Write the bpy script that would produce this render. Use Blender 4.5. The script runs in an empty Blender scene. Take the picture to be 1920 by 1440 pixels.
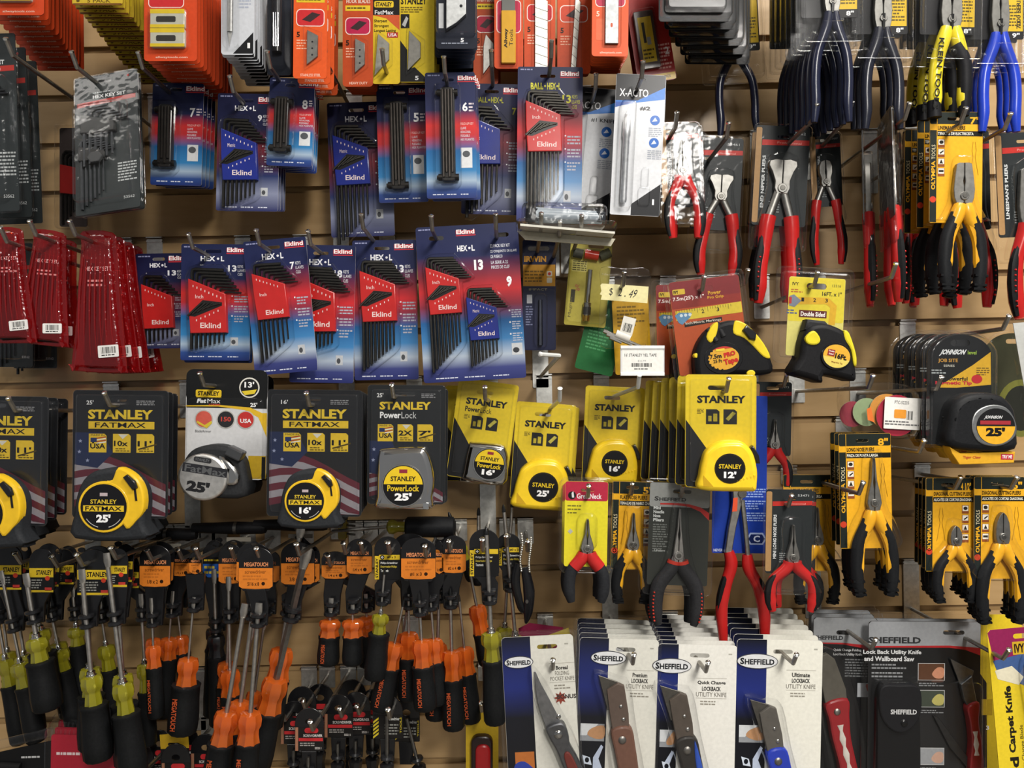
import bpy, math, random
from math import sin, cos, pi, radians, atan2, hypot
from mathutils import Vector, Matrix
from mathutils.geometry import tessellate_polygon

rnd = random.Random(7)
SC = bpy.context.scene
COL = SC.collection

# ------------------------------------------------------------------ camera
F, D, ZC, ROLL = 1480.0, 1.26, 1.45, radians(1.02)   # focal length (px), distance to the wall (m), lens height, tilt
cam = bpy.data.cameras.new('camera')
cam.sensor_width = 36.0
cam.lens = F / 1920 * 36.0
cam.clip_start = 0.05
camo = bpy.data.objects.new('camera', cam)
camo.matrix_world = Matrix.Translation((0, -D, ZC)) @ Matrix.Rotation(ROLL, 4, 'Y') @ Matrix.Rotation(pi / 2, 4, 'X')
COL.objects.link(camo)
SC.camera = camo

# ------------------------------------------------------------------ world, lamps, exposure
world = bpy.data.worlds.new('world')
SC.world = world
world.use_nodes = True
wb = world.node_tree.nodes['Background']
wb.inputs[0].default_value = (0.95, 0.97, 1.0, 1)
wb.inputs[1].default_value = 0.18


def lamp(name, loc, target, sx, sy, power, col=(1.0, 0.96, 0.90)):
    L = bpy.data.lights.new(name, 'AREA')
    L.shape = 'RECTANGLE'
    L.size, L.size_y, L.energy, L.color = sx, sy, power, col
    o = bpy.data.objects.new(name, L)
    o.location = loc
    o.rotation_euler = (Vector(target) - Vector(loc)).to_track_quat('-Z', 'Y').to_euler()
    COL.objects.link(o)
    return o


lamp('ceiling_lamp', (1.0, -1.15, 3.05), (1.0, -1.15, 0), 1.3, 0.35, 46)
lamp('ceiling_lamp', (-1.5, -1.15, 3.05), (-1.5, -1.15, 0), 1.3, 0.35, 8)
lamp('ceiling_lamp', (0.9, -3.4, 3.05), (0.9, -3.4, 0), 0.4, 1.3, 112)
lamp('ceiling_lamp', (0.5, -5.6, 3.05), (0.5, -5.6, 0), 0.4, 1.3, 64)  # unseen lamp added far down the aisle, for highlights on chrome and plastic
vs = SC.view_settings
vs.view_transform = 'Standard'
vs.look = 'None'
vs.exposure = 0.4
vs.gamma = 1.0
vs.use_curve_mapping = False
SC.cycles.transparent_max_bounces = 28
SC.cycles.max_bounces = 6
SC.cycles.diffuse_bounces = 2
SC.cycles.glossy_bounces = 3
SC.cycles.caustics_reflective = False
SC.cycles.caustics_refractive = False


def W(px, py, d):
    """Point at distance d in front of the wall seen at that place of the frame."""
    x, z = (px - 960) / F, (720 - py) / F
    c, s = cos(ROLL), sin(ROLL)
    k = D - d
    return Vector(((x * c + z * s) * k, -d, ZC + (z * c - x * s) * k))


# ------------------------------------------------------------------ materials
MATS = {}


def lin(h):
    out = []
    for i in (0, 2, 4):
        v = int(h[i:i + 2], 16) / 255
        out.append(v / 12.92 if v <= 0.04045 else ((v + 0.055) / 1.055) ** 2.4)
    g = .3 * out[0] + .6 * out[1] + .1 * out[2]
    return [v * .97 + g * .03 for v in out]      # print and plastic are never fully saturated


#        rough metal coat noise-scale noise-amount
FIN = {'i': (.40, 0, .06, 220, .05), 'p': (.26, 0, .1, 90, .06), 'r': (.5, 0, 0, 400, .16), 'm': (.42, 1, 0, 160, .14),
       'c': (.16, 1, 0, 30, .05), 'd': (.8, 0, 0, 300, .08), 'q': (.5, 0, .05, 160, .08)}
SPEC = {'i': .2, 'r': .14, 'p': .4, 'q': .3}


def mat(code):
    if code in MATS:
        return MATS[code]
    m = bpy.data.materials.new(code)
    m.use_nodes = True
    n, l = m.node_tree.nodes, m.node_tree.links
    bs = n['Principled BSDF']
    MATS[code] = m
    if code[0] in 'gt':      # clear plastic film / tinted see-through plastic
        out = n['Material Output']
        n.remove(bs)
        tr = n.new('ShaderNodeBsdfTransparent')
        gl = n.new('ShaderNodeBsdfGlossy')
        lw = n.new('ShaderNodeLayerWeight')
        mp = n.new('ShaderNodeMapRange')
        mx = n.new('ShaderNodeMixShader')
        nz = n.new('ShaderNodeTexNoise')
        bp = n.new('ShaderNodeBump')
        tc = n.new('ShaderNodeTexCoord')
        l.new(tc.outputs['Object'], nz.inputs['Vector'])
        l.new(nz.outputs['Fac'], bp.inputs['Height'])
        l.new(bp.outputs['Normal'], gl.inputs['Normal'])
        pw = n.new('ShaderNodeMath')
        pw.operation = 'POWER'
        pw.inputs[1].default_value = 2.6
        l.new(lw.outputs['Facing'], pw.inputs[0])
        l.new(pw.outputs[0], mp.inputs['Value'])
        l.new(mp.outputs['Result'], mx.inputs['Fac'])
        lw.inputs['Blend'].default_value = 0.5
        bp.inputs['Distance'].default_value = 0.0015
        if code[0] == 'g':
            wav = 1.0 if code[1] == 'b' else .1
            gl.inputs['Roughness'].default_value = 0.09
            nz.inputs['Scale'].default_value = 45
            bp.inputs['Strength'].default_value = wav
            df = n.new('ShaderNodeBsdfDiffuse')
            df.inputs[0].default_value = (.8, .82, .85, 1)
            m2 = n.new('ShaderNodeMixShader')
            m2.inputs[0].default_value = .003
            tr.inputs[0].default_value = (.996, .997, .998, 1)
            l.new(tr.outputs[0], m2.inputs[1])
            l.new(df.outputs[0], m2.inputs[2])
            l.new(m2.outputs[0], mx.inputs[1])
            mp.inputs['To Min'].default_value = .011
            mp.inputs['To Max'].default_value = .75
        else:
            col = lin(code.split(':')[1])
            df = n.new('ShaderNodeBsdfDiffuse')
            tl = n.new('ShaderNodeBsdfTranslucent')
            for s_ in (df, tl):
                s_.inputs[0].default_value = (*col, 1)
            tr.inputs[0].default_value = (*[min(1, .25 + c) for c in col], 1)
            a, b = n.new('ShaderNodeMixShader'), n.new('ShaderNodeMixShader')
            a.inputs[0].default_value = .35
            b.inputs[0].default_value = .34 if code[1] == ':' else .74
            l.new(df.outputs[0], a.inputs[1])
            l.new(tl.outputs[0], a.inputs[2])
            l.new(a.outputs[0], b.inputs[1])
            l.new(tr.outputs[0], b.inputs[2])
            l.new(b.outputs[0], mx.inputs[1])
            gl.inputs['Roughness'].default_value = 0.12
            nz.inputs['Scale'].default_value = 120
            bp.inputs['Strength'].default_value = .25 if code[1] == ':' else .9
            mp.inputs['To Min'].default_value = .06
            mp.inputs['To Max'].default_value = .5
        l.new(gl.outputs[0], mx.inputs[2])
        l.new(mx.outputs[0], out.inputs[0])
        return m
    ro, me, co, ns, na = FIN[code[0]]
    c = lin(code[2:8])
    nz = n.new('ShaderNodeTexNoise')
    tc = n.new('ShaderNodeTexCoord')
    nz.inputs['Scale'].default_value = ns
    rp = n.new('ShaderNodeValToRGB')
    rp.color_ramp.elements[0].position, rp.color_ramp.elements[1].position = .3, .7
    rp.color_ramp.elements[0].color = (*[v * (1 - na) for v in c], 1)
    rp.color_ramp.elements[1].color = (*[min(1, v * (1 + na)) for v in c], 1)
    l.new(tc.outputs['Object'], nz.inputs['Vector'])
    l.new(nz.outputs['Fac'], rp.inputs['Fac'])
    l.new(rp.outputs['Color'], bs.inputs['Base Color'])
    bs.inputs['Roughness'].default_value = ro
    bs.inputs['Metallic'].default_value = me
    bs.inputs['Specular IOR Level'].default_value = SPEC.get(code[0], .5)
    bs.inputs['Coat Weight'].default_value = co
    bs.inputs['Coat Roughness'].default_value = .12
    return m


def ramp_mat(key, top, bot, stops):
    """Printed vertical colour run: stops from the card's top edge (0) to its bottom edge (1)."""
    if key in MATS:
        return key
    mat('i:808080')
    m = bpy.data.materials.new(key)
    m.use_nodes = True
    n, l = m.node_tree.nodes, m.node_tree.links
    bs = n['Principled BSDF']
    tc, sx, mp, rp = n.new('ShaderNodeTexCoord'), n.new('ShaderNodeSeparateXYZ'), n.new('ShaderNodeMapRange'), n.new('ShaderNodeValToRGB')
    l.new(tc.outputs['Object'], sx.inputs[0])
    l.new(sx.outputs['Z'], mp.inputs['Value'])
    mp.inputs['From Min'].default_value, mp.inputs['From Max'].default_value = top, bot
    l.new(mp.outputs['Result'], rp.inputs['Fac'])
    e = rp.color_ramp.elements
    while len(e) < len(stops):
        e.new(.5)
    for q, (p, h) in zip(e, stops):
        q.position = p
    for q, (p, h) in zip(e, stops):
        q.color = (*lin(h), 1)
    l.new(rp.outputs['Color'], bs.inputs['Base Color'])
    bs.inputs['Roughness'].default_value = .4
    bs.inputs['Coat Weight'].default_value = .08
    bs.inputs['Specular IOR Level'].default_value = .25
    bs.inputs['Coat Roughness'].default_value = .12
    MATS[key] = m
    return key


# ------------------------------------------------------------------ outlines (x right, y down, as on a card)
def rr(x0, y0, x1, y1, r=3, n=4):
    r = min(r, abs(x1 - x0) / 2.01, abs(y1 - y0) / 2.01)
    P = []
    for cx, cy, a in ((x1 - r, y0 + r, -90), (x1 - r, y1 - r, 0), (x0 + r, y1 - r, 90), (x0 + r, y0 + r, 180)):
        for i in range(n + 1):
            t = radians(a + 90 * i / n)
            P.append((cx + r * cos(t), cy + r * sin(t)))
    return P


def box(x0, y0, x1, y1):
    return [(x0, y0), (x1, y0), (x1, y1), (x0, y1)]


def ell(cx, cy, rx, ry=None, n=24, a0=0, a1=360):
    ry = rx if ry is None else ry
    full = a1 - a0 >= 360
    k = n if full else n + 1
    return [(cx + rx * cos(radians(a0 + (a1 - a0) * i / n)), cy + ry * sin(radians(a0 + (a1 - a0) * i / n))) for i in range(k)]


def crv(P, n=4, closed=True):
    """Smooth curve through the points (any dimension)."""
    out, N = [], len(P)
    for i in range(N if closed else N - 1):
        g = (lambda j: P[j % N]) if closed else (lambda j: P[max(0, min(N - 1, j))])
        a, b, c, d = g(i - 1), g(i), g(i + 1), g(i + 2)
        for k in range(n):
            t = k / n
            out.append(tuple(.5 * (2 * q + (r - p) * t + (2 * p - 5 * q + 4 * r - s) * t * t + (3 * q - p - 3 * r + s) * t ** 3) for p, q, r, s in zip(a, b, c, d)))
    if not closed:
        out.append(tuple(P[-1]))
    return out


def slot(cx, cy, w=26, h=6):
    return rr(cx - w / 2, cy - h / 2, cx + w / 2, cy + h / 2, h / 2, 3)


def star(cx, cy, r, n=5, q=.42):
    return [(cx + (r if i % 2 == 0 else r * q) * sin(pi * i / n), cy - (r if i % 2 == 0 else r * q) * cos(pi * i / n)) for i in range(2 * n)]


def area(P):
    return sum(P[i - 1][0] * P[i][1] - P[i][0] * P[i - 1][1] for i in range(len(P))) / 2


def inset(P, d):
    N, out = len(P), []
    for i in range(N):
        a, b, c = P[i - 1], P[i], P[(i + 1) % N]
        n1, n2 = (b[1] - a[1], a[0] - b[0]), (c[1] - b[1], b[0] - c[0])
        l1, l2 = hypot(*n1) or 1, hypot(*n2) or 1
        nx, ny = n1[0] / l1 + n2[0] / l2, n1[1] / l1 + n2[1] / l2
        q = nx * nx + ny * ny
        k = 2 / max(q, 1.0)
        out.append((b[0] - nx * k * d, b[1] - ny * k * d))
    return out


TXT = {}


def glyphs(s, bold):
    if (s, bold) not in TXT:
        cu = bpy.data.curves.new('t', 'FONT')
        cu.body, cu.size, cu.resolution_u, cu.offset = s, 1, 2, bold
        o = bpy.data.objects.new('t', cu)
        me = bpy.data.meshes.new_from_object(o)
        V = [(v.co.x, v.co.y) for v in me.vertices]
        Fc = [tuple(p.vertices) for p in me.polygons]
        bpy.data.objects.remove(o)
        bpy.data.curves.remove(cu)
        bpy.data.meshes.remove(me)
        xs, ys = [v[0] for v in V], [v[1] for v in V]
        x0, x1, y0, y1 = min(xs), max(xs), min(ys), max(ys)
        TXT[(s, bold)] = ([((x - x0) / (x1 - x0), (y1 - y) / (y1 - y0)) for x, y in V], Fc, (x1 - x0) / (y1 - y0))
    return TXT[(s, bold)]


class B:
    """Collects shapes for ONE mesh. Units: u metres per unit; x right, y down, z out of the card; o is the thing's base point."""

    def __init__(s, name, parent=None, label=None):
        s.name, s.parent, s.label = name, parent, label
        s.v, s.f, s.m, s.codes, s.xf = [], [], [], [], None

    def at(s, x=0, y=0, a=0, k=1, z=0):
        """Shapes added from now on are scaled by k, turned a degrees clockwise and moved to x, y."""
        s.xf = (x, y, cos(radians(a)) * k, sin(radians(a)) * k, k, z)
        return s

    def pt(s, x, y, z):
        if s.xf:
            X, Y, c, n, k, dz = s.xf
            x, y, z = X + x * c - y * n, Y + x * n + y * c, z * k + dz
        s.v.append((x, y, z))
        return len(s.v) - 1

    def mi(s, code):
        if code not in s.codes:
            s.codes.append(code)
        return s.codes.index(code)

    def face(s, idx, code):
        s.f.append(tuple(idx))
        s.m.append(s.mi(code))

    def cap(s, P, z, code, holes=(), back=False):
        loops = [P] + [list(h) for h in holes]
        base, flat = len(s.v), []
        for L in loops:
            flat += L
        for p in flat:
            s.pt(p[0], p[1], z)
        if len(P) <= 4 and not holes:
            tris = [tuple(range(len(P)))]
        else:
            tris = tessellate_polygon([[Vector((p[0], p[1], 0)) for p in L] for L in loops])
        for t in tris:
            if len(t) < 3:
                continue
            a = area([flat[i] for i in t])
            if abs(a) < 1e-9:
                continue
            ids = [base + i for i in t]
            if (a > 0) == back:
                ids.reverse()
            s.face(ids[::-1], code)
        return s

    def ink(s, P, code, z=1.0):
        return s.cap(P, z, code)

    def prism(s, P, z0, z1, code, bev=0, seg=2, holes=(), back=True, side=None, top=True):
        if area(P) < 0:
            P = P[::-1]
        side = side or code
        rings = [(P, z0), (P, z1 - bev)]
        for i in range(1, seg + 1 if bev else 0):
            t = pi / 2 * i / seg
            rings.append((inset(P, bev * (1 - cos(t))), z1 - bev + bev * sin(t)))
        ids = [[s.pt(p[0], p[1], z) for p in R] for R, z in rings]
        N = len(P)
        for a, b in zip(ids, ids[1:]):
            for i in range(N):
                j = (i + 1) % N
                s.face((a[j], a[i], b[i], b[j]), side)
        if top:
            s.cap(rings[-1][0], z1, code, holes)
        if back:
            s.cap(P, z0, side, holes, back=True)
        for H in holes:
            if area(H) < 0:
                H = H[::-1]
            a, b = [s.pt(p[0], p[1], z0) for p in H], [s.pt(p[0], p[1], z1) for p in H]
            for i in range(len(H)):
                j = (i + 1) % len(H)
                s.face((a[i], a[j], b[j], b[i]), side)
        return s

    def sweep(s, path, rx, rz=None, code='p:202020', n=8, up=(0, 0, 1), caps=True):
        path = [Vector((p[0], p[1], p[2] if len(p) > 2 else 0)) for p in path]
        N = len(path)
        rx = [rx] * N if not isinstance(rx, (list, tuple)) else [rx[min(len(rx) - 1, int(i * (len(rx) - 1) / (N - 1)))] + (rx[min(len(rx) - 1, int(i * (len(rx) - 1) / (N - 1)) + 1)] - rx[min(len(rx) - 1, int(i * (len(rx) - 1) / (N - 1)))]) * ((i * (len(rx) - 1) / (N - 1)) % 1) for i in range(N)]
        k = 1 if rz is None else rz
        up = Vector(up)
        rings = []
        for i, p in enumerate(path):
            t = (path[min(i + 1, N - 1)] - path[max(i - 1, 0)]).normalized()
            a = t.cross(up).normalized()
            b = a.cross(t).normalized()
            rings.append([s.pt(*(p + a * (cos(2 * pi * q / n) * rx[i]) + b * (sin(2 * pi * q / n) * rx[i] * k))) for q in range(n)])
        for a, b in zip(rings, rings[1:]):
            for q in range(n):
                s.face((a[q], a[(q + 1) % n], b[(q + 1) % n], b[q]), code)
        if caps:
            s.face(rings[0][::-1], code)
            s.face(rings[-1], code)
        return s

    def lathe(s, x, y0, prof, code, z=0, n=14, lobes=0, amp=0):
        """Turned along y: prof is a list of (y, radius)."""
        rings = []
        for y, r in prof:
            rings.append([s.pt(x + r * (1 + amp * cos(lobes * 2 * pi * q / n)) * cos(2 * pi * q / n), y0 + y, z + r * (1 + amp * cos(lobes * 2 * pi * q / n)) * sin(2 * pi * q / n)) for q in range(n)])
        for a, b in zip(rings, rings[1:]):
            for q in range(n):
                s.face((a[q], b[q], b[(q + 1) % n], a[(q + 1) % n]), code)
        s.face(rings[0], code)
        s.face(rings[-1][::-1], code)
        return s

    def dome(s, cx, cy, r, z0, h, code, n=12):
        rings = [[s.pt(cx + r * cos(t) * cos(2 * pi * q / n), cy + r * cos(t) * sin(2 * pi * q / n), z0 + h * sin(t)) for q in range(n)] for t in (0, .5, 1.0, 1.35)]
        for a, b in zip(rings, rings[1:]):
            for q in range(n):
                s.face((a[(q + 1) % n], a[q], b[q], b[(q + 1) % n]), code)
        s.face(rings[-1][::-1], code)
        return s

    def rim(s, P, z=1.4, r=1.0, code='g:'):
        """Rounded bead along an outline."""
        P = list(P)
        return s.sweep([(p[0], p[1], z) for p in P + P[:2]], r, .9, code, 5, caps=False)

    def text(s, t, x0, y0, x1, y1, code, z=1.1, bold=.018, rot=0, sh=0):
        """Lettering that fills the box; rot 90 reads upwards, -90 downwards."""
        V, Fc, _ = glyphs(t, bold)
        base = len(s.v)
        for u, v in V:
            u = u * (1 - abs(sh)) + (1 - v) * sh if sh else u
            if rot == 90:
                X, Y = x0 + v * (x1 - x0), y1 - u * (y1 - y0)
            elif rot == -90:
                X, Y = x1 - v * (x1 - x0), y0 + u * (y1 - y0)
            else:
                X, Y = x0 + u * (x1 - x0), y0 + v * (y1 - y0)
            s.pt(X, Y, z)
        for f in Fc:
            s.face([base + i for i in f], code)
        return s

    def fine(s, x0, y0, x1, y1, n, code, z=1.1, seed=1):
        """Print too small to read: rows of word-length dashes."""
        R = random.Random(seed * 97 + n)
        dy = (y1 - y0) / n
        for i in range(n):
            x = x0
            end = x1 - (x1 - x0) * R.choice((0, 0, .1, .3))
            while x < end - 1:
                w = min(R.uniform(3, 9), end - x)
                s.cap(box(x, y0 + i * dy + dy * .22, x + w, y0 + i * dy + dy * .7), z, code)
                x += w + 1.3
        return s

    def bars(s, x0, y0, x1, y1, code='i:222222', z=1.15, seed=3):
        R = random.Random(seed)
        x = x0
        while x < x1:
            w = R.choice((.5, .8, 1.3))
            s.cap(box(x, y0, min(x + w, x1), y1), z, code)
            x += w + R.choice((.6, .9, 1.4))
        return s

    def mesh(s, u, o):
        me = bpy.data.meshes.new(s.name)
        me.from_pydata([((x - o[0]) * u, -z * u, (o[1] - y) * u) for x, y, z in s.v], [], s.f)
        for c in s.codes:
            me.materials.append(mat(c))
        me.polygons.foreach_set('material_index', s.m)
        me.polygons.foreach_set('use_smooth', [True] * len(s.f))
        me.set_sharp_from_angle(angle=radians(42))
        me.update()
        return me


class Kind:
    """One kind of thing: its parts as meshes; put() stands individuals of it in the scene."""

    def __init__(s, name, cat, d, o=(0, 0)):
        s.name, s.cat, s.u, s.o, s.parts, s.me = name, cat, (D - d) / F, o, [], None
        s.n = 0

    def part(s, name, parent=None, label=None):
        b = B(name, parent, label)
        s.parts.append(b)
        return b

    def put(s, px, py, d, label, group=None, roll=0, yaw=0, pitch=0, k=1):
        if s.me is None:
            par = {b.parent for b in s.parts}
            s.me = [(b, b.mesh(s.u, s.o) if b.f else None) for b in s.parts if b.f or b in par]
        r = bpy.data.objects.new(s.name, None)
        r.empty_display_size = .01
        COL.objects.link(r)
        r.location = W(px, py, d)
        r.rotation_euler = (radians(pitch), ROLL + radians(roll), radians(yaw))
        r.scale = (k, k, k)
        r['label'], r['category'] = label, s.cat
        if group:
            r['group'] = group
        done = {}
        for b, me in s.me:
            o = bpy.data.objects.new(b.name, me)
            COL.objects.link(o)
            o.parent = done[b.parent] if b.parent else r
            if b.label:
                o['label'] = b.label
            done[b] = o
        return r


ORD = 'front second third fourth fifth sixth seventh eighth ninth tenth eleventh twelfth thirteenth fourteenth fifteenth sixteenth seventeenth eighteenth nineteenth'.split()


def rank(i, n):
    return 'frontmost' if i == 0 else ('rearmost' if i == n - 1 and n > 2 else ORD[i] + ' from front')


def run(kind, front, back, n, label, group, roll=0, yaw=0, pitch=0, jit=0, skip=0, d_roll=0):
    """A hook full of one kind, from front (px, py, depth) to back; label takes the rank at {}."""
    for i in range(skip, n):
        t = i / max(1, n - 1)
        a = [p + (q - p) * t for p, q in zip(front, back)]
        j = 0 if i == 0 else jit
        kind.put(a[0] + rnd.uniform(-j, j), a[1] + rnd.uniform(-j, j) * .6, a[2], label.format(rank(i, n)), group,
                 roll + d_roll * t + (rnd.uniform(-.8, .8) if j else 0), yaw + (rnd.uniform(-1.5, 1.5) if j else 0), pitch)


# ------------------------------------------------------------------ the slatwall
def slatwall():
    pitch, g = .0763, .0108
    z0 = W(960, 617.5, 0).z
    x0, x1 = -1.75, 1.75
    me_v, me_f = [], []
    prof = []
    ks = list(range(-13, 16))
    for k in ks:                                   # walk down the face: slat, groove with undercut
        zc = z0 - k * pitch
        prof += [(0, zc + g / 2), (.004, zc + g / 2), (.004, zc + g / 2 + .006), (.0105, zc + g / 2 + .006), (.0105, zc - g / 2 - .003), (.005, zc - g / 2 - .003), (.005, zc - g / 2), (0, zc - g / 2)]
    prof = [(0, z0 - ks[0] * pitch + .05)] + prof + [(0, z0 - ks[-1] * pitch - .05)]
    for y, z in prof:
        me_v += [(x0, y, z), (x1, y, z)]
    for i in range(len(prof) - 1):
        me_f.append((2 * i, 2 * i + 2, 2 * i + 3, 2 * i + 1))
    n = len(me_v)
    zt, zb = prof[0][1], prof[-1][1]
    me_v += [(x0, .02, zt), (x1, .02, zt), (x0, .02, zb), (x1, .02, zb)]
    me_f += [(n, n + 1, n + 3, n + 2)]
    me = bpy.data.meshes.new('wall_back')
    me.from_pydata(me_v, [], me_f)
    m = bpy.data.materials.new('slatwall_maple')
    m.use_nodes = True
    nd, l = m.node_tree.nodes, m.node_tree.links
    bs = nd['Principled BSDF']
    tc, mpn, nz, nz2, rp, mx = [nd.new('ShaderNode' + t) for t in ('TexCoord', 'Mapping', 'TexNoise', 'TexNoise', 'ValToRGB', 'MixRGB')]
    mpn.inputs['Scale'].default_value = (8, 20, 40)
    nz.inputs['Scale'].default_value = 1.6
    nz.inputs['Detail'].default_value = 5
    nz2.inputs['Scale'].default_value = 3
    l.new(tc.outputs['Object'], mpn.inputs[0])
    l.new(mpn.outputs[0], nz.inputs['Vector'])
    l.new(tc.outputs['Object'], nz2.inputs['Vector'])
    l.new(nz.outputs['Fac'], rp.inputs['Fac'])
    rp.color_ramp.elements[0].position, rp.color_ramp.elements[1].position = .3, .72
    rp.color_ramp.elements[0].color = (*lin('b2905f'), 1)
    rp.color_ramp.elements[1].color = (*lin('be9c6c'), 1)
    l.new(rp.outputs[0], mx.inputs[1])
    mx.blend_type = 'MULTIPLY'
    mx.inputs[0].default_value = .18
    l.new(nz2.outputs['Fac'], mx.inputs[2])
    l.new(mx.outputs[0], bs.inputs['Base Color'])
    bs.inputs['Roughness'].default_value = .38
    me.materials.append(m)
    o = bpy.data.objects.new('wall_back', me)
    COL.objects.link(o)
    o['kind'] = 'structure'
    o['label'] = 'maple slatwall panel with horizontal grooves behind all the hooks'
    return z0, pitch


GZ, GP = slatwall()


def slab(name, z, col, lab):
    me = bpy.data.meshes.new(name)
    x, y0, y1, t = 2.6, -6.6, .02, .05 if z > 1 else -.05
    me.from_pydata([(sx * x, y, z + dz) for dz in (0, t) for sx, y in ((-1, y0), (1, y0), (1, y1), (-1, y1))], [],
                   [(0, 1, 2, 3), (4, 5, 6, 7), (0, 1, 5, 4), (1, 2, 6, 5), (2, 3, 7, 6), (3, 0, 4, 7)])
    me.materials.append(mat(col))
    o = bpy.data.objects.new(name, me)
    COL.objects.link(o)
    o['kind'], o['label'] = 'structure', lab


slab('floor', 0, 'q:6e6a64', 'grey shop floor in front of the slatwall')
slab('ceiling', 3.12, 'd:d8d8d4', 'pale shop ceiling above the display')


# ------------------------------------------------------------------ hooks
def hook(px, py, d, label, tilt=2.0, rise=.017, white=False, bare=False, side=0, turn=0):
    """Wire display hook whose upturned tip shows at px, py, d in front of the wall; its plate hangs in the groove above."""
    tip = W(px, py, d)
    L = d
    r = .0029
    base = Vector((tip.x, 0, tip.z - rise - (L - .014) * math.tan(radians(tilt))))
    base.x += turn - side
    b = B('wire')
    col = 'p:c9cac6' if white else 'm:a19d96'
    tipc = 'p:dededa' if white else 'c:e6e6e2'
    q = lambda v: (v.x - base.x, -(v.z - base.z), -v.y)
    e = Vector((tip.x + turn, -(L - .014), tip.z - rise))
    knee = [base, base + (e - base) * .5, e - Vector((0, -.006, 0)), e, e + (tip - e) * .25, tip - (tip - e) * .12]
    b.sweep([q(v) for v in knee], r, None, col, 8, (1, 0, 0))
    c = B('tip')
    c.sweep([q(tip - (tip - e) * .14), q(tip - (tip - e) * .04), q(tip)], [r * 1.12, r * 1.25, r * .75], None, tipc, 8, (1, 0, 0))
    k = B('plate')
    gk = math.ceil((base.z + .006 - GZ) / GP)
    gz = GZ + gk * GP
    h = gz - base.z
    k.prism(rr(-.0125, -h - .001, .0125, .018, .0015, 2), .0006, .0026, 'm:d0d0cb')
    k.prism(box(-.0125, -h - .004, .0125, -h - .0025), -.004, .006, 'm:dededa')
    k.prism(box(-.0125, -h + .0015, .0125, -h + .0035), -.003, .0045, 'm:dededa')
    root = bpy.data.objects.new('display_hook', None)
    root.empty_display_size = .01
    COL.objects.link(root)
    root.location = base
    root['label'], root['category'], root['group'] = label, 'hook', 'wire hooks on the slatwall'
    for p in (b, c, k):
        if p is k and bare:
            continue
        o = bpy.data.objects.new(p.name, p.mesh(1, (0, 0)))
        COL.objects.link(o)
        o.parent = root


# ------------------------------------------------------------------ hex key packs
EK = [(0, '1b2247'), (.2, '1d2450'), (.33, '8a2433'), (.42, 'c9262c'), (.52, '8d2c40'), (.62, '1d5c97'), (.74, '3c7db4'), (.84, 'a9b6c6'), (.92, '39407a'), (1, '252c66')]
EKB = [(0, '1b2247'), (.3, '1f2652'), (.42, 'd42a27'), (.5, 'c02a30'), (.62, '1a639f'), (.78, '2f7db6'), (.86, '9fb4c8'), (.93, '2c4a8a'), (1, '1f2f6c')]
EKD = [(0, '15183a'), (.3, '181b40'), (.45, '7d2230'), (.55, '5c2136'), (.7, '23305e'), (.85, '8086a0'), (1, '262a5c')]
CLR = 'g:'


def eklind_card(K, w, h, stops, tag, slots=None, logo=None, r=4):
    top = K.o[1] * K.u
    m = ramp_mat(tag, top, top - h * K.u, stops)
    c = K.part('backing_card')
    c.prism(rr(0, 0, w, h, r), -.8, .6, m, holes=[slot(*s) for s in (slots or [(w * .46, K.o[1], w * .24, 6)])], side='i:d5d5d8')
    lx = logo or w * .66
    lw = 34
    c.ink(box(lx - 1, h * .028 + 1.5, lx + lw + 1, h * .028 + 9), 'i:b3272b', .75)
    c.text('Eklind', lx, h * .028, lx + lw, h * .028 + 8.5, 'i:f4e9e8', .9, .03)
    c.ink(box(lx - 1, h * .028 + 10.5, lx + lw + 2, h * .028 + 12), 'i:d42f33', .75)
    c.fine(5, 3, 30, 8, 1, 'i:8c90b5', .8)
    for i in range(3):
        c.fine(w * (.12 + .28 * i), h - 9, w * (.34 + .28 * i), h - 5, 1, 'i:cfd3e2', .8, i)
    return c


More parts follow.
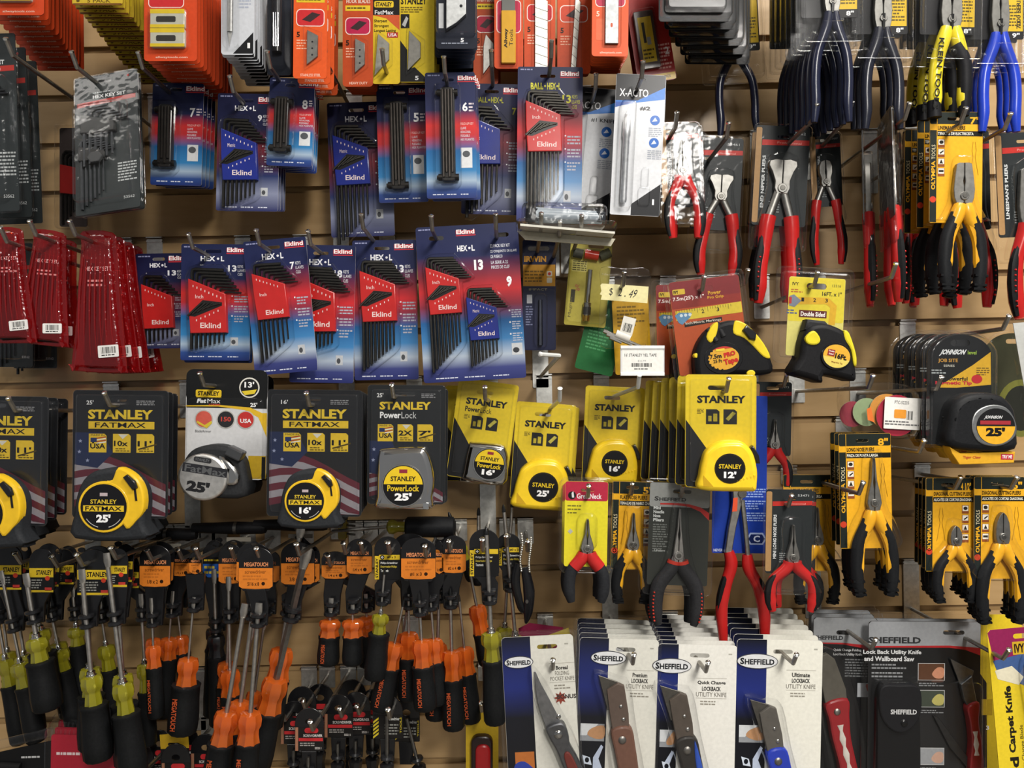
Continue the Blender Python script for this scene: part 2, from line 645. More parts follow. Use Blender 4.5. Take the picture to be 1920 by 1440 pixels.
def holder(K, x, y, s, col, n, long, second=True, word='Inch', arm=1.0):
    """Moulded holder with a fan of L-shaped keys, about 70 s wide and 102 s tall, at x, y."""
    hk = K.part('hex_key_set')
    red = col
    hb = K.part('holder', hk)
    hb.at(x, y, 0, s)
    hb.prism([(0, 0), (10, 4), (70, 28), (73, 100), (5, 102), (1, 50)], 1, 11, red, 1.6)
    ink = 'i:f0dcd8'
    hb.text('Eklind', 24, 82, 62, 92, ink, 11.15, .012)
    hb.text(word, 14, 30 if second else 44, 29, 37 if second else 51, ink, 11.15, 0)
    for i in range(n if n < 9 else 8):
        hb.ink(box(9 + i * 7.4, 12 + i * 3.1, 10.5 + i * 7.4, 16 + i * 3.1), ink, 11.15)
    if second:
        hb.ink([(-2, 69), (28, 40), (64, 44), (64, 50), (14, 71)], 'p:1c1917', 11.2)
        for i in range(6):
            hb.at(x, y, 0, s).sweep([(1 + i * 9, 70 - i * 4.0, 12.6), (27 + i * 7, 45 + i * .2, 12.6)], 1.9 - i * .12, None, 'm:4a4843', 6)
            hb.ink(box(16 + i * 8, 76 - i * 3.6, 17.6 + i * 8, 79.5 - i * 3.6), ink, 11.15)
    for i in range(n):
        t = i / (n - 1)
        xs, yt, xe = 6 + 60 * t, -18 + 42 * t, 6 + 60 * t + (58 - 26 * t) * arm
        r = 3.4 - 1.6 * t
        yb = 102 + long * (1 - .5 * t)
        hk.at(x, y, 0, s)
        hk.sweep([(xs, yb, 6), (xs, yt + 5, 6), (xs + 1.5, yt + 1.2, 6), (xs + 5, yt, 6), (xe, yt + 1.5, 6)], r, None, 'm:3b3936', 6)
    bl = K.part('blister')
    bl.at(x, y, 0, s)
    e = 58 * arm
    bl.prism([(-5, -4), (2, -21), (16, -27), (e + 8, -27), (66 + 34 * arm + 6, 26), (78, 34), (79, 104 + long * .5), (70, 110 + long * .55), (16, 108 + long), (2, 106 + long), (-1, 100)], .7, 15, CLR, 3.5, 2, back=False)


def hexl(name, d, w, h, num, col, n, long, x, y, s, stops=EK, tag='', second=True, title='HEX-L', tcol='i:e9e9ee', word='Inch', dot=True, hole=None, numx=.8, arm=1.0):
    K = Kind(name, 'hex key set', d, hole or (w * .46, h * .06))
    c = eklind_card(K, w, h, stops, 'card_run_' + tag)
    a, b, y0, y1 = w * .28, w * .62, h * .103, h * .147
    if title == 'HEX-L':
        c.text('HEX', a, y0, a + (b - a) * .62, y1, tcol, .9, .035)
        c.ink(ell(a + (b - a) * .74, (y0 + y1) / 2, 2.2), tcol, .9)
        c.text('L', a + (b - a) * .86, y0, b, y1, tcol, .9, .035)
    else:
        a, b = w * .2, w * .66
        c.text('BALL', a, y0, a + (b - a) * .42, y1, tcol, .9, .03)
        c.ink(ell(a + (b - a) * .48, (y0 + y1) / 2, 2), tcol, .9)
        c.text('HEX', a + (b - a) * .55, y0, a + (b - a) * .84, y1, tcol, .9, .03)
        c.ink(ell(a + (b - a) * .89, (y0 + y1) / 2, 2), tcol, .9)
        c.text('L', a + (b - a) * .93, y0, b, y1, tcol, .9, .03)
    nx = w * numx
    nw = 8 * len(num)
    c.text(num, nx - nw, h * .18, nx, h * .235, tcol, .9, .03)
    for i, t in enumerate(('KEYS', 'LLAVES', 'CLES')):
        c.text(t, nx + 2, h * (.18 + .033 * i), min(w - 2, nx + (12, 17, 11)[i]), h * (.203 + .033 * i), tcol, .9, .0)
    for i in range(3):
        c.ink(box(w * .73, h * (.44 + .085 * i), w * .73 + 2.5, h * (.44 + .085 * i) + 2.5), 'i:e6e6ea', .8)
        c.fine(w * .77, h * (.44 + .085 * i), w * .97, h * (.505 + .085 * i), 3, 'i:a9a9b6', .8, i)
    c.ink(box(w * .72, h * .8, w * .83, h * .87), 'i:b9bcc0', .8)
    c.ink(ell(w * .765, h * .84, w * .03, h * .02, 12), 'i:4a4c50', .9)
    holder(K, x, y, s, col, n, long, second, word, arm)
    return K


RED, BLU = 'p:c41e1c', 'p:1c2b86'
# third row, left to right
G3 = 'blue and red hex key cards of the middle row'
K = hexl('hex_key_pack', .10, 95, 178, '13', RED, 7, 34, 13, 58, .82, EKD, 'a', False, arm=.7)
K.put(298, 486, .10, 'small dark blue hex key card with red holder, partly behind a red pouch', G3, -1)
K = hexl('hex_key_pack', .145, 130, 218, '13', RED, 8, 30, 17, 66, 1.0, EKB, 'b')
for i, d in ((0, .145), (1, .125)):
    K.put(400 + i * 6, 471 + i * 8, d, ('blue hex key card with red holder and white 13, short keys, between two cards', 'dark edge of a card hidden behind the short-keyed red holder card')[i], G3, .5)
K = hexl('hex_key_pack', .165, 118, 252, '7', RED, 7, 92, 13, 62, .86, EK, 'c', False, numx=.78)
K.put(511, 464, .165, 'tilted blue hex key card with red holder and white 7', G3, -5.2)
K = hexl('hex_key_pack', .14, 120, 258, '18', RED, 9, 40, 14, 62, 1.0, EK, 'd', True)
K.put(602, 475, .14, 'hex key card with red holder and white 18, partly behind the tilted 7 card', G3, 1)
K = hexl('hex_key_pack', .13, 120, 262, '13', RED, 9, 95, 14, 58, .94, EK, 'e')
K.put(716, 466, .13, 'straight blue hex key card with red holder, long keys and white 13', G3, -1)

# big kit on two hooks
K = Kind('hex_key_kit', 'hex key set', .15, (38, 22))
c = eklind_card(K, 192, 292, EK, 'card_run_f', [(38, 22, 28, 8), (160, 22, 28, 8)], 76, 5)
c.text('HEX', 76, 38, 95, 49, 'i:e9e9ee', .9, .035)
c.ink(ell(99, 43.5, 2.2), 'i:e9e9ee', .9)
c.text('L', 103, 38, 109, 49, 'i:e9e9ee', .9, .035)
for i, t in enumerate(('22 PACK KEY KIT', '22 CONJUNTO DE LLAVE', 'DE PUERCO', 'LA SERIE A 22', 'PIECES DE CLEF')):
    c.text(t, 138, 39 + i * 9 + (i > 0) * 2 + (i > 2) * 2, 138 + len(t) * 2.45, 45 + i * 9 + (i > 0) * 2 + (i > 2) * 2, 'i:d9dae4', .9, .01)
c.text('13', 106, 66, 123, 86, 'i:f2f2f4', .9, .05)
c.text('9', 165, 100, 175, 120, 'i:f2f2f4', .9, .05)
for i in range(3):
    c.ink(box(166, 163 + 22 * i, 169, 166 + 22 * i), 'i:e6e6ea', .8)
    c.fine(171, 162 + 22 * i, 189, 179 + 22 * i, 4, 'i:b9bdcc', .8, i)
c.ink(box(168, 226, 188, 248), 'i:c3c6c9', .8)
c.ink(ell(176, 239, 6, 5), 'i:3a3c40', .9)
holder(K, 15, 76, .88, RED, 9, 122, True, 'Inch', .95)
holder(K, 88, 136, .8, BLU, 8, 60, True, 'Metric', .95)
K.put(818, 447, .15, 'large hex key kit card with one red and one blue holder, on two hooks', G3, -3.2)

# upper row cards
G2 = 'hex key cards of the upper row'
K = hexl('hex_key_pack', .17, 116, 220, '9', BLU, 8, 52, 10, 68, .95, EKD, 'g', True, word='Metric', numx=.72, arm=.8)
run(K, (462, 189, .17), (478, 199, .12), 4, 'hex key card with blue holder and white 9, {} on its hook', G2, 1.0, jit=1)
K = hexl('hex_key_pack', .075, 118, 250, '9', BLU, 8, 118, 10, 62, .92, EKD, 'h', True, word='Metric', numx=.9, arm=.8)
K.put(668, 207, .085, 'dim hex key card with blue metric holder and a crumpled clear bottom', G2, -2)
K = hexl('hex_key_pack', .11, 112, 245, '7', BLU, 7, 110, 6, 62, .9, EKD, 'i', False, 'BALL', 'i:9c9a2c', 'Metric', numx=.88, arm=.8)
K.put(922, 172, .11, 'ball-end hex key card with blue holder and dull yellow title', G2, 1.5)
K = hexl('hex_key_pack', .15, 122, 290, '13', RED, 9, 150, 15, 66, .94, EK, 'j', True, 'BALL', 'i:d9d43c', 'Inch', numx=.82)
K.put(1027, 143, .15, 'ball-end hex key card with red holder and yellow 13', G2, .6)


def folding(d, w, h, num, x, yt, yb, tag, hole):
    K = Kind('folding_key_pack', 'folding hex key set', d, hole)
    c = eklind_card(K, w, h, EKB, tag)
    nx = w * .74
    c.text(num, nx, h * .24, nx + 10, h * .24 + 17, 'i:f0eef0', .9, .03)
    c.fine(nx + 12, h * .24, w - 3, h * .32, 3, 'i:dccfd4', .8)
    c.text('FOLD-UP KEY', nx - 4, h * .4, w - 4, h * .42, 'i:f0c9c4', .9, 0)
    for i, q in enumerate(('LLAVE', 'HEXAGONAL', 'PLEGABLE', 'HEX PLIANTES')):
        c.text(q, nx - 4, h * (.435 + .03 * i), nx - 4 + len(q) * 2.1, h * (.455 + .03 * i), 'i:dce3ee', .9, 0)
    c.ink(box(nx - 3, h * .6, nx + 17, h * .76), 'i:d8dadc', .8)
    c.ink(ell(nx + 6, h * .65, 7, 6), 'i:55585c', .9)
    t = K.part('folding_key_set')
    t.prism(rr(x - 13, yt, x + 13, yb, 6), 2, 15, 'p:262423', 2)
    for i, dx in enumerate((-8.5, -3, 2.5, 8)):
        t.sweep([(x + dx, yt + 5, 16), (x + dx, yb - 7 - 9 * (i % 2), 16)], 2.5, None, 'm:4d4844', 6)
    for y in (yt + 9, yb - 8):
        b = K.part('pivot_bolt', t)
        b.sweep([(x - 19, y, 9), (x + 19, y, 9)], 6.5, None, 'm:3a3836', 10)
        b.sweep([(x - 22, y, 9), (x - 17, y, 9)], 4, None, 'm:55524e', 8)
    bl = K.part('blister')
    bl.prism(rr(x - 24, yt - 6, x + 24, yb + 7, 7), .7, 23, CLR, 4, 2, back=False)
    return K


GF = 'folding hex key cards'
K = folding(.13, 95, 190, '7', 30, 44, 160, 'card_run_k', (40, 12))
run(K, (327, 168, .14), (352, 184, .08), 4, 'blue and red folding key card with white 7, {} on its hook', GF, 1.5, jit=1)
K = folding(.14, 82, 160, '8', 27, 38, 138, 'card_run_l', (34, 13))
run(K, (541, 160, .175), (552, 182, .10), 5, 'short folding key card with white 8, {} on its hook', GF, 2.5, jit=1)
K = folding(.10, 92, 218, '5', 38, 34, 196, 'card_run_m', (42, 14))
K.put(748, 174, .11, 'folding key card with white 5', GF, -1.5)
K = folding(.16, 93, 235, '6', 42, 32, 206, 'card_run_n', (42, 14))
run(K, (839, 150, .165), (850, 166, .11), 4, 'folding key card with white 6, {} on its hook', GF, -1, jit=1)


# plain black hex key sets
def grey_set(d, w, h, title, hole, stripe='i:b8342c'):
    K = Kind('hex_key_clamshell', 'hex key set', d, hole)
    c = K.part('backing_card')
    c.prism(rr(3, 3, w - 3, h - 3, 4), -.8, .5, 'i:2e3334', holes=[slot(hole[0], hole[1], 26, 7)])
    c.text(title, w * .3, h * .155, w * .8, h * .18, 'i:e4e6e6', .8, .025)
    c.fine(w * .3, h * .13, w * .6, h * .148, 1, 'i:9ea3a3', .7)
    c.ink([(w * .06, h * .2), (w * .95, h * .185), (w * .95, h * .215), (w * .06, h * .232)], stripe, .7)
    c.text('Professional', w * .4, h * .2, w * .74, h * .214, 'i:e8bdb8', .85, 0)
    c.fine(w * .66, h * .66, w * .94, h * .8, 7, 'i:b9bdbd', .7)
    c.text('53562', w * .74, h * .9, w * .9, h * .918, 'i:d0d3d3', .8, 0)
    c.dome(w * .84, h * .045, 2.5, .5, .4, 'i:b8342c', 8)
    t = K.part('hex_key_set')
    for s0, yy, s in ((.14, .30, .8), (.10, .52, .62)):
        x, y = w * s0, h * yy
        t.at(x, y, 0, s)
        t.prism([(0, 0), (80, 26), (82, 52), (0, 48)], 1, 12, 'p:191919', 2)
        for i in range(6):
            q = i / 5
            t.sweep([(8 + 64 * q, 70 + (130 if yy > .5 else 60) * (1 - .4 * q), 6), (8 + 64 * q, -14 + 36 * q, 6), (14 + 64 * q, -18 + 36 * q, 6), (64 + 44 * q, -17 + 36 * q, 6)], 4.4 - 2 * q, None, 'm:45474a', 6)
    t.at(w * .3, h * .66, 0, 1).prism(ell(10, -10, 15, 12, 6), 10, 15, 'p:3a3b3c', 1.5)
    bl = K.part('clamshell')
    bl.prism(rr(0, 0, w, h, 8), -1.6, 1.2, 'gb:', 1, 1)
    bl.prism(rr(w * .07, h * .25, w * .9, h * .93, 12), 1.2, 22, 'gb:', 5, 2, back=False)
    bl.prism(rr(w * .14, h * .27, w * .82, h * .52, 14), 22, 28, 'gb:', 5, 2, back=False)
    return K


K = grey_set(.17, 125, 282, 'HEX KEY SET', (60, 17))
run(K, (196, 152, .185), (209, 172, .10), 4, 'shiny black clamshell hex key set with red stripe, {} on its hook', 'clamshell hex key sets', -8, -3, -12, jit=2)
K = grey_set(.17, 118, 330, 'HEX KEY SET', (60, 17))
run(K, (-28, 78, .20), (18, 130, .10), 3, 'tall dark clamshell hex key set at the picture edge, {} on its hook', 'tall clamshell hex key sets', -1.5, jit=2)
K = grey_set(.06, 90, 240, 'HEX KEY SET', (45, 17))
K.put(20, 470, .05, 'dim black clamshell hanging behind the first red pouch')
K.put(66, 478, .018, 'dim black clamshell hanging behind the second red pouch')
K = Kind('hex_key_clamshell', 'hex key set', .06, (20, 10))
c = K.part('backing_card')
c.prism(rr(0, 0, 52, 185, 4), -.8, .5, 'i:3a3230')
t = K.part('hex_key_set')
t.prism([(5, 70), (44, 78), (44, 128), (5, 124)], 1, 10, 'p:8d1d1b', 2)
for i in range(5):
    t.sweep([(9 + i * 7, 180 - i * 8, 5), (9 + i * 7, 52 + 4 * i, 5), (14 + i * 7, 46 + 4 * i, 5), (34 + i * 3, 47 + 4 * i, 5)], 2.8, None, 'm:33302e', 6)
K.part('clamshell').prism(rr(-4, -4, 56, 190, 6), -1, 14, 'gb:', 3, 1, back=False)
K.put(132, 250, .06, 'red hex key holder in clear plastic, peeking out behind the shiny black clamshell')

# red vinyl pouches
def pouch(d, w, h, hole):
    K = Kind('hex_key_pouch', 'hex key pouch', d, hole)
    p = K.part('pouch')
    out = crv([(w * .2, 0), (w * .74, 3), (w * .82, h * .12), (w * .86, h * .4), (w * .96, h * .8), (w, h * .97), (w * .93, h), (w * .08, h * .985), (0, h * .95), (w * .07, h * .7), (w * .12, h * .4), (w * .18, h * .1)], 3)
    p.prism(out, 0, 3, 'tw:c8141c', 1.2, 1)
    p.prism(inset(out, 8), 3, 9, 'tw:c8141c', 4, 2, back=False)
    for i in range(7):
        x = w * (.2 + .09 * i)
        p.sweep(crv([(x + 8 - i * 2, h * .1, 8), (x, h * .4, 10.5), (x - 3 + i, h * .72, 9.5), (x - 6 + 3 * i, h * .93, 6)], 3, False), [.6, 1.8, 1.2, .5], .5, 'tw:d21a22', 5)
    p.text('HEX KEY SET', w * .3, h * .255, w * .72, h * .285, 'i:eab0b0', 9.6, .01)
    p.fine(w * .34, h * .34, w * .74, h * .4, 2, 'i:d98c8c', 9.6)
    k = K.part('hex_key_set')
    for i in range(5):
        q = i / 4
        k.sweep([(w * (.3 + .1 * i), h * .2 + 30 * q, 3.5), (w * (.27 + .08 * i), h * (.9 - .03 * i), 3.5), (w * (.36 + .06 * i), h * (.95 - .03 * i), 3.5), (w * (.8 - .02 * i), h * (.945 - .03 * i), 3.5)], 4.6 - 2.4 * q, None, 'm:2c2b2b', 6)
    k.prism(rr(w * .24, h * .86, w * .86, h * .965, 12), 1, 5, 'p:232222', 1)
    e = K.part('eyelet')
    e.prism(ell(*hole, 8.5), 2.5, 5.2, 'c:c9a14d', .8, 1, holes=[ell(*hole, 5.2)])
    s = K.part('barcode_sticker')
    s.at(w * .52, h * .81, -4)
    s.prism(rr(0, 0, w * .37, h * .085, 2), 9.4, 9.9, 'i:e8e6e2')
    s.bars(w * .06, h * .012, w * .32, h * .058, z=10)
    s.fine(w * .06, h * .062, w * .32, h * .078, 1, 'i:333333', 10)
    return K


K = pouch(.17, 106, 262, (38, 14))
GPO = 'red vinyl hex key pouches'
run(K, (172, 448, .185), (226, 476, .07), 4, 'large red vinyl pouch of hex keys, {} on its hook', GPO, 0, -4, jit=2, d_roll=-5)
K = pouch(.17, 92, 212, (48, 14))
run(K, (97, 447, .19), (118, 462, .12), 2, 'red vinyl pouch of hex keys on the second hook, {}', GPO, 4, 3)
K.put(17, 441, .20, 'red vinyl pouch of hex keys at the picture edge', GPO, -2)


# ------------------------------------------------------------------ tape measures on cards
YEL, BLK = 'i:e6c20c', 'i:141416'


def badge(c, x0, y0, x1, y1, kind, z=.8):
    """Small yellow feature panels."""
    c.ink([(x0, y0), (x1 - 4, y0), (x1, y0 + 4), (x1, y1), (x0, y1)], 'i:dcb81a', z)
    w, h = x1 - x0, y1 - y0
    if kind == 'USA':
        for i in range(4):
            c.ink([(x0 + w * .45, y0 + h * (.22 + i * .09)), (x1 - 1, y0 + h * (.14 + i * .09)), (x1 - 1, y0 + h * (.19 + i * .09)), (x0 + w * .45, y0 + h * (.27 + i * .09))], 'i:9c2230' if i % 2 == 0 else 'i:dadada', z + .2)
        c.ink(box(x0 + w * .1, y0 + h * .22, x0 + w * .45, y0 + h * .45), 'i:23305e', z + .2)
        c.text('USA', x0 + w * .08, y0 + h * .52, x1 - w * .06, y0 + h * .8, BLK, z + .2, .03)
        c.text('MADE IN', x0 + w * .12, y0 + h * .03, x1 - w * .12, y0 + h * .13, BLK, z + .2, 0)
    else:
        c.text(kind, x0 + w * .06, y0 + h * .36, x1 - w * (.15 if kind[0] != '2' else .06), y0 + h * .66, BLK, z + .2, .03)
        c.fine(x0 + w * .15, y0 + h * .74, x1 - 2, y1 - 1, 2, 'i:5c4d10', z + .2)
        if kind[-1] == "'":
            c.ink([(x0 + w * .1, y0 + h * .78), (x1 + 5, y0 + h * .5), (x1 + 5, y0 + h * .58), (x0 + w * .1, y0 + h * .86)], 'i:4a3d12', z + .3)
        else:
            c.ink([(x0 + w * .3, y0 + 1), (x1 - 5, y0 + 1), (x0 + w * .55, y0 + h * .28)], 'i:c9c6b8', z + .2)


def flag(c, x0, y0, x1, y1, z=.7):
    """Waving stripes and a starred field."""
    n = 7
    for i in range(n):
        a, b = (y1 - y0) / n * i, (y1 - y0) / n * (i + 1)
        P = []
        for t in range(9):
            q = t / 8
            P.append((x0 + (x1 - x0) * q, min(y1, y0 + a * .85 + 42 * q * q - 10 * sin(q * 5) * .8)))
        Q = []
        for t in range(8, -1, -1):
            q = t / 8
            Q.append((x0 + (x1 - x0) * q, min(y1 + .01, y0 + b * .85 + 42 * q * q - 10 * sin(q * 5) * .8)))
        c.ink(P + Q, 'i:5b1f2c' if i % 2 == 0 else 'i:8f8a90', z)
    c.ink([(x0, y0 - 46), (x0 + (x1 - x0) * .3, y0 - 46), (x0 + (x1 - x0) * .42, y0 - 8), (x0 + (x1 - x0) * .25, y0 + 20), (x0, y0 + 14)], 'i:1b2648', z + .05)
    for sx, sy in ((.06, -30), (.05, -10), (.14, 6), (.2, -28)):
        c.ink(star(x0 + (x1 - x0) * sx, y0 + sy, 4), 'i:8f97b4', z + .1)


def fm_tape(K, cx, cy, r, ft):
    """Rounded rubber-clad tape with yellow face ring and thumb lock; cx, cy is the dial centre, r the ring radius."""
    t = K.part('tape_measure')
    k = r / 46
    t.at(cx, cy, 0, k)
    body = crv([(-56, 60), (-58, 15), (-54, -18), (-42, -48), (-22, -64), (8, -70), (34, -68), (54, -54), (68, -34), (72, -8), (70, 30), (71, 60)], 3)
    t.prism(body, -12, 34, 'r:2b2d30', 9, 3)
    t.prism([(40, 40), (74, 44), (76, 62), (46, 62)], -6, 26, 'r:1c1d1f', 3)
    y = K.part('yellow_face', t)
    y.at(cx, cy, 0, k)
    y.prism(crv([(2, -44), (14, -50), (24, -72), (48, -63), (65, -45), (73, -20), (71, 8), (58, 26), (40, 40), (20, 0)], 3), 20, 37, 'p:e9bb08', 4, 2)
    y.prism(ell(0, 0, 47, n=40), 30, 37.5, 'p:e9bb08', 2, 2)
    d = K.part('dial_label', t)
    d.at(cx, cy, 0, k)
    d.prism(ell(0, 0, 42, n=36), 37, 38, 'i:17171a')
    d.text('STANLEY', -24, -14, 24, -6, 'i:dcbc2c', 38.4, .02)
    d.ink(box(-37, -3, 37, 8), 'i:dcb81a', 38.3)
    d.text('FATMAX', -33, -1.5, 33, 6.5, BLK, 38.6, .015)
    d.text(ft + "'", -13, 13, 13, 28, 'i:f2f2f2', 38.4, .05)
    d.ink(ell(0, 0, 38, n=14, a0=35, a1=75) + ell(0, 0, 37, n=14, a0=35, a1=75)[::-1], 'i:c9c9c9', 38.3)
    d.ink(ell(0, 0, 38, n=14, a0=105, a1=145) + ell(0, 0, 37, n=14, a0=105, a1=145)[::-1], 'i:c9c9c9', 38.3)
    d.ink(box(-7, -26, 7, -20), 'i:b8a8ac', 38.3)
    b = K.part('thumb_lock', t)
    b.at(cx, cy, 0, k)
    b.prism([(36, -55), (43, -60), (58, -48), (62, -36), (54, -32), (46, -42)], 36, 43, 'p:19191b', 2)
    b.prism([(54, -34), (58, -34), (61, -12), (57, -12)], 36, 38, 'p:19191b', .5)


def shell(K, x0, y0, x1, y1, r=6, h=7, name='blister'):
    b = K.part(name)
    b.prism(rr(x0 - 3, y0 - 3, x1 + 3, y1 + 3, r + 2), .9, 1.6, CLR, .5, 1)
    b.prism(rr(x0 + 5, y0 + 5, x1 - 5, y1 - 6, r), 1.6, h, CLR, 3, 2, back=False)
    b.rim(rr(x0 - 2, y0 - 2, x1 + 2, y1 + 2, r + 2))
    b.rim(rr(x0 + 7, y0 + 7, x1 - 7, y1 - 8, r), h - .6, .8)
    return b


def fatmax(d, ft, tape, hole=(78, 17)):
    K = Kind('tape_measure_pack', 'tape measure', d, hole)
    w, h = 178, 238
    c = K.part('backing_card')
    c.prism(rr(0, 0, w, h, 7), -1, .5, 'i:17181b', holes=[slot(hole[0], hole[1], 44, 8)], side='i:2a2a2c')
    flag(c, 4, 125, w - 4, h - 4)
    c.text(ft + "'", 25, 19, 38, 27, 'i:d6d6d6', .8, .02)
    c.fine(118, 18, 152, 28, 3, 'i:8e8e90', .8)
    c.text('STANLEY', 28, 36, 149, 54, 'i:dcbb22', .8, .04)
    c.ink(box(29, 58, 152, 72), 'i:dcb81a', .8)
    c.text('FATMAX', 41, 60, 136, 69.5, BLK, 1, .01)
    for x, q in ((30, 'USA'), (75, '10x'), (119, "11'")):
        badge(c, x, 81, x + 33, 116, q)
    fm_tape(K, *tape, ft)
    shell(K, 2, 2, w - 2, h - 2)
    return K


GT = 'tape measure cards of the tape row'
K = fatmax(.22, '25', (78, 212, 46))
run(K, (216, 749, .225), (240, 753, .145), 3, 'card with a 25 foot rubber-clad tape on black, {} on its hook', GT, .6)
run(K, (-10, 760, .235), (36, 762, .12), 3, '25 foot grey and yellow tape card cut off by the picture edge, {}', GT, .8)
K = fatmax(.22, '16', (80, 205, 38))
run(K, (580, 748, .215), (600, 752, .10), 4, 'card with a 16 foot rubber-clad tape on a flag, {}', GT, .5)


def stanley_face(d, ft, r, lock=True, z=0):
    """Round dial: yellow top half, black lower half."""
    d.prism(ell(0, 0, r, n=36), z, z + 1, 'i:151517')
    d.ink(ell(0, 0, r - 1.5, n=24, a0=184, a1=356), 'i:dfbd12', z + 1.15)
    d.text('STANLEY', -r * .62, -r * .46, r * .62, -r * .22, BLK, z + 1.4, .025)
    d.text('PowerLock', -r * .78, -r * .02, r * .78, r * .28, 'i:dfbd12', z + 1.3, .02)
    d.text(ft + "'", -r * .42, r * .36, r * .42, r * .74, 'i:f0f0f0', z + 1.3, .05)
    d.ink(box(-r * .2, -r * .8, r * .2, -r * .62), 'i:8a2a3a', z + 1.35)


K = Kind('tape_measure_pack', 'tape measure', .20, (46, 16))
w, h = 145, 222
c = K.part('backing_card')
c.prism(rr(0, 0, w, h, 7), -1, .5, 'i:1a1c1e', holes=[slot(70, 17, 38, 8)], side='i:2a2a2c')
c.text("25'", 17, 15, 29, 23, 'i:d6d6d6', .8, .02)
c.fine(100, 15, 126, 24, 3, 'i:8e8e90', .8)
c.text('STANLEY', 22, 31, 118, 46, 'i:dcbb22', .8, .04)
c.text('Power', 23, 50, 62, 62, 'i:eeeeee', .8, .03)
c.text('Lock', 63, 50, 91, 62, 'i:c9c9c9', .8, 0)
for x, q in ((19, 'USA'), (56, '2X'), (93, "7'")):
    badge(c, x, 73, x + 29, 105, q)
flag(c, 4, 150, w - 4, h - 4)
t = K.part('tape_measure')
t.prism(crv([(24, 226), (22, 205), (23, 152), (26, 124), (34, 117), (96, 113), (112, 118), (122, 140), (128, 172), (124, 205), (118, 226)], 3), -14, 34, 'c:c9c7c4', 11, 4)
t.prism([(24, 214), (116, 216), (118, 228), (26, 226)], -10, 30, 'c:b9b7b4', 3)
q = K.part('dial_label', t)
q.at(72, 183)
q.prism(ell(0, 0, 40, n=36), 33, 34.6, 'c:d0cec8', 1, 1)
stanley_face(q, '25', 37, z=34.6)
t2 = K.part('blade_hook', t)
t2.prism(box(108, 214, 119, 226), 20, 36, 'c:e0e0de', 1)
shell(K, 2, 2, w - 2, h - 2)
run(K, (736, 738, .205), (744, 743, .165), 2, 'black card with a chrome 25 foot tape, {} on its hook', GT, .4)

# chrome-dialled tape with white card
K = Kind('tape_measure_pack', 'tape measure', .17, (70, 20))
w, h = 152, 205
c = K.part('backing_card')
c.prism(rr(0, 0, w, h, 14), -1, .5, 'i:d3d3d4', holes=[slot(70, 21, 50, 8)], side='i:aaaaaa')
c.ink(rr(0, 0, w, 62, 13) + [], 'i:18191a', .6)
c.ink(box(1, 40, w - 1, 72), 'i:18191a', .62)
c.ink([(0, 70), (60, 69), (110, 75), (135, 88), (w - .5, 120), (w - .5, 84), (120, 70), (60, 66), (0, 68)], 'i:e0b51c', .7)
c.ink([(132, 80), (w - .5, 80), (w - .5, 125)], 'i:e0b51c', .68)
c.ink(box(118, 160, w - 1, 203), 'i:c9a413', .7)
c.ink(box(143, 162, w - 2, 203), 'i:1c1c1c', .8)
c.ink(rr(18, 38, 66, 52, 3), 'i:dcb81a', .8)
c.text('STANLEY', 22, 41, 62, 49, BLK, 1, .03)
c.text('Fat', 20, 55, 39, 63, 'i:e8e8e8', .8, .06, sh=.1)
c.text('Max', 40, 55, 64, 63, 'i:e8e8e8', .8, 0)
c.text('XTREME', 42, 64.5, 64, 67.5, 'i:c43a30', .8, .02)
c.text("25'", 120, 61, 133, 69, 'i:e8e8e8', .8, .03)
c.prism(ell(118, 33, 19), .6, 1.2, 'i:d9d6cc')
c.prism(ell(118, 33, 16.5), .6, 1.5, 'i:1c1c1c')
c.text("13'", 109, 22, 127, 33, 'i:eeeeee', 1.7, .03)
c.ink([(104, 40), (132, 36), (128, 44), (110, 47)], 'i:dcc22a', 1.7)
for x, col in ((34, 'i:cf5a4a'), (75, 'i:2a2a2c'), (112, 'i:c2302c')):
    c.prism(ell(x, 93, 17), .6, 1.1, 'i:b9b7b0')
    c.prism(ell(x, 93, 15), .6, 1.4, col)
c.ink([(21, 100), (40, 110), (50, 100), (48, 96), (36, 104), (22, 96)], 'i:d6bd2e', 1.6)
c.text('150', 66, 88, 85, 97, 'i:c8453a', 1.6, .03)
c.text('USA', 102, 91, 123, 99, 'i:eeeeee', 1.6, .03)
c.text('BladeArmor', 18, 113, 48, 118, 'i:333333', .8, 0)
t = K.part('tape_measure')
t.prism(crv([(8, 228), (4, 196), (10, 165), (28, 146), (60, 138), (90, 142), (112, 158), (122, 182), (124, 232), (60, 236)], 3), -16, 30, 'r:2c2d2f', 9, 3)
q = K.part('chrome_dial', t)
q.at(48, 197, 8)
q.prism(ell(0, 0, 46, 43, n=40), 20, 40, 'm:e2e0dc', 5, 3)
q.prism(crv([(20, -44), (44, -36), (64, -14), (62, 4), (44, 8), (40, -12), (26, -32)], 3), 18, 36, 'c:c4c2be', 6, 3)
q.ink(box(-38, -22, 44, -6), 'p:26262a', 40.3)
q.text('FatMax', -34, -20, 42, -7, 'c:b0aeaa', 40.6, .02)
q.text("25'", -26, 8, 16, 28, 'p:1c1c1e', 40.4, .06)
q.prism(rr(-20, -36, 12, -27, 3), 40, 40.6, 'p:2a2a2c')
q.text('STANLEY', -17, -34, 9, -29, 'c:c4c2be', 40.9, .02)
b = K.part('thumb_lock', t)
b.at(104, 152, 25).prism(rr(-14, -9, 16, 10, 3), 20, 42, 'p:3c3d3f', 3)
K.part('blister').prism(rr(3, 52, w - 6, h - 4, 12), .9, 8, CLR, 3, 2, back=False)
run(K, (420, 713, .175), (436, 722, .10), 2, 'black and white card with a chrome-dialled 25 foot tape, {} on its hook', GT, 1.0)


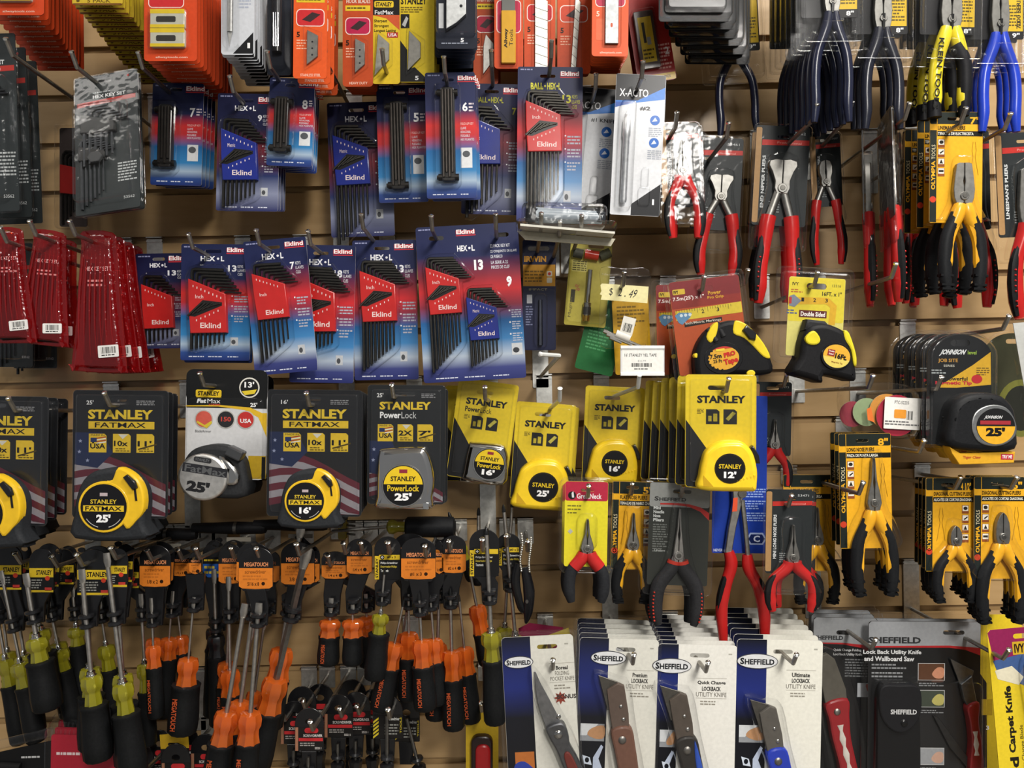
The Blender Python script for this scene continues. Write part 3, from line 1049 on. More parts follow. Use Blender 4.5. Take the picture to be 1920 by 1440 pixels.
# yellow cards
def ycard(d, ft, chrome=False, tw=1.0, cx=74, cy=164):
    K = Kind('tape_measure_pack', 'tape measure', d, (57, 24))
    w, h = 126, 205
    c = K.part('backing_card')
    c.prism(rr(0, 0, w, h, 7), -1, .5, 'i:f0d00c', holes=[slot(57, 24, 34, 8)], side='i:c9ab18')
    c.ink([(1, 82), (44, 142), (44, 204), (5, 204), (1, 200)], 'i:1b1b1c', .65)
    c.text('STANLEY', 21, 38, 107, 52, BLK, .8, .045)
    if chrome:
        c.text('Power', 21, 56, 52, 67, BLK, .8, .03)
        c.text('Lock', 53, 56, 76, 67, BLK, .8, 0)
    y = 74 if chrome else 63
    for i, x in enumerate((37, 68)):
        c.ink([(x, y), (x + 19, y), (x + 24, y + 4), (x + 24, y + 27), (x, y + 27)], 'i:201f1d', .75)
        if i:
            c.ink([(x + 4, y + 17), (x + 16, y + 4), (x + 22, y + 7), (x + 9, y + 21)], 'i:cfc24a', .9)
        else:
            c.ink(box(x + 4, y + 12, x + 10, y + 22), 'i:d9c431', .9)
            c.ink(box(x + 13, y + 8, x + 20, y + 22), 'i:d9c431', .9)
    c.fine(21, y - 1, 33, y + 9, 4, 'i:6b5a10', .8)
    t = K.part('tape_measure')
    if chrome:
        t.prism(crv([(40, 205), (36, 190), (40, 134), (48, 128), (104, 126), (116, 134), (124, 160), (120, 206)], 3), -14, 34, 'c:bdbbb6', 9, 3)
        q = K.part('dial_label', t)
        q.at(86, 166, 0, 1).prism(ell(0, 0, 34, n=32), 33, 34.5, 'c:d5d3cd', 1, 1)
        stanley_face(q, ft, 31, z=34.5)
    else:
        t.at(cx, cy, 0, tw)
        P = crv([(-51, 43), (-52, 18), (-47, -10), (-40, -28), (-20, -43), (6, -47), (26, -44), (42, -26), (50, 4), (50, 30), (47, 43), (30, 45)], 4)
        t.prism(P, -5, 32, 'p:f5cd0c', 9, 3)
        for a in range(-150, -60, 18):
            x, yy = 47 * cos(radians(a)), 44 * sin(radians(a))
            t.dome(x * .92, yy * .92 + 2, 7, 22, 8, 'p:f5cd0c', 8)
        for i in range(6):
            t.sweep([(8 + i * 7, 40, 27), (14 + i * 6, 24 - i * 2, 31.5)], 2.4, .7, 'p:f5cd0c', 6)
        t.ink([(-46, 16), (-28, 36), (-46, 36)], 'p:c79d08', 32.2)
        q = K.part('dial_label', t)
        q.at(cx + tw, cy + 3 * tw, 0, tw)
        q.prism(ell(0, 0, 27.5, n=32), 31, 32.8, 'p:2a2415', .8, 1)
        q.prism(ell(0, 0, 25, n=32), 32, 33.3, 'i:151517')
        q.text('STANLEY', -20, -8, 20, 0, 'i:dfbd12', 33.7, .025)
        q.text(ft + "'", -11, 5, 11, 17, 'i:f0f0f0', 33.7, .05)
        b = K.part('thumb_lock', t)
        b.at(cx, cy, 0, tw).prism([(38, -34), (44, -38), (54, -20), (56, -6), (50, -6), (44, -20)], 4, 24, 'p:1c1b19', 2)
    shell(K, 3, 3, w - 3, h - 3, 6, 5)
    return K


GY = 'yellow tape measure cards'
K = ycard(.21, '16', True)
run(K, (909, 736, .10), (884, 744, .055), 2, 'yellow card with a small chrome 16 foot tape, {} on its hook', GY, 7.5, jit=0, d_roll=-7)
K = ycard(.21, '25', False, 1.12, 66, 168)
run(K, (1018, 777, .09), (1026, 780, .05), 2, 'yellow card with a yellow 25 foot tape, below an empty pale hook, {}', GY, 4.2)
K = ycard(.21, '16', False, .99, 63, 156)
K.put(1148, 746, .08, 'yellow card with a yellow 16 foot tape, below the white price holder', GY, 2.6)
K = ycard(.21, '12', False, .98)
run(K, (1345, 727, .245), (1262, 738, .105), 6, 'yellow card with a yellow 12 foot tape, {} in its hookful', GY, .3, -6, jit=1.0, d_roll=3)


# ------------------------------------------------------------------ pliers
JAW = {'long': [(.12, 0), (.2, .05), (.42, .5), (.95, .84), (1.1, 1), (.8, 1.16)],
       'needle': [(.08, 0), (.12, .04), (.3, .45), (.6, .8), (.75, 1), (.6, 1.14)],
       'line': [(.7, 0), (1.05, .04), (1.3, .4), (1.5, .8), (1.4, 1.05), (.9, 1.35)],
       'diag': [(.05, 0), (.5, .12), (.95, .42), (1.1, .8), (1.05, 1.1), (.75, 1.4)],
       'nip': [(.9, -.03), (1.75, .04), (1.85, .2), (1.4, .42), (.95, .75), (1.0, 1), (.7, 1.2)],
       'slip': [(.25, 0), (.9, .05), (1.35, .3), (1.3, .6), (.95, .85), (1.05, 1.05), (.7, 1.25)]}


def pliers(K, x, yt, yp, ye, jaw, spread, hw, style, z=8, metal='m:8f8d88', end=.86, hs=.08):
    t = K.part('pliers')
    J, H = yp - yt, ye - yp
    for sg in (1, -1):
        out = [(x + sg * hw * a, yt + J * b) for a, b in JAW[jaw]]
        inn = [(x + sg * .35, yp + J * .2), (x + sg * .35, yp - J * .3), (x + sg * (.35 if jaw in ('diag', 'nip') else hw * .14), yp - J * .45), (x + sg * .35, yp - J * .62), (x + sg * .35, yt)]
        P = out + inn
        t.prism(P, z - 4, z + 5 + sg * .4, metal, .9, 1)
        t.sweep([(x + sg * hw * .3, yp + J * .05, z), (x + sg * (hw * .75 if hs < .1 else spread * .7), yp + H * (.2 if hs < .1 else hs + .04), z)], hw * .55, .6, metal, 8)
    t.prism(ell(x, yp, hw * .62, n=20), z - 5, z + 7, metal, .8, 1)
    t.prism(ell(x, yp, hw * .34, n=14), z, z + 7.8, 'm:6d6b66', .5, 1)
    for sg in (1, -1):
        g = lambda f: yp + H * (hs + (f - .08) * (1 - hs) / .92)
        xa, xb = (hw * .55, hw * .95) if hs < .1 else (spread * .66, spread * .76)
        P = crv([(x + sg * xa, g(.08), z), (x + sg * xb, g(.2), z), (x + sg * spread * .86, g(.42), z), (x + sg * spread, g(.63), z), (x + sg * spread * .97, g(.83), z), (x + sg * spread * end, ye, z)], 4, False)
        N = len(P)
        h = K.part('handle', t)
        sub = lambda a, b, dx, dz=0: [(p[0] + dx * sg, p[1], p[2] + dz) for p in P[int(a * (N - 1)):int(b * (N - 1)) + 1]]
        main, R = {'oly': ('r:1a1b1d', 1), 'pro': ('p:b81a18', 1), 'red': ('p:b81a18', 1), 'gn': ('r:26272a', 1), 'shf': ('r:2a2a2c', 1), 'chan': ('r:1c1c1e', 1)}.get(style, (style, 1))
        if style == 'oly':
            h.sweep(P, [hw * .7, hw * .95, hw, hw, hw * .95, hw * .62], .8, main, 10)
            h.sweep(sub(0, .42, -hw * .12), [hw * .8, hw * 1.05, hw * .98, hw * .7], .84, 'p:e0a20c', 10)
            h.sweep(sub(.2, .8, -hw * .5, 1), [hw * .5, hw * .62, hw * .55, hw * .6, hw * .25], .95, 'p:e0a20c', 8)
            for q in (.84, .9, .96):
                i = int(q * (N - 1))
                h.sweep([(P[i][0] - hw * .9, P[i][1], P[i][2] + .4), (P[i][0] + hw * .9, P[i][1] + 1, P[i][2] + .4)], hw * .3, 2.2, 'r:101113', 6)
        elif style in ('pro', 'chan'):
            a, b = ('p:b81a18', 'r:171718')
            h.sweep(P, [hw * 1.0, hw * 1.0, hw * .85, hw * .95, hw * .95, hw * .55], .8, a, 10)
            h.sweep(sub(.25, .97, hw * .42, hw * .25), [hw * .3, hw * .6, hw * .66, hw * .62, hw * .35], .9, b, 8)
            for q in range(7 if hw > 12 else 0):
                i = int((.5 + .06 * q) * (N - 1))
                h.dome(P[i][0] + sg * hw * .45, P[i][1], hw * .16, z + hw * .72, hw * .22, a, 6)
        elif style == 'gn':
            h.sweep(P, [hw * .85, hw, hw, hw, hw * .95, hw * .6], .8, main, 10)
            h.sweep(sub(0, .36, 0), [hw * .95, hw * 1.1, hw * 1.06], .84, 'p:b5201f', 10)
        elif style == 'shf':
            h.sweep(P, [hw * .8, hw, hw * 1.05, hw, hw * .9, hw * .5], .8, main, 10)
            h.sweep(sub(0, .14, 0), [hw * .9, hw * .95], .84, 'p:b5301f', 10)
            for q in range(9):
                i = int((.5 + .05 * q) * (N - 1))
                h.dome(P[i][0] + sg * hw * .5, P[i][1], hw * .16, z + hw * .55, hw * .3, 'p:b5301f', 6)
        else:
            h.sweep(P, [hw * .8, hw, hw * .95, hw * .95, hw * .95, hw * .6], .85, main, 10)
    return t


def olympia(d, w, h, t1, t2, size, jaw, cx, yt, yp, ye, spread, hw, icons=0, hole=None):
    K = Kind('pliers_pack', 'pliers', d, hole or (w * .45, 13))
    c = K.part('backing_card')
    Y, G = 'i:e3a60c', 'i:1d2420'
    hx, hy = K.o
    c.prism(rr(0, 0, w, h, 3), -1, .5, Y, holes=[slot(hx, hy, 24, 6)], side='i:c8b98a')
    c.ink(rr(.3, .3, w - .3, 23, 3), G, .6) if False else None
    c.cap(rr(.3, .3, w - .3, 23, 3), .62, G, holes=[slot(hx, hy, 24, 6)])
    c.ink(box(.3, 34.5, 13, h - 1), G, .62)
    c.ink(box(13, 36, w - .3, 45.5), 'i:15140f', .62)
    c.ink(box(13, .5, 14, 45), Y, .7)
    c.text(size, w - 24, 9, w - 5, 23, Y, .8, .03)
    c.text(t1, 15, 26, min(w - 4, 15 + len(t1) * 3.2), 33.5, 'i:3a2a08', .8, .03)
    c.text(t2, 15, 38, min(w - 2, 15 + len(t2) * 2.9), 43.5, 'i:e9e6d8', .8, .02)
    c.text('OLYMPIA', 3, 92, 10.5, 92 + h * .26, Y, .8, .03, rot=90)
    c.text('TOOLS', 3.5, 62, 10.5, 89, 'i:d9cda6', .8, 0, rot=90)
    for i in range(4):
        x = (w - 22) if icons else 15
        y = 51 + i * 18
        c.ink(box(x, y, x + 13, y + 16), 'i:8a4a22', .8)
        c.ink(box(x + 1, y + 1, x + 12, y + 11), 'i:e6e0d0', .95)
        c.ink([ell(x + 6.5, y + 6, 4, 3.4, 10), [(x + 3, y + 8), (x + 10, y + 3), (x + 11, y + 5), (x + 5, y + 10)], [(x + 3, y + 10), (x + 6.5, y + 2), (x + 10, y + 10)], box(x + 2, y + 4, x + 11, y + 8)][i], 'i:2a2622', 1.05)
    c.ink(ell(6.5, h * .79, 6, 6, 12), 'i:c23a20', .8)
    # thin outline drawing of the tool
    dx = w * .84 if not icons else w * .32
    c.sweep([(dx - 2, 56, .8), (dx - 4, 72, .8), (dx - 2, 84, .8), (dx - 8, 118, .8)], .5, .5, 'i:a87a10', 4)
    c.sweep([(dx + 2, 56, .8), (dx + 4, 72, .8), (dx + 2, 84, .8), (dx + 8, 118, .8)], .5, .5, 'i:a87a10', 4)
    pliers(K, cx, yt, yp, ye, jaw, spread, hw, 'oly')
    b = K.part('blister')
    J = yp - yt
    b.prism(crv([(cx - hw * 1.3, yt - 6), (cx - hw * .5, yt - 13), (cx + hw * .5, yt - 13), (cx + hw * 1.3, yt - 6), (cx + hw * 1.8, yp), (cx + spread + hw * .6, yp + (ye - yp) * .22), (cx + spread + hw, h - 3), (cx - spread - hw, h - 3), (cx - spread - hw * .6, yp + (ye - yp) * .22), (cx - hw * 1.8, yp)], 3), .7, 15, CLR, 3, 2, back=False)
    return K


GO = 'yellow carded pliers'
K = olympia(.225, 99, 208, "LINEMAN'S PLIERS", 'TENAZAS DE ELECTRICISTA', '7"', 'line', 59, 98, 160, 338, 33, 13)
run(K, (1788, 223, .225), (1738, 256, .15), 3, "yellow card of 7 inch lineman's pliers, {} on its hook", GO, .5)
K = olympia(.20, 97, 214, 'LONG NOSE PLIERS', 'PINZA DE PUNTA LARGA', '8"', 'long', 60, 44, 128, 302, 33, 12)
run(K, (1616, 826, .205), (1598, 822, .15), 3, 'yellow card of 8 inch long nose pliers, {} on its hook', GO, -1.0)
K = olympia(.20, 91, 175, 'DIAGONAL CUTTING PLIERS', 'ALICATES DE CORTAR DIAGONAL', '4 1/2"', 'diag', 52, 88, 116, 232, 33, 10, 1)
run(K, (1776, 909, .20), (1752, 906, .10), 4, 'yellow card of small 4 1/2 inch diagonal cutters, {} on its hook', GO, .3, yaw=2)
K = olympia(.20, 96, 190, 'DIAGONAL CUTTING PLIERS', 'ALICATES DE CORTAR DIAGONAL', '6"', 'diag', 48, 65, 110, 272, 37, 12)
run(K, (1869, 907, .205), (1850, 903, .15), 3, 'yellow card of 6 inch diagonal cutters, {} on its hook', GO, .3, yaw=2)
K = olympia(.14, 97, 180, 'LONG NOSE PLIERS', 'PINZA DE PUNTA LARGA', '6"', 'long', 60, 60, 120, 240, 33, 11)
K.put(1512, 903, .14, 'yellow card of 6 inch long nose pliers behind the small red long nose pliers', GO, 0)
K = olympia(.17, 82, 165, 'FLAT NOSE PLIERS', 'TENAZAS DE NARIZ CHATA', '5"', 'long', 40, 58, 118, 228, 28, 11, 1, (38, 11))
K.put(1186, 914, .16, 'yellow card of flat nose pliers between the red-topped card and the grey clamshell', GO, 1.5)


def pro(d, w, h, title, jaw, cx, yt, yp, ye, spread, hw, hole, num='53473', style='pro', clear=None, end=.86, hs=.08):
    K = Kind('pliers_pack', 'pliers', d, hole)
    c = K.part('backing_card')
    c.prism(rr(0, 0, w, h * .8, 5), -1, .5, 'i:25292a', holes=[slot(hole[0], hole[1], 24, 6)], side='i:4a4a4a')
    c.ink(rr(.4, 4, 11, h * .78, 3), 'i:a98354', .65)
    c.ink([(12, h * .115), (w - .5, h * .105), (w - .5, h * .145), (12, h * .16)], 'i:bb2b22', .7)
    c.text('Professional', w * .4, h * .125, w * .85, h * .142, 'i:e39a90', .85, 0)
    c.text(num, w * .68, h * .045, w * .92, h * .065, 'i:c9cccc', .8, 0)
    c.text(title, 14, h * .24, 20, h * .66, 'i:d9dcdc', .8, .03, rot=90)
    c.fine(w * .3, h * .6, w * .5, h * .7, 5, 'i:8b9090', .7)
    pliers(K, cx, yt, yp, ye, jaw, spread, hw, style, end=end, hs=hs)
    b = K.part('clamshell')
    b.prism(rr(-4, -4, w + 4, h, 9), -2, 1.3, 'gb:', 1, 1)
    b.rim(rr(-3, -3, w + 3, h - 1, 8), 1.5, 1.2)
    b.prism(crv([(cx - hw * 1.8, yt - 8), (cx + hw * 1.8, yt - 8), (cx + hw * 2, yp), (cx + spread + hw, h - 14), (cx + spread, h - 6), (cx - spread, h - 6), (cx - spread - hw, h - 14), (cx - hw * 2, yp)], 3), 1.3, 17, 'gb:', 4, 2, back=False)
    return K


GP_ = 'red handled pliers in clear packs'
K = pro(.18, 72, 190, 'LONG NOSE PLIERS', 'long', 38, 34, 92, 218, 27, 10, (22, 14))
run(K, (1259, 246, .185), (1276, 262, .09), 4, 'shiny clear pack of small red long nose pliers, {} on its hook', GP_, -1.5, 0, -3, jit=1, d_roll=4)
K = pro(.10, 92, 215, 'END NIPPER', 'nip', 52, 72, 112, 258, 33, 12, (22, 40), '53461', hs=.22)
K.put(1322, 297, .11, 'clear pack of red nippers with curved jaws, next to the shiny long nose pack', GP_, 3)
K = pro(.13, 100, 232, 'END NIPPER PLIERS', 'nip', 50, 66, 118, 332, 31, 14, (52, 20), '53462', end=1.0, hs=.24)
run(K, (1470, 257, .14), (1460, 266, .09), 2, 'clear pack of red end nipper pliers with black dotted grips, {}', GP_, 3.2)
K = pro(.11, 58, 170, 'SLIP JOINT PLIERS', 'slip', 24, 52, 92, 246, 26, 9, (18, 12), '53477', hs=.22)
K.put(1535, 264, .11, 'clear pack of red slip joint pliers beside the end nippers', GP_, -2.5)
K = pro(.14, 96, 232, 'DIAGONAL PLIERS', 'diag', 50, 66, 150, 332, 26, 14, (50, 16), '53464')
K.put(1617, 256, .15, 'red pliers pack turned edge-on, the duller of two beside the yellow cards', GP_, 1, 66)
K.put(1659, 238, .20, 'red pliers pack turned edge-on and shining, nearest the yellow lineman cards', GP_, 1.5, 78)
K = pro(.10, 96, 232, "LINESMAN'S PLIERS", 'line', 52, 66, 150, 332, 32, 14, (50, 16), '53465')
K.put(1808, 262, .10, 'red pliers in clear plastic half hidden behind the yellow lineman cards', GP_, -1.5)
K.put(1742, 262, .085, 'dim red pliers pack deep behind the edge-on packs', GP_, 1)
K.put(1695, 266, .07, 'dim red pliers pack hanging deep beside the groove', GP_, 2, 50)
K.put(1918, 265, .16, "clear pack of red linesman's pliers cut by the picture edge", GP_, -2.5)
K = pro(.14, 72, 175, 'MINI BENT NOSE PLIERS', 'long', 38, 70, 118, 205, 26, 9, (36, 12))
K.put(1449, 728, .13, 'clear pack of mini bent nose pliers with red grips, right of the yellow tapes', GP_, 1)
K = pro(.19, 86, 195, 'MINI LONG NOSE PLIERS', 'long', 48, 64, 124, 224, 40, 11, (44, 16), '53471')
run(K, (1481, 934, .20), (1490, 936, .15), 2, 'clear pack of mini long nose pliers with splayed red grips, {}', GP_, 1)

# red-topped yellow card
K = Kind('pliers_pack', 'pliers', .19, (42, 15))
c = K.part('backing_card')
c.prism(rr(0, 0, 80, 158, 4), -1, .5, 'i:e3d516', holes=[slot(42, 15, 26, 7)], side='i:d9cf60')
c.cap(rr(.3, .3, 79.7, 36, 4), .65, 'i:b5233f', holes=[slot(42, 15, 26, 7)])
c.ink(ell(13, 26, 7.5, n=16), 'i:151515', .75)
c.ink([(13, 30), (12, 22), (15, 18), (16, 22), (17, 30)], 'i:dddddd', .9)
c.text('GreatNeck', 22, 22, 68, 32, 'i:f2eaea', .8, .02)
for i in range(3):
    c.fine(5, 43 + 6.5 * i, 32, 48 + 6.5 * i, 1, 'i:7b741e', .8, i)
c.ink([(11, 88), (16, 93), (11, 98), (6, 93)], 'i:b9b9ae', .8)
pliers(K, 42, 68, 122, 222, 'long', 32, 11, 'gn')
b = K.part('clamshell')
b.prism(rr(-8, -8, 90, 170, 10), -2, 1.3, CLR, 1, 1)
b.rim(rr(-7, -7, 89, 169, 9), 1.4, 1.3)
b.prism(rr(24, 58, 60, 124, 12), 1.3, 17, CLR, 4, 2, back=False)
run(K, (1102, 918, .20), (1094, 922, .12), 3, 'yellow and red card of red and black gripped pliers, {}', 'red-topped yellow pliers cards', 1)

# grey needle nose clamshell
K = Kind('pliers_pack', 'pliers', .18, (60, 16))
c = K.part('backing_card')
c.prism(rr(0, 0, 112, 190, 4), -1, .5, 'i:31332f', holes=[slot(60, 16, 34, 7)], side='i:777777')
c.cap(rr(.3, .3, 111.7, 45, 4), .6, 'i:8d8f8c', holes=[slot(60, 16, 34, 7)])
c.ink([(20, 38), (50, 37), (75, 39), (95, 44), (111.5, 54), (111.5, 68), (95, 52), (75, 44), (50, 41), (20, 41)], 'i:b8312c', .75)
c.text('S', 9, 26, 17, 34, 'i:2b2c2c', .8, .03)
c.text('HEFFIELD', 18, 27.5, 68, 34, 'i:2b2c2c', .8, .03)
for i, q in enumerate(('Mini', 'Needle', 'Nose', 'Pliers')):
    c.text(q, 8, 44 + i * 7.5, 8 + len(q) * 3.3, 50 + i * 7.5, 'i:c9ccca', .8, .03)
c.fine(8, 76, 36, 130, 12, 'i:6d706c', .7)
c.text('Lifetime', 12, 124, 32, 128, 'i:b5b8b4', .8, 0)
pliers(K, 55, 46, 132, 262, 'needle', 38, 13, 'shf', metal='m:a3a19c')
b = K.part('clamshell')
b.prism(rr(-8, -8, 121, 208, 9), -2, 1.3, CLR, 1, 1)
b.rim(rr(-7, -7, 120, 207, 8), 1.4, 1.4)
b.prism(crv([(44, 38), (66, 38), (76, 120), (98, 190), (94, 200), (16, 200), (12, 190), (36, 120)], 3), 1.3, 18, CLR, 4, 2, back=False)
run(K, (1279, 922, .19), (1268, 926, .14), 2, 'grey clamshell of mini needle nose pliers with black grips, {}', 'grey needle nose packs', 2)

# blue carded long reach pliers
K = Kind('pliers_pack', 'pliers', .13, (50, 0))
c = K.part('backing_card')
c.prism(rr(0, 0, 100, 290, 3), -1, .5, 'i:1a3a9c', side='i:2a4aa8')
for i in range(3):
    c.fine(56, 170 + i * 22, 98, 188 + i * 22, 4, 'i:8fa6de', .7, i)
c.prism([(64, 263), (70, 252), (94, 252), (100, 263), (94, 274), (70, 274)], .5, .9, 'i:9fb0d8')
c.prism([(67, 263), (72, 255), (92, 255), (97, 263), (92, 271), (72, 271)], .9, 1.2, 'i:17265c')
c.text('C', 76, 257, 88, 269, 'i:c9d2ea', 1.4, .03)
c.text('NEVER', 3, 282, 20, 287, 'i:c9d2ea', .8, .02)
t = K.part('pliers')
t.prism([(32, 150), (52, 150), (50, 196), (40, 240), (32, 290), (20, 286), (26, 240), (34, 196)], 6, 17, 'm:a09d97', 1.5, 1)
t.prism([(46, 150), (60, 152), (58, 176), (46, 196)], 8, 19, 'm:8c8983', 1.5, 1)
t.sweep([(52, 190, 12), (58, 240, 12), (64, 300, 12)], 4.5, .8, 'm:9a978f', 8)
t.prism(ell(50, 178, 8), 12, 20, 'm:77746e', .6, 1)
s = K.part('price_sticker', t)
s.prism([(34, 186), (42, 185), (41, 210), (32, 211)], 17, 17.5, 'i:d9502c')
for sg, P in ((-1, [(28, 284), (33, 310), (22, 350), (16, 390), (20, 448)]), (1, [(62, 290), (66, 316), (84, 350), (94, 395), (96, 446)])):
    h = K.part('handle', t)
    Q = crv([(x, y, 11) for x, y in P], 5, False)
    h.sweep(Q, [9, 12, 11, 12, 11, 8], .85, 'p:b81a18', 10)
    h.sweep([(x + sg * 4, y, z + 1.5) for x, y, z in Q[5:17]], [3, 8, 8, 6], 1, 'r:171718', 8)
K.put(1388, 742, .15, 'long channel-joint pliers with red grips on a blue card behind the yellow tapes', None, .5)


def klein(d, col, spread, ye, size, hw=9, text=None, two=False):
    K = Kind('pliers_pack', 'pliers', d, (0, -145))
    c = K.part('backing_card')
    c.prism(rr(-52, -160, 52, 25, 4), -2, -1, 'i:1e1e20', holes=[slot(0, -145, 26, 7)])
    c.ink(box(14, -120, 50, 10), 'i:d9b214', -.85)
    c.fine(20, -40, 46, 2, 7, 'i:5f4f16', -.7)
    c.text(size, 30, 13, 44, 22, 'i:e6e6e6', -.7, .03)
    if two:
        c.text('7000 SERIES', 38, -60, 46, 5, 'i:2c2a20', -.7, .02, rot=90)
    t = pliers(K, 0, -78, 2, ye, 'line', spread, hw, col, 9, 'm:74736f', end=1.06)
    t.sweep([(0, -6, 14), (0, 22, 12)], 4, 1, 'p:1a1a1a', 6)
    if text:
        h = K.part('grip_print', t)
        h.at(-spread, ye * .62, 4).text(text, -5, -70, 5, 60, 'i:14140f', 9 + hw * .95, .03, rot=-90)
        g = K.part('black_grip', t)
        g.sweep(crv([(10, 48, 9.5), (spread * .92, ye * .45, 9.5), (spread + 1, ye * .7, 9.5), (spread, ye + 2, 9.5)], 4, False), [hw * .9, hw * 1.05, hw * 1.05, hw * .7], .9, 'r:17171a', 10)
        g.sweep(crv([(-spread - 2, ye * .86, 9), (-spread, ye + 6, 9)], 3, False), [hw * .9, hw], .9, 'r:17171a', 10)
    b = K.part('clamshell')
    b.prism(rr(-62, -165, 62, 88, 7), -3, 1.2, CLR, 1, 1)
    b.rim(rr(-61, -164, 61, 87, 6))
    b.rim(rr(-52, -108, 52, 78, 6), 19.5)
    b.prism(rr(-54, -110, 54, 80, 6), 1.2, 20, CLR, 4, 2, back=False)
    b.prism([(-18, 40), (18, 40), (26, 76), (-26, 76)], 20, 24, CLR, 3, 1, back=False)
    for x in (-36, 0, 36):
        b.dome(x, 66, 7, 20, 5, CLR, 10)
    return K


GK = 'large pliers in clear packs along the top'
NAVY = 'p:191d33'
K = klein(.10, NAVY, 34, 190, '9"', 8.5)
K.put(1366, -70, .075, 'single navy-handled diagonal pliers in clear plastic, handles spread wide', GK, -3)
K = klein(.22, NAVY, 30, 222, '8"', 10)
run(K, (1556, -140, .235), (1490, -60, .09), 7, 'navy-handled pliers in clear plastic, {} in the thick hookful', GK, 0, yaw=-2)
K = klein(.21, 'p:1c1e2a', 30, 205, '8"', 11)
run(K, (1650, -108, .22), (1628, -84, .15), 3, 'charcoal-handled pliers in clear plastic, {} on its hook', GK, 0)
K = klein(.22, 'p:e0cc16', 27, 178, '8"', 13, 'KLEIN TOOLS')
run(K, (1780, -106, .225), (1736, -64, .13), 3, 'yellow and black handled pliers in clear plastic, {} on its hook', GK, 1)
K = klein(.21, 'p:1c3bb4', 30, 200, '9"', 11, None, True)
run(K, (1868, -98, .22), (1846, -72, .14), 3, 'bright blue handled pliers in clear plastic, {} on its hook', GK, 0)


# ------------------------------------------------------------------ blade cards of the top row
def blade_card(name, d, w, h, base, what, foot=None, side='i:8a3a1c', hole=None):
    K = Kind(name, 'blade card', d, hole or (w * .5, 12))
    c = K.part('backing_card')
    c.prism(rr(0, 0, w, h, 6), -.7, .5, base, side=side, holes=[slot(K.o[0], K.o[1], 18, 6)])
    if foot:
        c.text(foot, w * .22, h - 9, w * .82, h - 4, 'i:f3c9b4', .7, .01)
    what(K, c, w, h)
    return K


def speech(c, x0, y0, x1, y1, col='i:c2282c'):
    c.ink(rr(x0, y0, x1, y1, 8), 'i:f0d8d0', .65)
    c.ink(rr(x0 + 1.5, y0 + 1.5, x1 - 1.5, y1 - 1.5, 7), col, .8)


def sleeve(K, P, h=7):
    K.part('blister').prism(P, .6, h, CLR, 2, 1, back=False)


def pack2(K, c, w, h):
    speech(c, 8, h - 128, w - 24, h - 98)
    for i in (0, 1):
        y = h - 92 + i * 35
        b = K.part('blade_dispenser')
        b.prism(rr(15, y, w - 20, y + 34, 3), .5, 9, 'p:b9b7a6', 1)
        b.ink(box(15, y, w - 20, y + 8), 'p:d9bb1c', 9.1)
        b.ink(box(15, y + 28, w - 20, y + 34), 'p:d9bb1c', 9.1)
        b.ink(rr(26, y + 13, w - 36, y + 24, 3), 'i:35332f', 9.1)
    sleeve(K, rr(11, h - 96, w - 16, h - 18, 6), 12)


ORA = 'i:cc4318'
K = blade_card('blade_card', .22, 98, 190, ORA, pack2, 'allwaytools.com')
run(K, (320, -66, .235), (392, 30, .08), 12, 'orange card of two boxed yellow blade packs, {} in its hookful', 'orange boxed blade cards', 0, jit=.8)
run(K, (33, -152, .235), (112, -24, .08), 12, 'orange blade card at the upper picture corner, {} in its hookful', 'orange boxed blade cards by the corner', 0, jit=.8)


def five(K, c, w, h):
    c.ink(box(4, h - 120, w - 4, h - 24), 'i:d9bc22', .6)
    c.text('5 PACK', w * .3, h - 12, w * .76, h - 5, 'i:6d5210', .7, .02)
    c.ink(box(2, h - 3.5, w - 2, h - .5), 'i:6a3f1c', .7)
    c.ink(rr(8, h - 34, 14, h - 6, 2), 'i:5c4a18', .7)


K = blade_card('blade_card', .24, 95, 170, 'i:c7a824', five, None, 'i:8a5a20')
run(K, (183, -148, .24), (300, 24, .06), 18, 'yellow five-pack blade card, {} in its long hookful', 'yellow five-pack blade cards', 0, jit=.6)


def xwhite(K, c, w, h):
    c.ink([(w - 2, h - 42), (w - 2, h - 2), (w - 40, h - 2)], 'i:1c1c1f', .65)
    c.text('1', w - 13, h - 22, w - 8, h - 12, 'i:eeeeee', .8, .03)
    c.fine(w * .55, h * .3, w - 4, h * .55, 8, 'i:a9b0c0', .7)
    k = K.part('knife')
    k.sweep([(w * .3, h - 40, 6), (w * .32, 20, 6)], 5.5, .8, 'm:a8a8a6', 8)
    k.prism([(w * .3 - 4, h - 40), (w * .3 + 4, h - 40), (w * .28, h - 14)], 5, 7, 'm:c9c9c6')
    sleeve(K, rr(6, 8, w * .55, h - 10, 7), 14)


K = blade_card('hobby_knife_card', .22, 62, 190, 'i:c9ccd2', xwhite, None, 'i:b5b5b8')
run(K, (446, -76, .225), (488, 6, .07), 11, 'white hobby knife card with black corner, {} in its hookful', 'white hobby knife cards of the top row', 0, jit=.8)


def blk_knife(K, c, w, h):
    k = K.part('knife')
    k.sweep([(w * .45, h - 40, 8), (w * .45, h - 100, 8), (w * .45, 10, 8)], [9, 10, 10], .9, 'p:26272b', 10)
    for i in (-4, 0, 4):
        k.sweep([(w * .45 + i, h - 48, 15.5), (w * .45 + i, h - 110, 15.5)], 1.3, None, 'c:c4c6ca', 5)
    sleeve(K, rr(4, 10, w - 8, h - 12, 8), 19)


K = blade_card('hobby_knife_card', .16, 45, 190, 'i:20242e', blk_knife)
run(K, (524, -38, .17), (532, -30, .14), 2, 'black-handled hobby knife in a dark card, {}', 'dark hobby knife cards', 0)


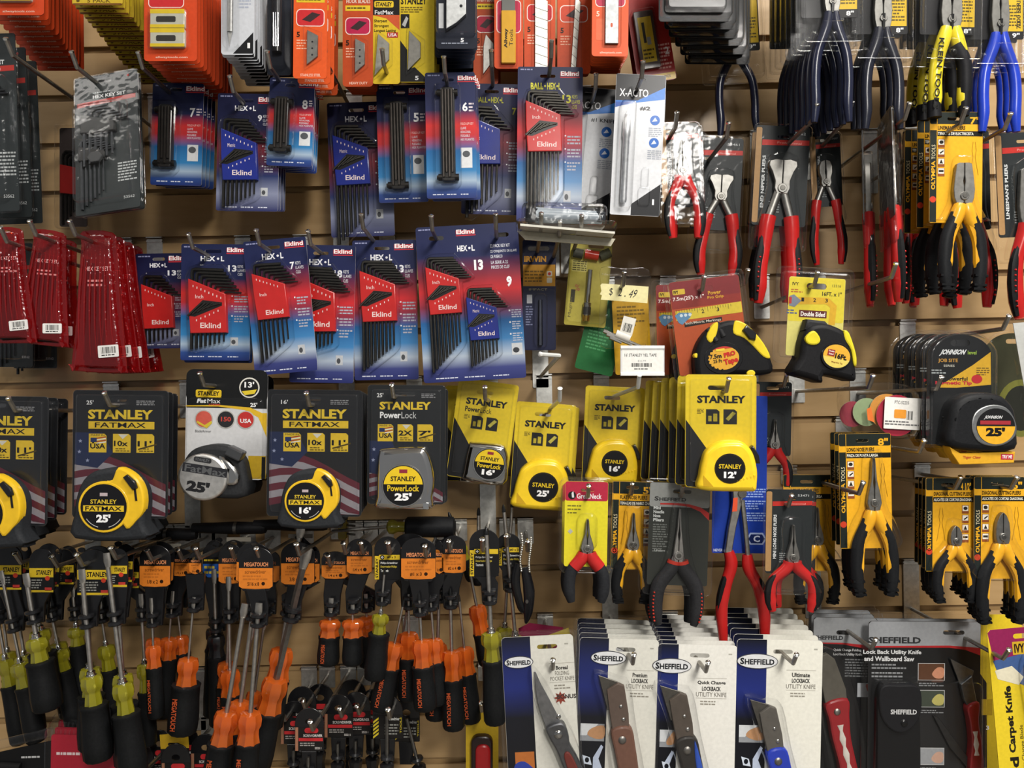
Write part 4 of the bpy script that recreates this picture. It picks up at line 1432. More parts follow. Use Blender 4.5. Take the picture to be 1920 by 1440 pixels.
def utility(col, n='5', blade=True, tag='i:c2282c', big=False, top='i:d8b81c', kind=0):
    def f(K, c, w, h):
        c.ink(box(5, h - 150, w - 5, h - 140), top, .65)
        c.text(('HOOK BLADES', 'UTILITY BLADES', 'SNAP-OFF BLADES')[kind], 7, h - 162, w - 5, h - 154, 'i:e9d8c8', .8, .01)
        c.fine(8, h - 148, w - 8, h - 142, 1, 'i:5a4a18', .8)
        speech(c, 5, h - 128, w - 5, h - 96, tag)
        c.ink([(w * .25, h - 108), (w * .55, h - 122), (w * .8, h - 118), (w * .5, h - 104)], 'i:3a2a2c', .95)
        c.text(n, 6, h - 86, 12, h - 76, 'i:2a1a10', .8, .03)
        for i in range(4):
            c.fine(6, h - 72 + i * 5, w * .4, h - 68 + i * 5, 1, 'i:f0b79a', .7, i)
        b = K.part('blade')
        if kind == 0:
            b.prism([(w * .42, h - 88), (w * .74, h - 78), (w * .74, h - 40), (w * .42, h - 24)], 1, 5, 'm:8d8b86', .6, 1)
            for i in range(3):
                b.ink(ell(w * .58, h - 66 + i * 12, 1.8, n=8), 'p:26262a', 5.1)
            sleeve(K, [(w * .3, h - 96), (w * .85, h - 84), (w * .85, h - 36), (w * .35, h - 16)], 7)
        elif kind == 1:
            b.prism([(w * .5, h - 92), (w * .82, h - 74), (w * .82, h - 44), (w * .4, h - 18), (w * .4, h - 70)], 1, 5, 'm:9a9893', .6, 1)
            sleeve(K, [(w * .34, h - 98), (w * .9, h - 80), (w * .9, h - 36), (w * .34, h - 12)], 7)
        else:
            b.at(w * .55, h - 70, 0 if not big else 4)
            hw = 12 if not big else 5
            b.prism([(-hw, -76), (hw, -62), (hw, 64), (-hw, 64)], 1, 5, 'm:b9b7b0', .6, 1)
            for i in range(7):
                b.sweep([(-hw, -50 + i * 17, 5), (hw, -42 + i * 17, 5)], .5, .5, 'm:77746c', 4)
            sleeve(K, rr(w * .55 - hw - 5, h - 152, w * .55 + hw + 6, h - 4, 4), 8)
    return f


K = blade_card('blade_card', .21, 62, 200, 'i:dc551c', utility('x'), 'STAINLESS STEEL')
run(K, (583, -44, .23), (606, 4, .13), 4, 'bright orange card of hook blades with red speech bubble, {}', 'bright orange hook blade cards', .6)
K = blade_card('blade_card', .15, 56, 210, 'i:b8461c', utility('x', tag='i:b5204a'), 'HEAVY DUTY')
run(K, (671, -38, .165), (684, -12, .10), 5, 'dull orange hook blade card with pink bubble, {}', 'dull orange hook blade cards', 0)
K = blade_card('blade_card', .09, 46, 205, 'i:a8431c', utility('x', kind=1, tag='i:a5203a'))
run(K, (911, -36, .10), (916, -22, .07), 3, 'dim orange utility blade card behind the dark blister stack, {}', 'dim orange utility blade cards', 0)


def fmb(K, c, w, h):
    c.ink(box(1, h - 168, w - 1, h - 128), 'i:1a1a1a', .65)
    c.ink(rr(4, h - 154, w - 12, h - 142, 3), 'i:dcbb1c', .8)
    c.text('STANLEY', 7, h - 152, w - 15, h - 144, BLK, 1, .03)
    c.text('FatMax', 5, h - 137, w - 12, h - 129, 'i:d9d9d9', .8, .02)
    c.ink([(1, h - 128), (w * .5, h - 122), (w - 1, h - 100), (w - 1, h - 128)], 'i:c9552c', .66)
    for i, q in enumerate(('Sharpest', 'Strongest', 'Longest Lasting')):
        c.text(q, 4, h - 120 + i * 9, min(w - 8, 4 + len(q) * 3), h - 113 + i * 9, 'i:3a3010', .8, .02)
    c.ink(box(w - 24, h - 96, w - 4, h - 86), 'i:b5342c', .8)
    c.text('USA', w - 22, h - 94, w - 6, h - 88, 'i:eeeeee', .95, .02)
    b = K.part('blade')
    b.prism([(w * .22, h - 92), (w * .62, h - 74), (w * .62, h - 44), (w * .1, h - 14)], 1, 5, 'm:96948c', .6, 1)
    sleeve(K, [(w * .16, h - 98), (w * .74, h - 80), (w * .74, h - 36), (w * .06, h - 8)], 7)


K = blade_card('blade_card', .15, 52, 200, 'i:d9b81a', fmb)
run(K, (724, -32, .16), (728, -26, .13), 3, 'black-topped yellow utility blade card, {}', 'black-topped yellow blade cards', 0)


def stb(K, c, w, h):
    c.text('STANLEY', 4, h - 158, w - 14, h - 144, BLK, .8, .03)
    c.fine(4, h - 140, w - 22, h - 128, 3, 'i:6b5a14', .8)
    c.ink(box(4, h - 126, 20, h - 100), 'i:1c1c1c', .8)
    c.ink([(6, h - 106), (14, h - 122), (18, h - 118), (12, h - 102)], 'i:b9bbb9', .95)
    c.ink([(1, h - 20), (w * .45, h - 28), (w - 8, h - 1), (1, h - 1)], 'i:1c1c1c', .7)
    c.ink([(1, h - 80), (16, h - 60), (16, h - 24), (1, h - 20)], 'i:1c1c1c', .68)
    c.text('5', w * .46, h - 12, w * .56, h - 4, 'i:eeeeee', .85, .03)
    b = K.part('blade')
    b.prism([(w * .3, h - 94), (w * .62, h - 72), (w * .62, h - 44), (w * .26, h - 20)], 1, 5, 'm:807e78', .6, 1)
    sleeve(K, [(w * .24, h - 100), (w * .74, h - 78), (w * .74, h - 36), (w * .2, h - 12)], 7)


K = blade_card('blade_card', .14, 66, 200, 'i:dcc018', stb)
run(K, (781, -36, .155), (792, -24, .10), 3, 'yellow utility blade card with black bottom corner, {}', 'yellow utility blade cards', 0)


def darkb(K, c, w, h):
    b = K.part('blade_box')
    b.prism([(w * .26, h - 150), (w * .74, h - 150), (w * .74, h - 60), (w * .52, h - 44), (w * .26, h - 32)], 1, 12, 'm:b9bbbb', 1)
    b.ink(ell(w * .62, h - 74, 3, n=8), 'p:222428', 12.1)
    c.ink(box(5, h - 84, 14, h - 38), 'i:c4c6c8', .8)
    c.text('5', w * .6, h - 20, w * .68, h - 12, 'i:e6e6ea', .8, .03)
    c.fine(10, h - 12, w - 12, h - 8, 1, 'i:8a90a0', .7)
    K.part('blister').prism(rr(1, 4, w - 1, h - 24, 8), .6, 17, CLR, 3, 2, back=False)


K = blade_card('blade_card', .20, 76, 180, 'i:151a28', darkb, None, 'i:33363f')
run(K, (856, -78, .21), (852, -8, .06), 9, 'dark navy carded blade box in clear blister, {} in its hookful', 'dark navy blade boxes', 0, jit=1.6)


def aw(K, c, w, h):
    speech(c, 4, h - 128, w - 4, h - 66, 'i:bb2a4a')
    b = K.part('blade_holder')
    b.prism(rr(w * .24, h - 106, w * .74, h - 8, 2), 1, 7, 'p:d9a21c', 1, 1)
    b.prism(box(w * .26, h - 150, w * .72, h - 106), 1, 5, 'c:cfd2d0', .5, 1)
    b.text('Allway', w * .34, h - 72, w * .48, h - 36, 'i:2c2010', 7.4, .03, rot=90)
    b.text('Tools', w * .52, h - 70, w * .64, h - 40, 'i:4a3818', 7.4, 0, rot=90)
    sleeve(K, rr(w * .2, h - 152, w * .8, h - 4, 4), 10)


GA = 'orange snap-off blade cards'
K = blade_card('blade_card', .12, 54, 190, 'i:cc4a1c', aw)
run(K, (954, -50, .125), (955, -36, .07), 4, 'orange card with a yellow holder of snap-off blades, {}', GA, 0)
K = blade_card('blade_card', .12, 58, 200, 'i:cc4a1c', utility('x', kind=2, tag='i:c2282c'))
run(K, (1012, -52, .125), (1012, -38, .07), 4, 'orange card with a wide shining snap-off blade, {}', GA, 0)
K = blade_card('blade_card', .12, 62, 200, 'i:cc4a1c', utility('x', kind=2, big=True, tag='i:c8452a'))
run(K, (1076, -50, .125), (1074, -36, .07), 4, 'orange card with a slim slanted snap-off blade, {}', GA, 0)


def scr(K, c, w, h):
    speech(c, 6, h - 130, w - 6, h - 92, 'i:b82a4a')
    c.text('5', 8, h - 84, 14, h - 74, 'i:f3c9b4', .8, .02)
    c.ink(rr(8, h - 70, 22, h - 30, 2), 'i:d9643a', .7)
    b = K.part('blade')
    b.prism(box(w * .36, h - 140, w * .72, h - 22), 1, 6, 'm:87898a', .6, 1)
    b.ink(rr(w * .5, h - 60, w * .56, h - 52, 2), 'i:c9552c', 6.1)
    sleeve(K, rr(w * .3, h - 144, w * .8, h - 18, 4), 9)


K = blade_card('blade_card', .21, 68, 185, 'i:d9521c', scr, 'allwaytools.com')
run(K, (1145, -68, .215), (1134, -14, .07), 11, 'orange scraper blade card, {} in its hookful', 'orange scraper blade cards', .5, jit=.7)


def redy(K, c, w, h):
    c.ink(box(1, h - 14, w - 1, h - 1), 'i:d6ad1e', .65)
    c.text('CUTTER BLADES', 8, h - 10, w - 10, h - 5, 'i:5a4410', .8, .02)
    c.fine(w * .58, h - 70, w - 4, h - 20, 7, 'i:d99a90', .7)
    c.text('2', w - 14, h - 62, w - 6, h - 48, 'i:e9d9d4', .8, .03)
    b = K.part('blade_box')
    b.prism(rr(8, h - 130, w * .62, h - 24, 3), 1, 12, 'p:4a3a36', 1.5)
    b.ink(box(14, h - 118, w * .54, h - 34), 'i:cfae24', 12.1)
    b.ink(box(20, h - 108, 25, h - 70), 'i:2c2618', 12.2)
    b.ink(box(26, h - 80, w * .46, h - 66), 'i:9a9a92', 12.2)
    b.fine(16, h - 60, w * .5, h - 38, 3, 'i:5a4c18', 12.2)
    sleeve(K, rr(5, h - 134, w * .66, h - 20, 4), 15)


K = blade_card('blade_card', .14, 72, 170, 'i:9c2420', redy)
run(K, (1208, -4, .15), (1200, -2, .12), 2, 'tilted red and yellow card with a brown blade box, {}', 'tilted red blade cards', -9)


def trays(K, c, w, h):
    t = K.part('tray')
    t.prism(rr(12, 20, w - 12, h - 16, 10), .6, 16, 'p:17181a', 4, 2)
    t.ink(rr(24, 40, w - 24, h - 44, 6), 'i:4a4b46', 16.2)
    K.part('blister').prism(rr(2, 2, w - 2, h - 2, 10), .6, 22, CLR, 5, 2, back=False)


K = blade_card('blister_pack', .22, 135, 190, 'i:111214', trays, None, 'i:2a2a2c', (67, 12))
run(K, (1303, -140, .235), (1345, -40, .10), 6, 'black tray pack in clear blister, {} in the hookful above the navy pliers', 'black tray packs along the top', 0, jit=2)

# ------------------------------------------------------------------ hobby knives, bits and bags
def xacto(d, w, h, num, knife, hole):
    K = Kind('hobby_knife_card', 'hobby knife', d, hole)
    c = K.part('backing_card')
    c.prism(rr(0, 0, w, h, 3), -.8, .5, 'i:d4d6da', holes=[slot(hole[0], hole[1], 18, 5)])
    c.cap([(.3, .3), (w - .3, .3), (w - .3, h * .085), (w * .5, h * .19), (.3, h * .19)], .6, 'i:17181c', holes=[slot(hole[0], hole[1], 18, 5)])
    c.ink([(.3, h * .235), (.3, h * .19), (w * .45, h * .185), (w - .3, h * .085), (w - .3, h * .17), (w * .45, h * .2)], 'i:1d6fc4', .65)
    c.ink([(.3, h * .24), (.3, h * .2), (w * .4, h * .195)], 'i:164a9c', .7)
    c.text('X-ACTO', w * .08, h * .105, w * .66, h * .16, 'i:eeeef0', .8, .01)
    c.text(num, w * .5, h * .225, w * (.72 if len(num) < 4 else .98), h * .255, 'i:1c1e24', .8, .03 if len(num) < 4 else .01)
    for i, q in ((0, .32), (1, .48)):
        c.ink(ell(w * .82, h * q, w * .1, n=18), 'i:1d62b8', .8)
        c.ink([(w * .76, h * (q + .012)), (w * .82, h * (q - .02)), (w * .87, h * (q + .005))], 'i:e0e6f0', .95)
        c.fine(w * .7, h * (q + .05), w * .97, h * (q + .12), 5, 'i:9aa0ac', .7, i)
    c.ink([(w - .3, h * .77), (w - .3, h - .5), (w * .42, h - .5), (w * .42, h * .92)], 'i:17181c', .65)
    c.text('1', w * .84, h * .88, w * .88, h * .92, 'i:eeeeee', .8, .03)
    k = K.part('hobby_knife')
    k.lathe(w * .25, 0, [(h * .3, 3), (h * .33, 7), (h * .45, 7.5), (h * .46, 6.2), (h * .9, 6.2), (h * .92, 5)], 'm:dcdee0', 9, 14)
    k.prism([(w * .25 - 5, h * .3), (w * .25 + 5, h * .3), (w * .25 + 4, h * .22)], 8, 10, 'm:77787a', .5, 1)
    g = K.part('blade_cap')
    g.prism(rr(w * .55, h * .8, w * .78, h * .93, 5), .6, 9, CLR, 3, 2, back=False)
    g.prism(rr(w * .6, h * .66, w * .74, h * .8, 5), .6, 9, CLR, 3, 2, back=False)
    K.part('blister').prism(rr(w * .1, h * .2, w * .42, h * .96, 9), .6, 18, CLR, 4, 2, back=False)
    return K


GX = 'white and blue hobby knife cards'
K = xacto(.19, 92, 262, '#2', 1, (46, 10))
run(K, (1202, 150, .20), (1206, 162, .12), 3, 'white and blue hobby knife card numbered 2, {}', GX, 2.8)
K = xacto(.12, 96, 250, '#1 KNIFE', 1, (40, 12))
run(K, (1105, 176, .125), (1110, 186, .08), 2, 'white and blue hobby knife card numbered 1, {}', GX, 5.5)

K = Kind('folding_ruler_clamshell', 'clamshell pack', .20, (85, 0))
c = K.part('backing_card')
c.prism([(-6, 46), (178, 56), (170, 70), (10, 62)], -8, -4, 'i:b3ad98')
c.prism([(0, 40), (172, 50), (172, 54), (0, 44)], -8, 34, 'i:d6d3c6')
t = K.part('tool')
t.sweep([(28, 20, 16), (150, 22, 16)], [15, 12], .8, 'p:8d969e', 12)
t.lathe(22, 8, [(0, 4), (2, 13), (24, 13), (26, 4)], 'p:1c1e22', 16, 14)
t.lathe(146, 10, [(0, 4), (2, 10), (20, 10), (22, 4)], 'p:2a2d32', 16, 14)
b = K.part('clamshell')
b.prism(rr(2, -2, 158, 44, 12), -8, 34, 'gb:', 7, 2, back=False)
b.rim(rr(6, 2, 154, 40, 10), 32, 1.4)
b.prism(rr(-8, 30, 176, 50, 8), -10, 36, CLR, 2, 1, back=False)
K.put(1062, 388, .21, 'silver tool lying sideways in a clear clamshell across three hooks', None, 1.5)

K = Kind('bit_card', 'screwdriver bit', .06, (32, 16))
c = K.part('backing_card')
c.prism(rr(0, 0, 62, 205, 4), -.8, .5, 'i:1d2244', holes=[slot(30, 16, 40, 8)])
c.ink(box(1, 46, 61, 86), 'i:c98f1c', .65)
c.text('IRWIN', 3, 30, 44, 41, 'i:d99a2c', .8, .05)
c.fine(4, 56, 40, 80, 4, 'i:7a5a18', .8)
for y in (58, 70):
    c.prism(rr(45, y, 55, y + 10, 2), .5, .8, 'i:d0cbb8')
c.ink(ell(50, 63, 3, n=10), 'i:b5342c', 1)
c.text('IMPACT', 12, 90, 46, 94, 'i:a9a37c', .8, 0)
c.ink(box(8, 102, 18, 118), 'i:c9cbd2', .8)
c.fine(6, 122, 20, 160, 8, 'i:7c82a4', .7)
t = K.part('bit')
t.sweep([(33, 196, 6), (33, 112, 6)], [4.5, 5, 5, 3.5], None, 'm:3a3c44', 6)
sleeve(K, rr(22, 100, 46, 200, 9), 13)
K.part('blister').prism(rr(1, 92, 61, 203, 6), .6, 4, CLR, 1, 1, back=False)
K.put(1012, 466, .07, 'navy and gold bit card beside the large key kit', None, 0)

K = Kind('bit_holder_card', 'magnetic bit holder', .10, (48, 14))
c = K.part('backing_card')
c.prism(rr(0, 0, 78, 165, 4), -.8, .5, 'i:b9ab3e', holes=[slot(48, 14, 30, 8)], side='i:d6d2b0')
c.ink(box(6, 42, 34, 64), 'i:d0c465', .65)
c.fine(7, 43, 33, 63, 5, 'i:5a5320', .8)
c.ink(box(8, 98, 16, 122), 'i:3a3620', .8)
c.text('Magnet', 6, 112, 13, 150, 'i:6a6330', .9, 0, rot=90)
c.text('%', 15, 88, 24, 100, 'i:c45a4a', .8, 0)
t = K.part('bit_holder')
t.lathe(40, 60, [(0, 4.5), (60, 4.5), (62, 7.5), (84, 7.5), (86, 6.5)], 'c:aaa89e', 8, 12)
t.lathe(40, 60, [(86, 6.5), (96, 6.5)], 'c:c49a3c', 8, 12)
t.lathe(40, 130, [(0, 7.8), (14, 7.8)], 'p:33322e', 8, 12)
b2 = K.part('rubber_ends')
b2.sweep([(6, 30, 6), (24, 32, 6)], 9, None, 'r:46463c', 10)
b2.sweep([(56, 34, 6), (74, 24, 6)], 9, None, 'r:55553f', 10)
r = K.part('red_sleeve')
r.sweep([(27, 31, 8), (53, 33, 8)], 9, None, 'p:d63418', 12)
K.part('blister').prism(rr(2, 22, 76, 160, 9), .6, 16, CLR, 4, 2, back=False)
K.put(1118, 462, .10, 'pale yellow card of a magnetic bit holder with a bright red sleeve', None, 5)

K = Kind('bit_card', 'screwdriver bit', .08, (40, 10))
c = K.part('backing_card')
c.prism(rr(0, 0, 72, 150, 5), -.8, .5, 'i:1f6a35', holes=[slot(40, 10, 24, 6)])
c.fine(10, 60, 50, 110, 8, 'i:4d9a60', .7)
K.put(1150, 562, .09, 'plain green card hanging tilted behind the priced plastic bag', None, 14)
K = Kind('bit_card', 'screwdriver bit', .06, (30, 10))
c = K.part('backing_card')
c.prism(rr(0, 0, 66, 145, 4), -.8, .5, 'i:d6a414', holes=[slot(30, 10, 24, 6)])
c.fine(8, 20, 58, 60, 6, 'i:8a6a10', .7)
K.put(1178, 562, .10, 'plain golden yellow card hanging behind the priced plastic bag', None, -3)

K = Kind('plastic_bag', 'bag of bits', .16, (48, 16))
b = K.part('bag')
b.prism(crv([(2, 0), (45, 1), (92, 3), (93, 60), (90, 140), (88, 152), (45, 150), (2, 146), (0, 90), (3, 40)], 3), 0, 7, 'gb:', 2, 2)
b.sweep([(3, 12, 4), (92, 15, 4)], 1.2, None, 'gb:', 6)
p = K.part('price_label')
p.prism([(1, 33), (4, 30), (91, 35), (89, 66), (2, 60), (4, 52), (0, 50), (3, 44)], 7.5, 7.9, 'i:e2d9a0')
ink = 'i:2c2a2a'
p.text('$', 17, 38, 25, 53, ink, 8.2, 0, sh=.2)
p.text('2', 34, 39, 43, 53, ink, 8.2, 0, sh=.3)
p.ink(ell(47, 53, 1.2, n=8), ink, 8.2)
p.text('49', 52, 41, 72, 56, ink, 8.2, 0, sh=.3)
for i in range(3):
    q = K.part('screwdriver_bit')
    q.sweep([(8 + i * 6, 118 + i * 6, 3.5), (82 - i * 20, 148 + i * 2 - 6 * i, 3.5)], [4, 4, 4, 2.5], None, 'm:8a8782', 6)
w_ = K.part('paper_wrap')
w_.at(44, 128, 22).sweep([(-14, 0, 4), (14, 0, 4)], 8, .7, 'i:d6d2c8', 10)
s = K.part('barcode_tag')
s.at(55, 92, 14).prism(box(-10, 0, 14, 34), 7.2, 7.5, 'i:d9d6cc')
s.bars(-6, 12, 10, 28, z=7.8)
K.put(1172, 519, .16, 'clear plastic bag of bits with a handwritten $2.49 label', None, .5)

K = Kind('price_holder', 'price label', .22, (40, 0))
h = K.part('holder')
h.prism(rr(0, 0, 83, 57, 2), -1.5, .5, 'p:d9d9d9', .5, 1)
h.prism(box(0, 0, 83, 6), .5, 3, 'p:e6e6e6', 1)
h.prism(box(0, 51, 83, 57), .5, 3, 'p:e6e6e6', 1)
c = K.part('price_label')
c.prism(box(3, 6, 80, 51), .6, 1.0, 'i:e4e3dd')
c.text("16' STANLEY YEL TAPE", 8, 15, 68, 20.5, 'i:3a3a3c', 1.3, .0)
c.text('$12.99', 33, 27, 48, 31, 'i:a9a9a9', 1.3, 0)
c.bars(20, 33, 60, 40, z=1.3)
c.fine(26, 42, 54, 46, 1, 'i:6a6a6a', 1.3)
b = K.part('clip')
b.prism(box(34, -3, 48, 5), -6, 3, CLR, 1, 1)
K.put(1203, 648, .215, 'white price label holder clipped on a hook end below the plastic bag', None, 0)

# ------------------------------------------------------------------ tapes in clear packs on the right
def rub_tape(K, cx, cy, s, lab, dial):
    t = K.part('tape_measure')
    t.at(cx, cy, 0, s)
    t.prism(crv([(-68, 52), (-70, 10), (-58, -24), (-30, -52), (8, -62), (40, -54), (62, -26), (82, 14), (88, 52), (60, 58), (0, 50), (-40, 62)], 3), -12, 36, 'r:151517', 10, 3)
    for a, b in (((-36, -50), (-22, -22)), ((-16, -60), (-6, -30))):
        t.sweep([(a[0], a[1], 30), (b[0], b[1], 37)], 6, .5, 'r:1a1a1c', 8)
    for nm, P in (('yellow_rib', crv([(-42, -34), (-26, -56), (-14, -60), (-20, -36), (-34, -20)], 3)),
                  ('yellow_grip', crv([(14, -34), (20, -58), (34, -56), (52, -40), (74, -6), (84, 24), (70, 22), (50, -4), (34, -22)], 3)),
                  ('yellow_stud', ell(-66, 2, 5)), ('yellow_button', ell(40, 52, 9, 7))):
        K.part(nm, t).at(cx, cy, 0, s).prism(P, 20, 34 if nm == 'yellow_stud' else 38, 'p:dfc416', 3 if nm[7] in 'rg' else 2, 2)
    b = K.part('thumb_lock', t)
    b.at(cx, cy, 0, s).prism([(32, -38), (42, -48), (60, -28), (56, -14), (44, -18)], 30, 44, 'p:171719', 3)
    d = K.part('dial_label', t)
    d.at(cx, cy, 0, s)
    dial(d, lab)


def dial75(d, lab):
    d.prism(ell(-12, 14, 40, 33, 30), 33, 37, 'p:111113', 1, 1)
    d.prism(ell(-12, 14, 32, 24, 30), 36, 37.5, 'i:cf9a2a')
    d.ink(ell(-12, 14, 32, 24, 20, 232, 308), 'i:b5342c', 37.8)
    d.ink(box(-26, -6, -8, -1), 'i:d9c02c', 38)
    for i in range(8):
        a = radians(100 + i * 18)
        d.ink(ell(-12 + 32 * cos(a), 14 + 24 * sin(a), 2.4, n=6), 'i:111113', 38)
    d.text('7.5m', -40, 4, -16, 13, BLK, 38.2, .03)
    d.text('25 Ft', -34, 15, -16, 22, BLK, 38.2, .02)
    d.at(d.xf[0], d.xf[1], -8, d.xf[4], d.xf[5])
    d.text('PRO', -12, 2, 12, 12, 'i:b5241f', 38.2, .06)
    d.text('Tape', -16, 15, 14, 30, 'i:b5241f', 38.2, .05)


def ivy(K, w, h):
    c = K.part('backing_card')
    c.prism(rr(8, 8, w - 8, h - 14, 5), -1, .5, 'i:b04a1c', holes=[slot(w * .5, 26, 30, 9)], side='i:c9a070')
    c.ink(box(9, 42, w - 9, 58), 'i:8a2a20', .6)
    c.cap(rr(8.4, 8.4, w - 8.4, 44, 4), .6, 'i:7a2426', holes=[slot(w * .5, 26, 30, 9)])
    c.prism(rr(13, 22, 36, 32, 2), .6, .9, 'i:cfae2c')
    c.text('IVY', 15, 24, 24, 30, BLK, 1.2, .04)
    c.text('7.5m(25\') x 1"', 12, 36, 70, 45, 'i:eedcd4', .8, .02)
    c.text('Power', 78, 32, 102, 39, 'i:d9a21c', .8, .02)
    c.text('Pro Grip', 76, 41, 106, 48, 'i:d9a21c', .8, .02)
    c.ink([(14, 62), (w - 9, 58), (w - 9, 78), (14, 80)], 'i:cfb72c', .8)
    for i in range(22):
        c.ink(box(16 + i * 4.8, 60, 16.6 + i * 4.8, 65 if i % 4 else 69), 'i:3a3418', .95)
    for i, q in enumerate('23'):
        c.text(q, 62 + i * 28, 64, 67 + i * 28, 71, BLK, .95, .02)
    c.ink([(12, 70), (20, 65), (44, 68), (40, 76), (24, 88), (18, 84)], 'i:5a86a8', .95)
    for i in range(3):
        c.ink(ell(24 + i * 8, 71, 3, n=10), 'i:c9d6dc', 1.1)
    c.prism([(28, 86), (98, 82), (98, 89), (28, 93)], .6, .9, 'i:1a1410')
    c.text('Inch/Metric Markings', 30, 84, 96, 90, 'i:e9dccb', 1.2, .01)


K = Kind('tape_measure_pack', 'tape measure', .20, (70, 26))
w, h = 146, 196
ivy(K, w, h)
rub_tape(K, 94, 146, .88, '', dial75)
b = K.part('clamshell')
b.prism(rr(-2, -2, w + 2, h, 10), -3, 1.2, CLR, 1, 1)
b.rim(rr(-1, -1, w + 1, h - 1, 10), 1.5, 1.8)
b.prism(rr(5, 5, w - 5, h - 6, 8), 1.2, 10, CLR, 4, 2, back=False)
run(K, (1318, 541, .215), (1290, 551, .165), 2, 'maroon and orange pack of a black and yellow 7.5 metre tape, {}', 'maroon tape packs', -7, d_roll=6)


def dial16(d, lab):
    d.prism(ell(10, 10, 38, 34, 30), 33, 37, 'p:111113', 1, 1)
    d.at(d.xf[0], d.xf[1], 9, d.xf[4], d.xf[5])
    d.prism(ell(12, 8, 34, 29, 30), 36, 37.5, 'i:d9a62c')
    d.ink(ell(12, 8, 34, 29, 20, 10, 170), 'i:d6c25a', 37.7)
    d.prism(box(-12, -6, 6, 10), 37.5, 38, 'i:8d2626')
    d.text('Double', -10, -4, 4, 0, 'i:e9dcd4', 38.3, .03)
    d.text('Sided', -9, 3, 3, 7, 'i:e9dcd4', 38.3, .03)
    d.text('16Ft.', 8, 0, 38, 14, BLK, 38.3, .04)
    d.text('Magnetic Tip', 2, 22, 30, 26, 'i:8d4a1c', 38.3, .02)


K = Kind('tape_measure_pack', 'tape measure', .19, (75, 34))
w, h = 144, 178
c = K.part('backing_card')
c.prism(rr(24, 18, 128, 164, 4), -1, .5, 'i:d8cf72', holes=[slot(75, 34, 37, 11)], side='i:d9d6b0')
c.cap(rr(24.5, 18.5, 127.5, 100, 4), .6, 'i:dcc92c', holes=[slot(75, 34, 37, 11)])
c.text('IVY', 30, 28, 42, 34, 'i:5a5014', .8, .03)
c.text('13316', 104, 29, 120, 34, 'i:5a5530', .8, 0)
c.text('16FT. x 1"', 86, 43, 122, 51, BLK, .8, .02)
c.fine(28, 40, 50, 48, 2, 'i:b5602c', .8)
c.ink([(24, 56), (98, 54), (114, 68), (112, 104), (100, 104), (102, 72), (94, 66), (24, 70)], 'i:d9a91c', .8)
for i, q in enumerate('123'):
    c.text(q, 48 + i * 22, 56, 53 + i * 22, 63, BLK, 1, .02)
c.ink([(26, 54), (34, 51), (48, 62), (36, 74), (26, 72)], 'i:7a8290', 1)
c.ink(box(25, 56, 30, 68), 'i:b5342c', 1.1)
c.prism(box(45, 79, 96, 92), .6, 1, 'i:5c2020')
c.text('Double Sided', 48, 81.5, 93, 90, 'i:eee6e0', 1.3, .03)
c.fine(22, 78, 42, 88, 2, 'i:4a5a8a', .8)
t = K.part('tape_measure')
P = crv([(28, 196), (40, 168), (42, 140), (52, 112), (76, 104), (100, 108), (124, 122), (136, 160), (144, 190), (142, 206), (118, 202), (86, 198), (84, 212), (60, 206)], 3)
t.prism(P, -12, 34, 'r:1a1a1c', 10, 3)
t.prism([(46, 118), (50, 98), (84, 100), (106, 122)], 6, 30, 'r:2a2a2c', 5, 2)
y = K.part('yellow_button', t)
y.prism(crv([(46, 134), (54, 122), (64, 120), (74, 134), (68, 144), (52, 144)], 3), 20, 37, 'p:dccc1c', 3, 2)
y = K.part('yellow_grip', t)
y.prism(crv([(116, 116), (126, 120), (140, 156), (142, 178), (136, 176), (130, 150), (118, 132)], 3), 16, 35, 'p:dccc1c', 3, 2)
d = K.part('dial_label', t)
d.at(96, 156, 0, .72, 10.5)
dial16(d, '')
b = K.part('clamshell')
b.prism(rr(0, 0, w, h, 10), -3, 1.2, CLR, 1, 1)
b.rim(rr(1, 1, w - 1, h - 1, 10), 1.5, 1.8)
b.rim(rr(10, 10, w - 10, h - 12, 9), 9, 1.2)
b.prism(rr(8, 8, w - 8, h - 10, 10), 1.2, 10, CLR, 5, 2, back=False)
K.put(1531, 537, .205, 'clear pack of a 16 foot black tape on a yellow card', None, 3)


def arch(x0, y0, x1, y1, r):
    return [(x, y) for x, y in ell((x0 + x1) / 2, y0 + r, (x1 - x0) / 2, r, 20, 180, 360)] + [(x1, y1), (x0, y1)]


K = Kind('tape_measure_pack', 'tape measure', .20, (66, 22))
c = K.part('backing_card')
c.prism(arch(6, 6, 124, 208, 40), -1, .5, 'i:18191a', holes=[slot(66, 22, 36, 12)])
c.ink([(90, 62), (122, 38), (123, 98), (60, 104), (24, 104)], 'i:cfa01c', .65)
c.text('JOHNSON', 27, 34, 78, 46, 'i:d4d6d6', .8, .04, sh=.12)
c.text('level', 80, 36, 96, 43, 'i:8aa83c', .8, .02)
c.text('JOB SITE', 26, 51, 62, 59, 'i:c9943c', .8, .01)
c.text('SERIES', 36, 62, 56, 66, 'i:c9c6b8', .8, 0)
c.text('Powerful', 40, 84, 80, 91, 'i:1c1a14', .85, .02)
c.text('Magnetic Tip', 21, 92, 88, 100, 'i:bb2a34', .95, .04)
c.ink(ell(97, 88, 10, 8), 'i:b5242c', .9)
c.fine(96, 66, 120, 82, 4, 'i:6a5218', .8)
c.fine(14, 70, 40, 80, 2, 'i:9aa0a0', .8)
t = K.part('tape_measure')
t.prism(crv([(28, 208), (28, 170), (36, 134), (60, 116), (92, 112), (124, 118), (146, 142), (150, 176), (148, 214), (90, 218)], 3), -16, 38, 'r:1c1d1f', 12, 3)
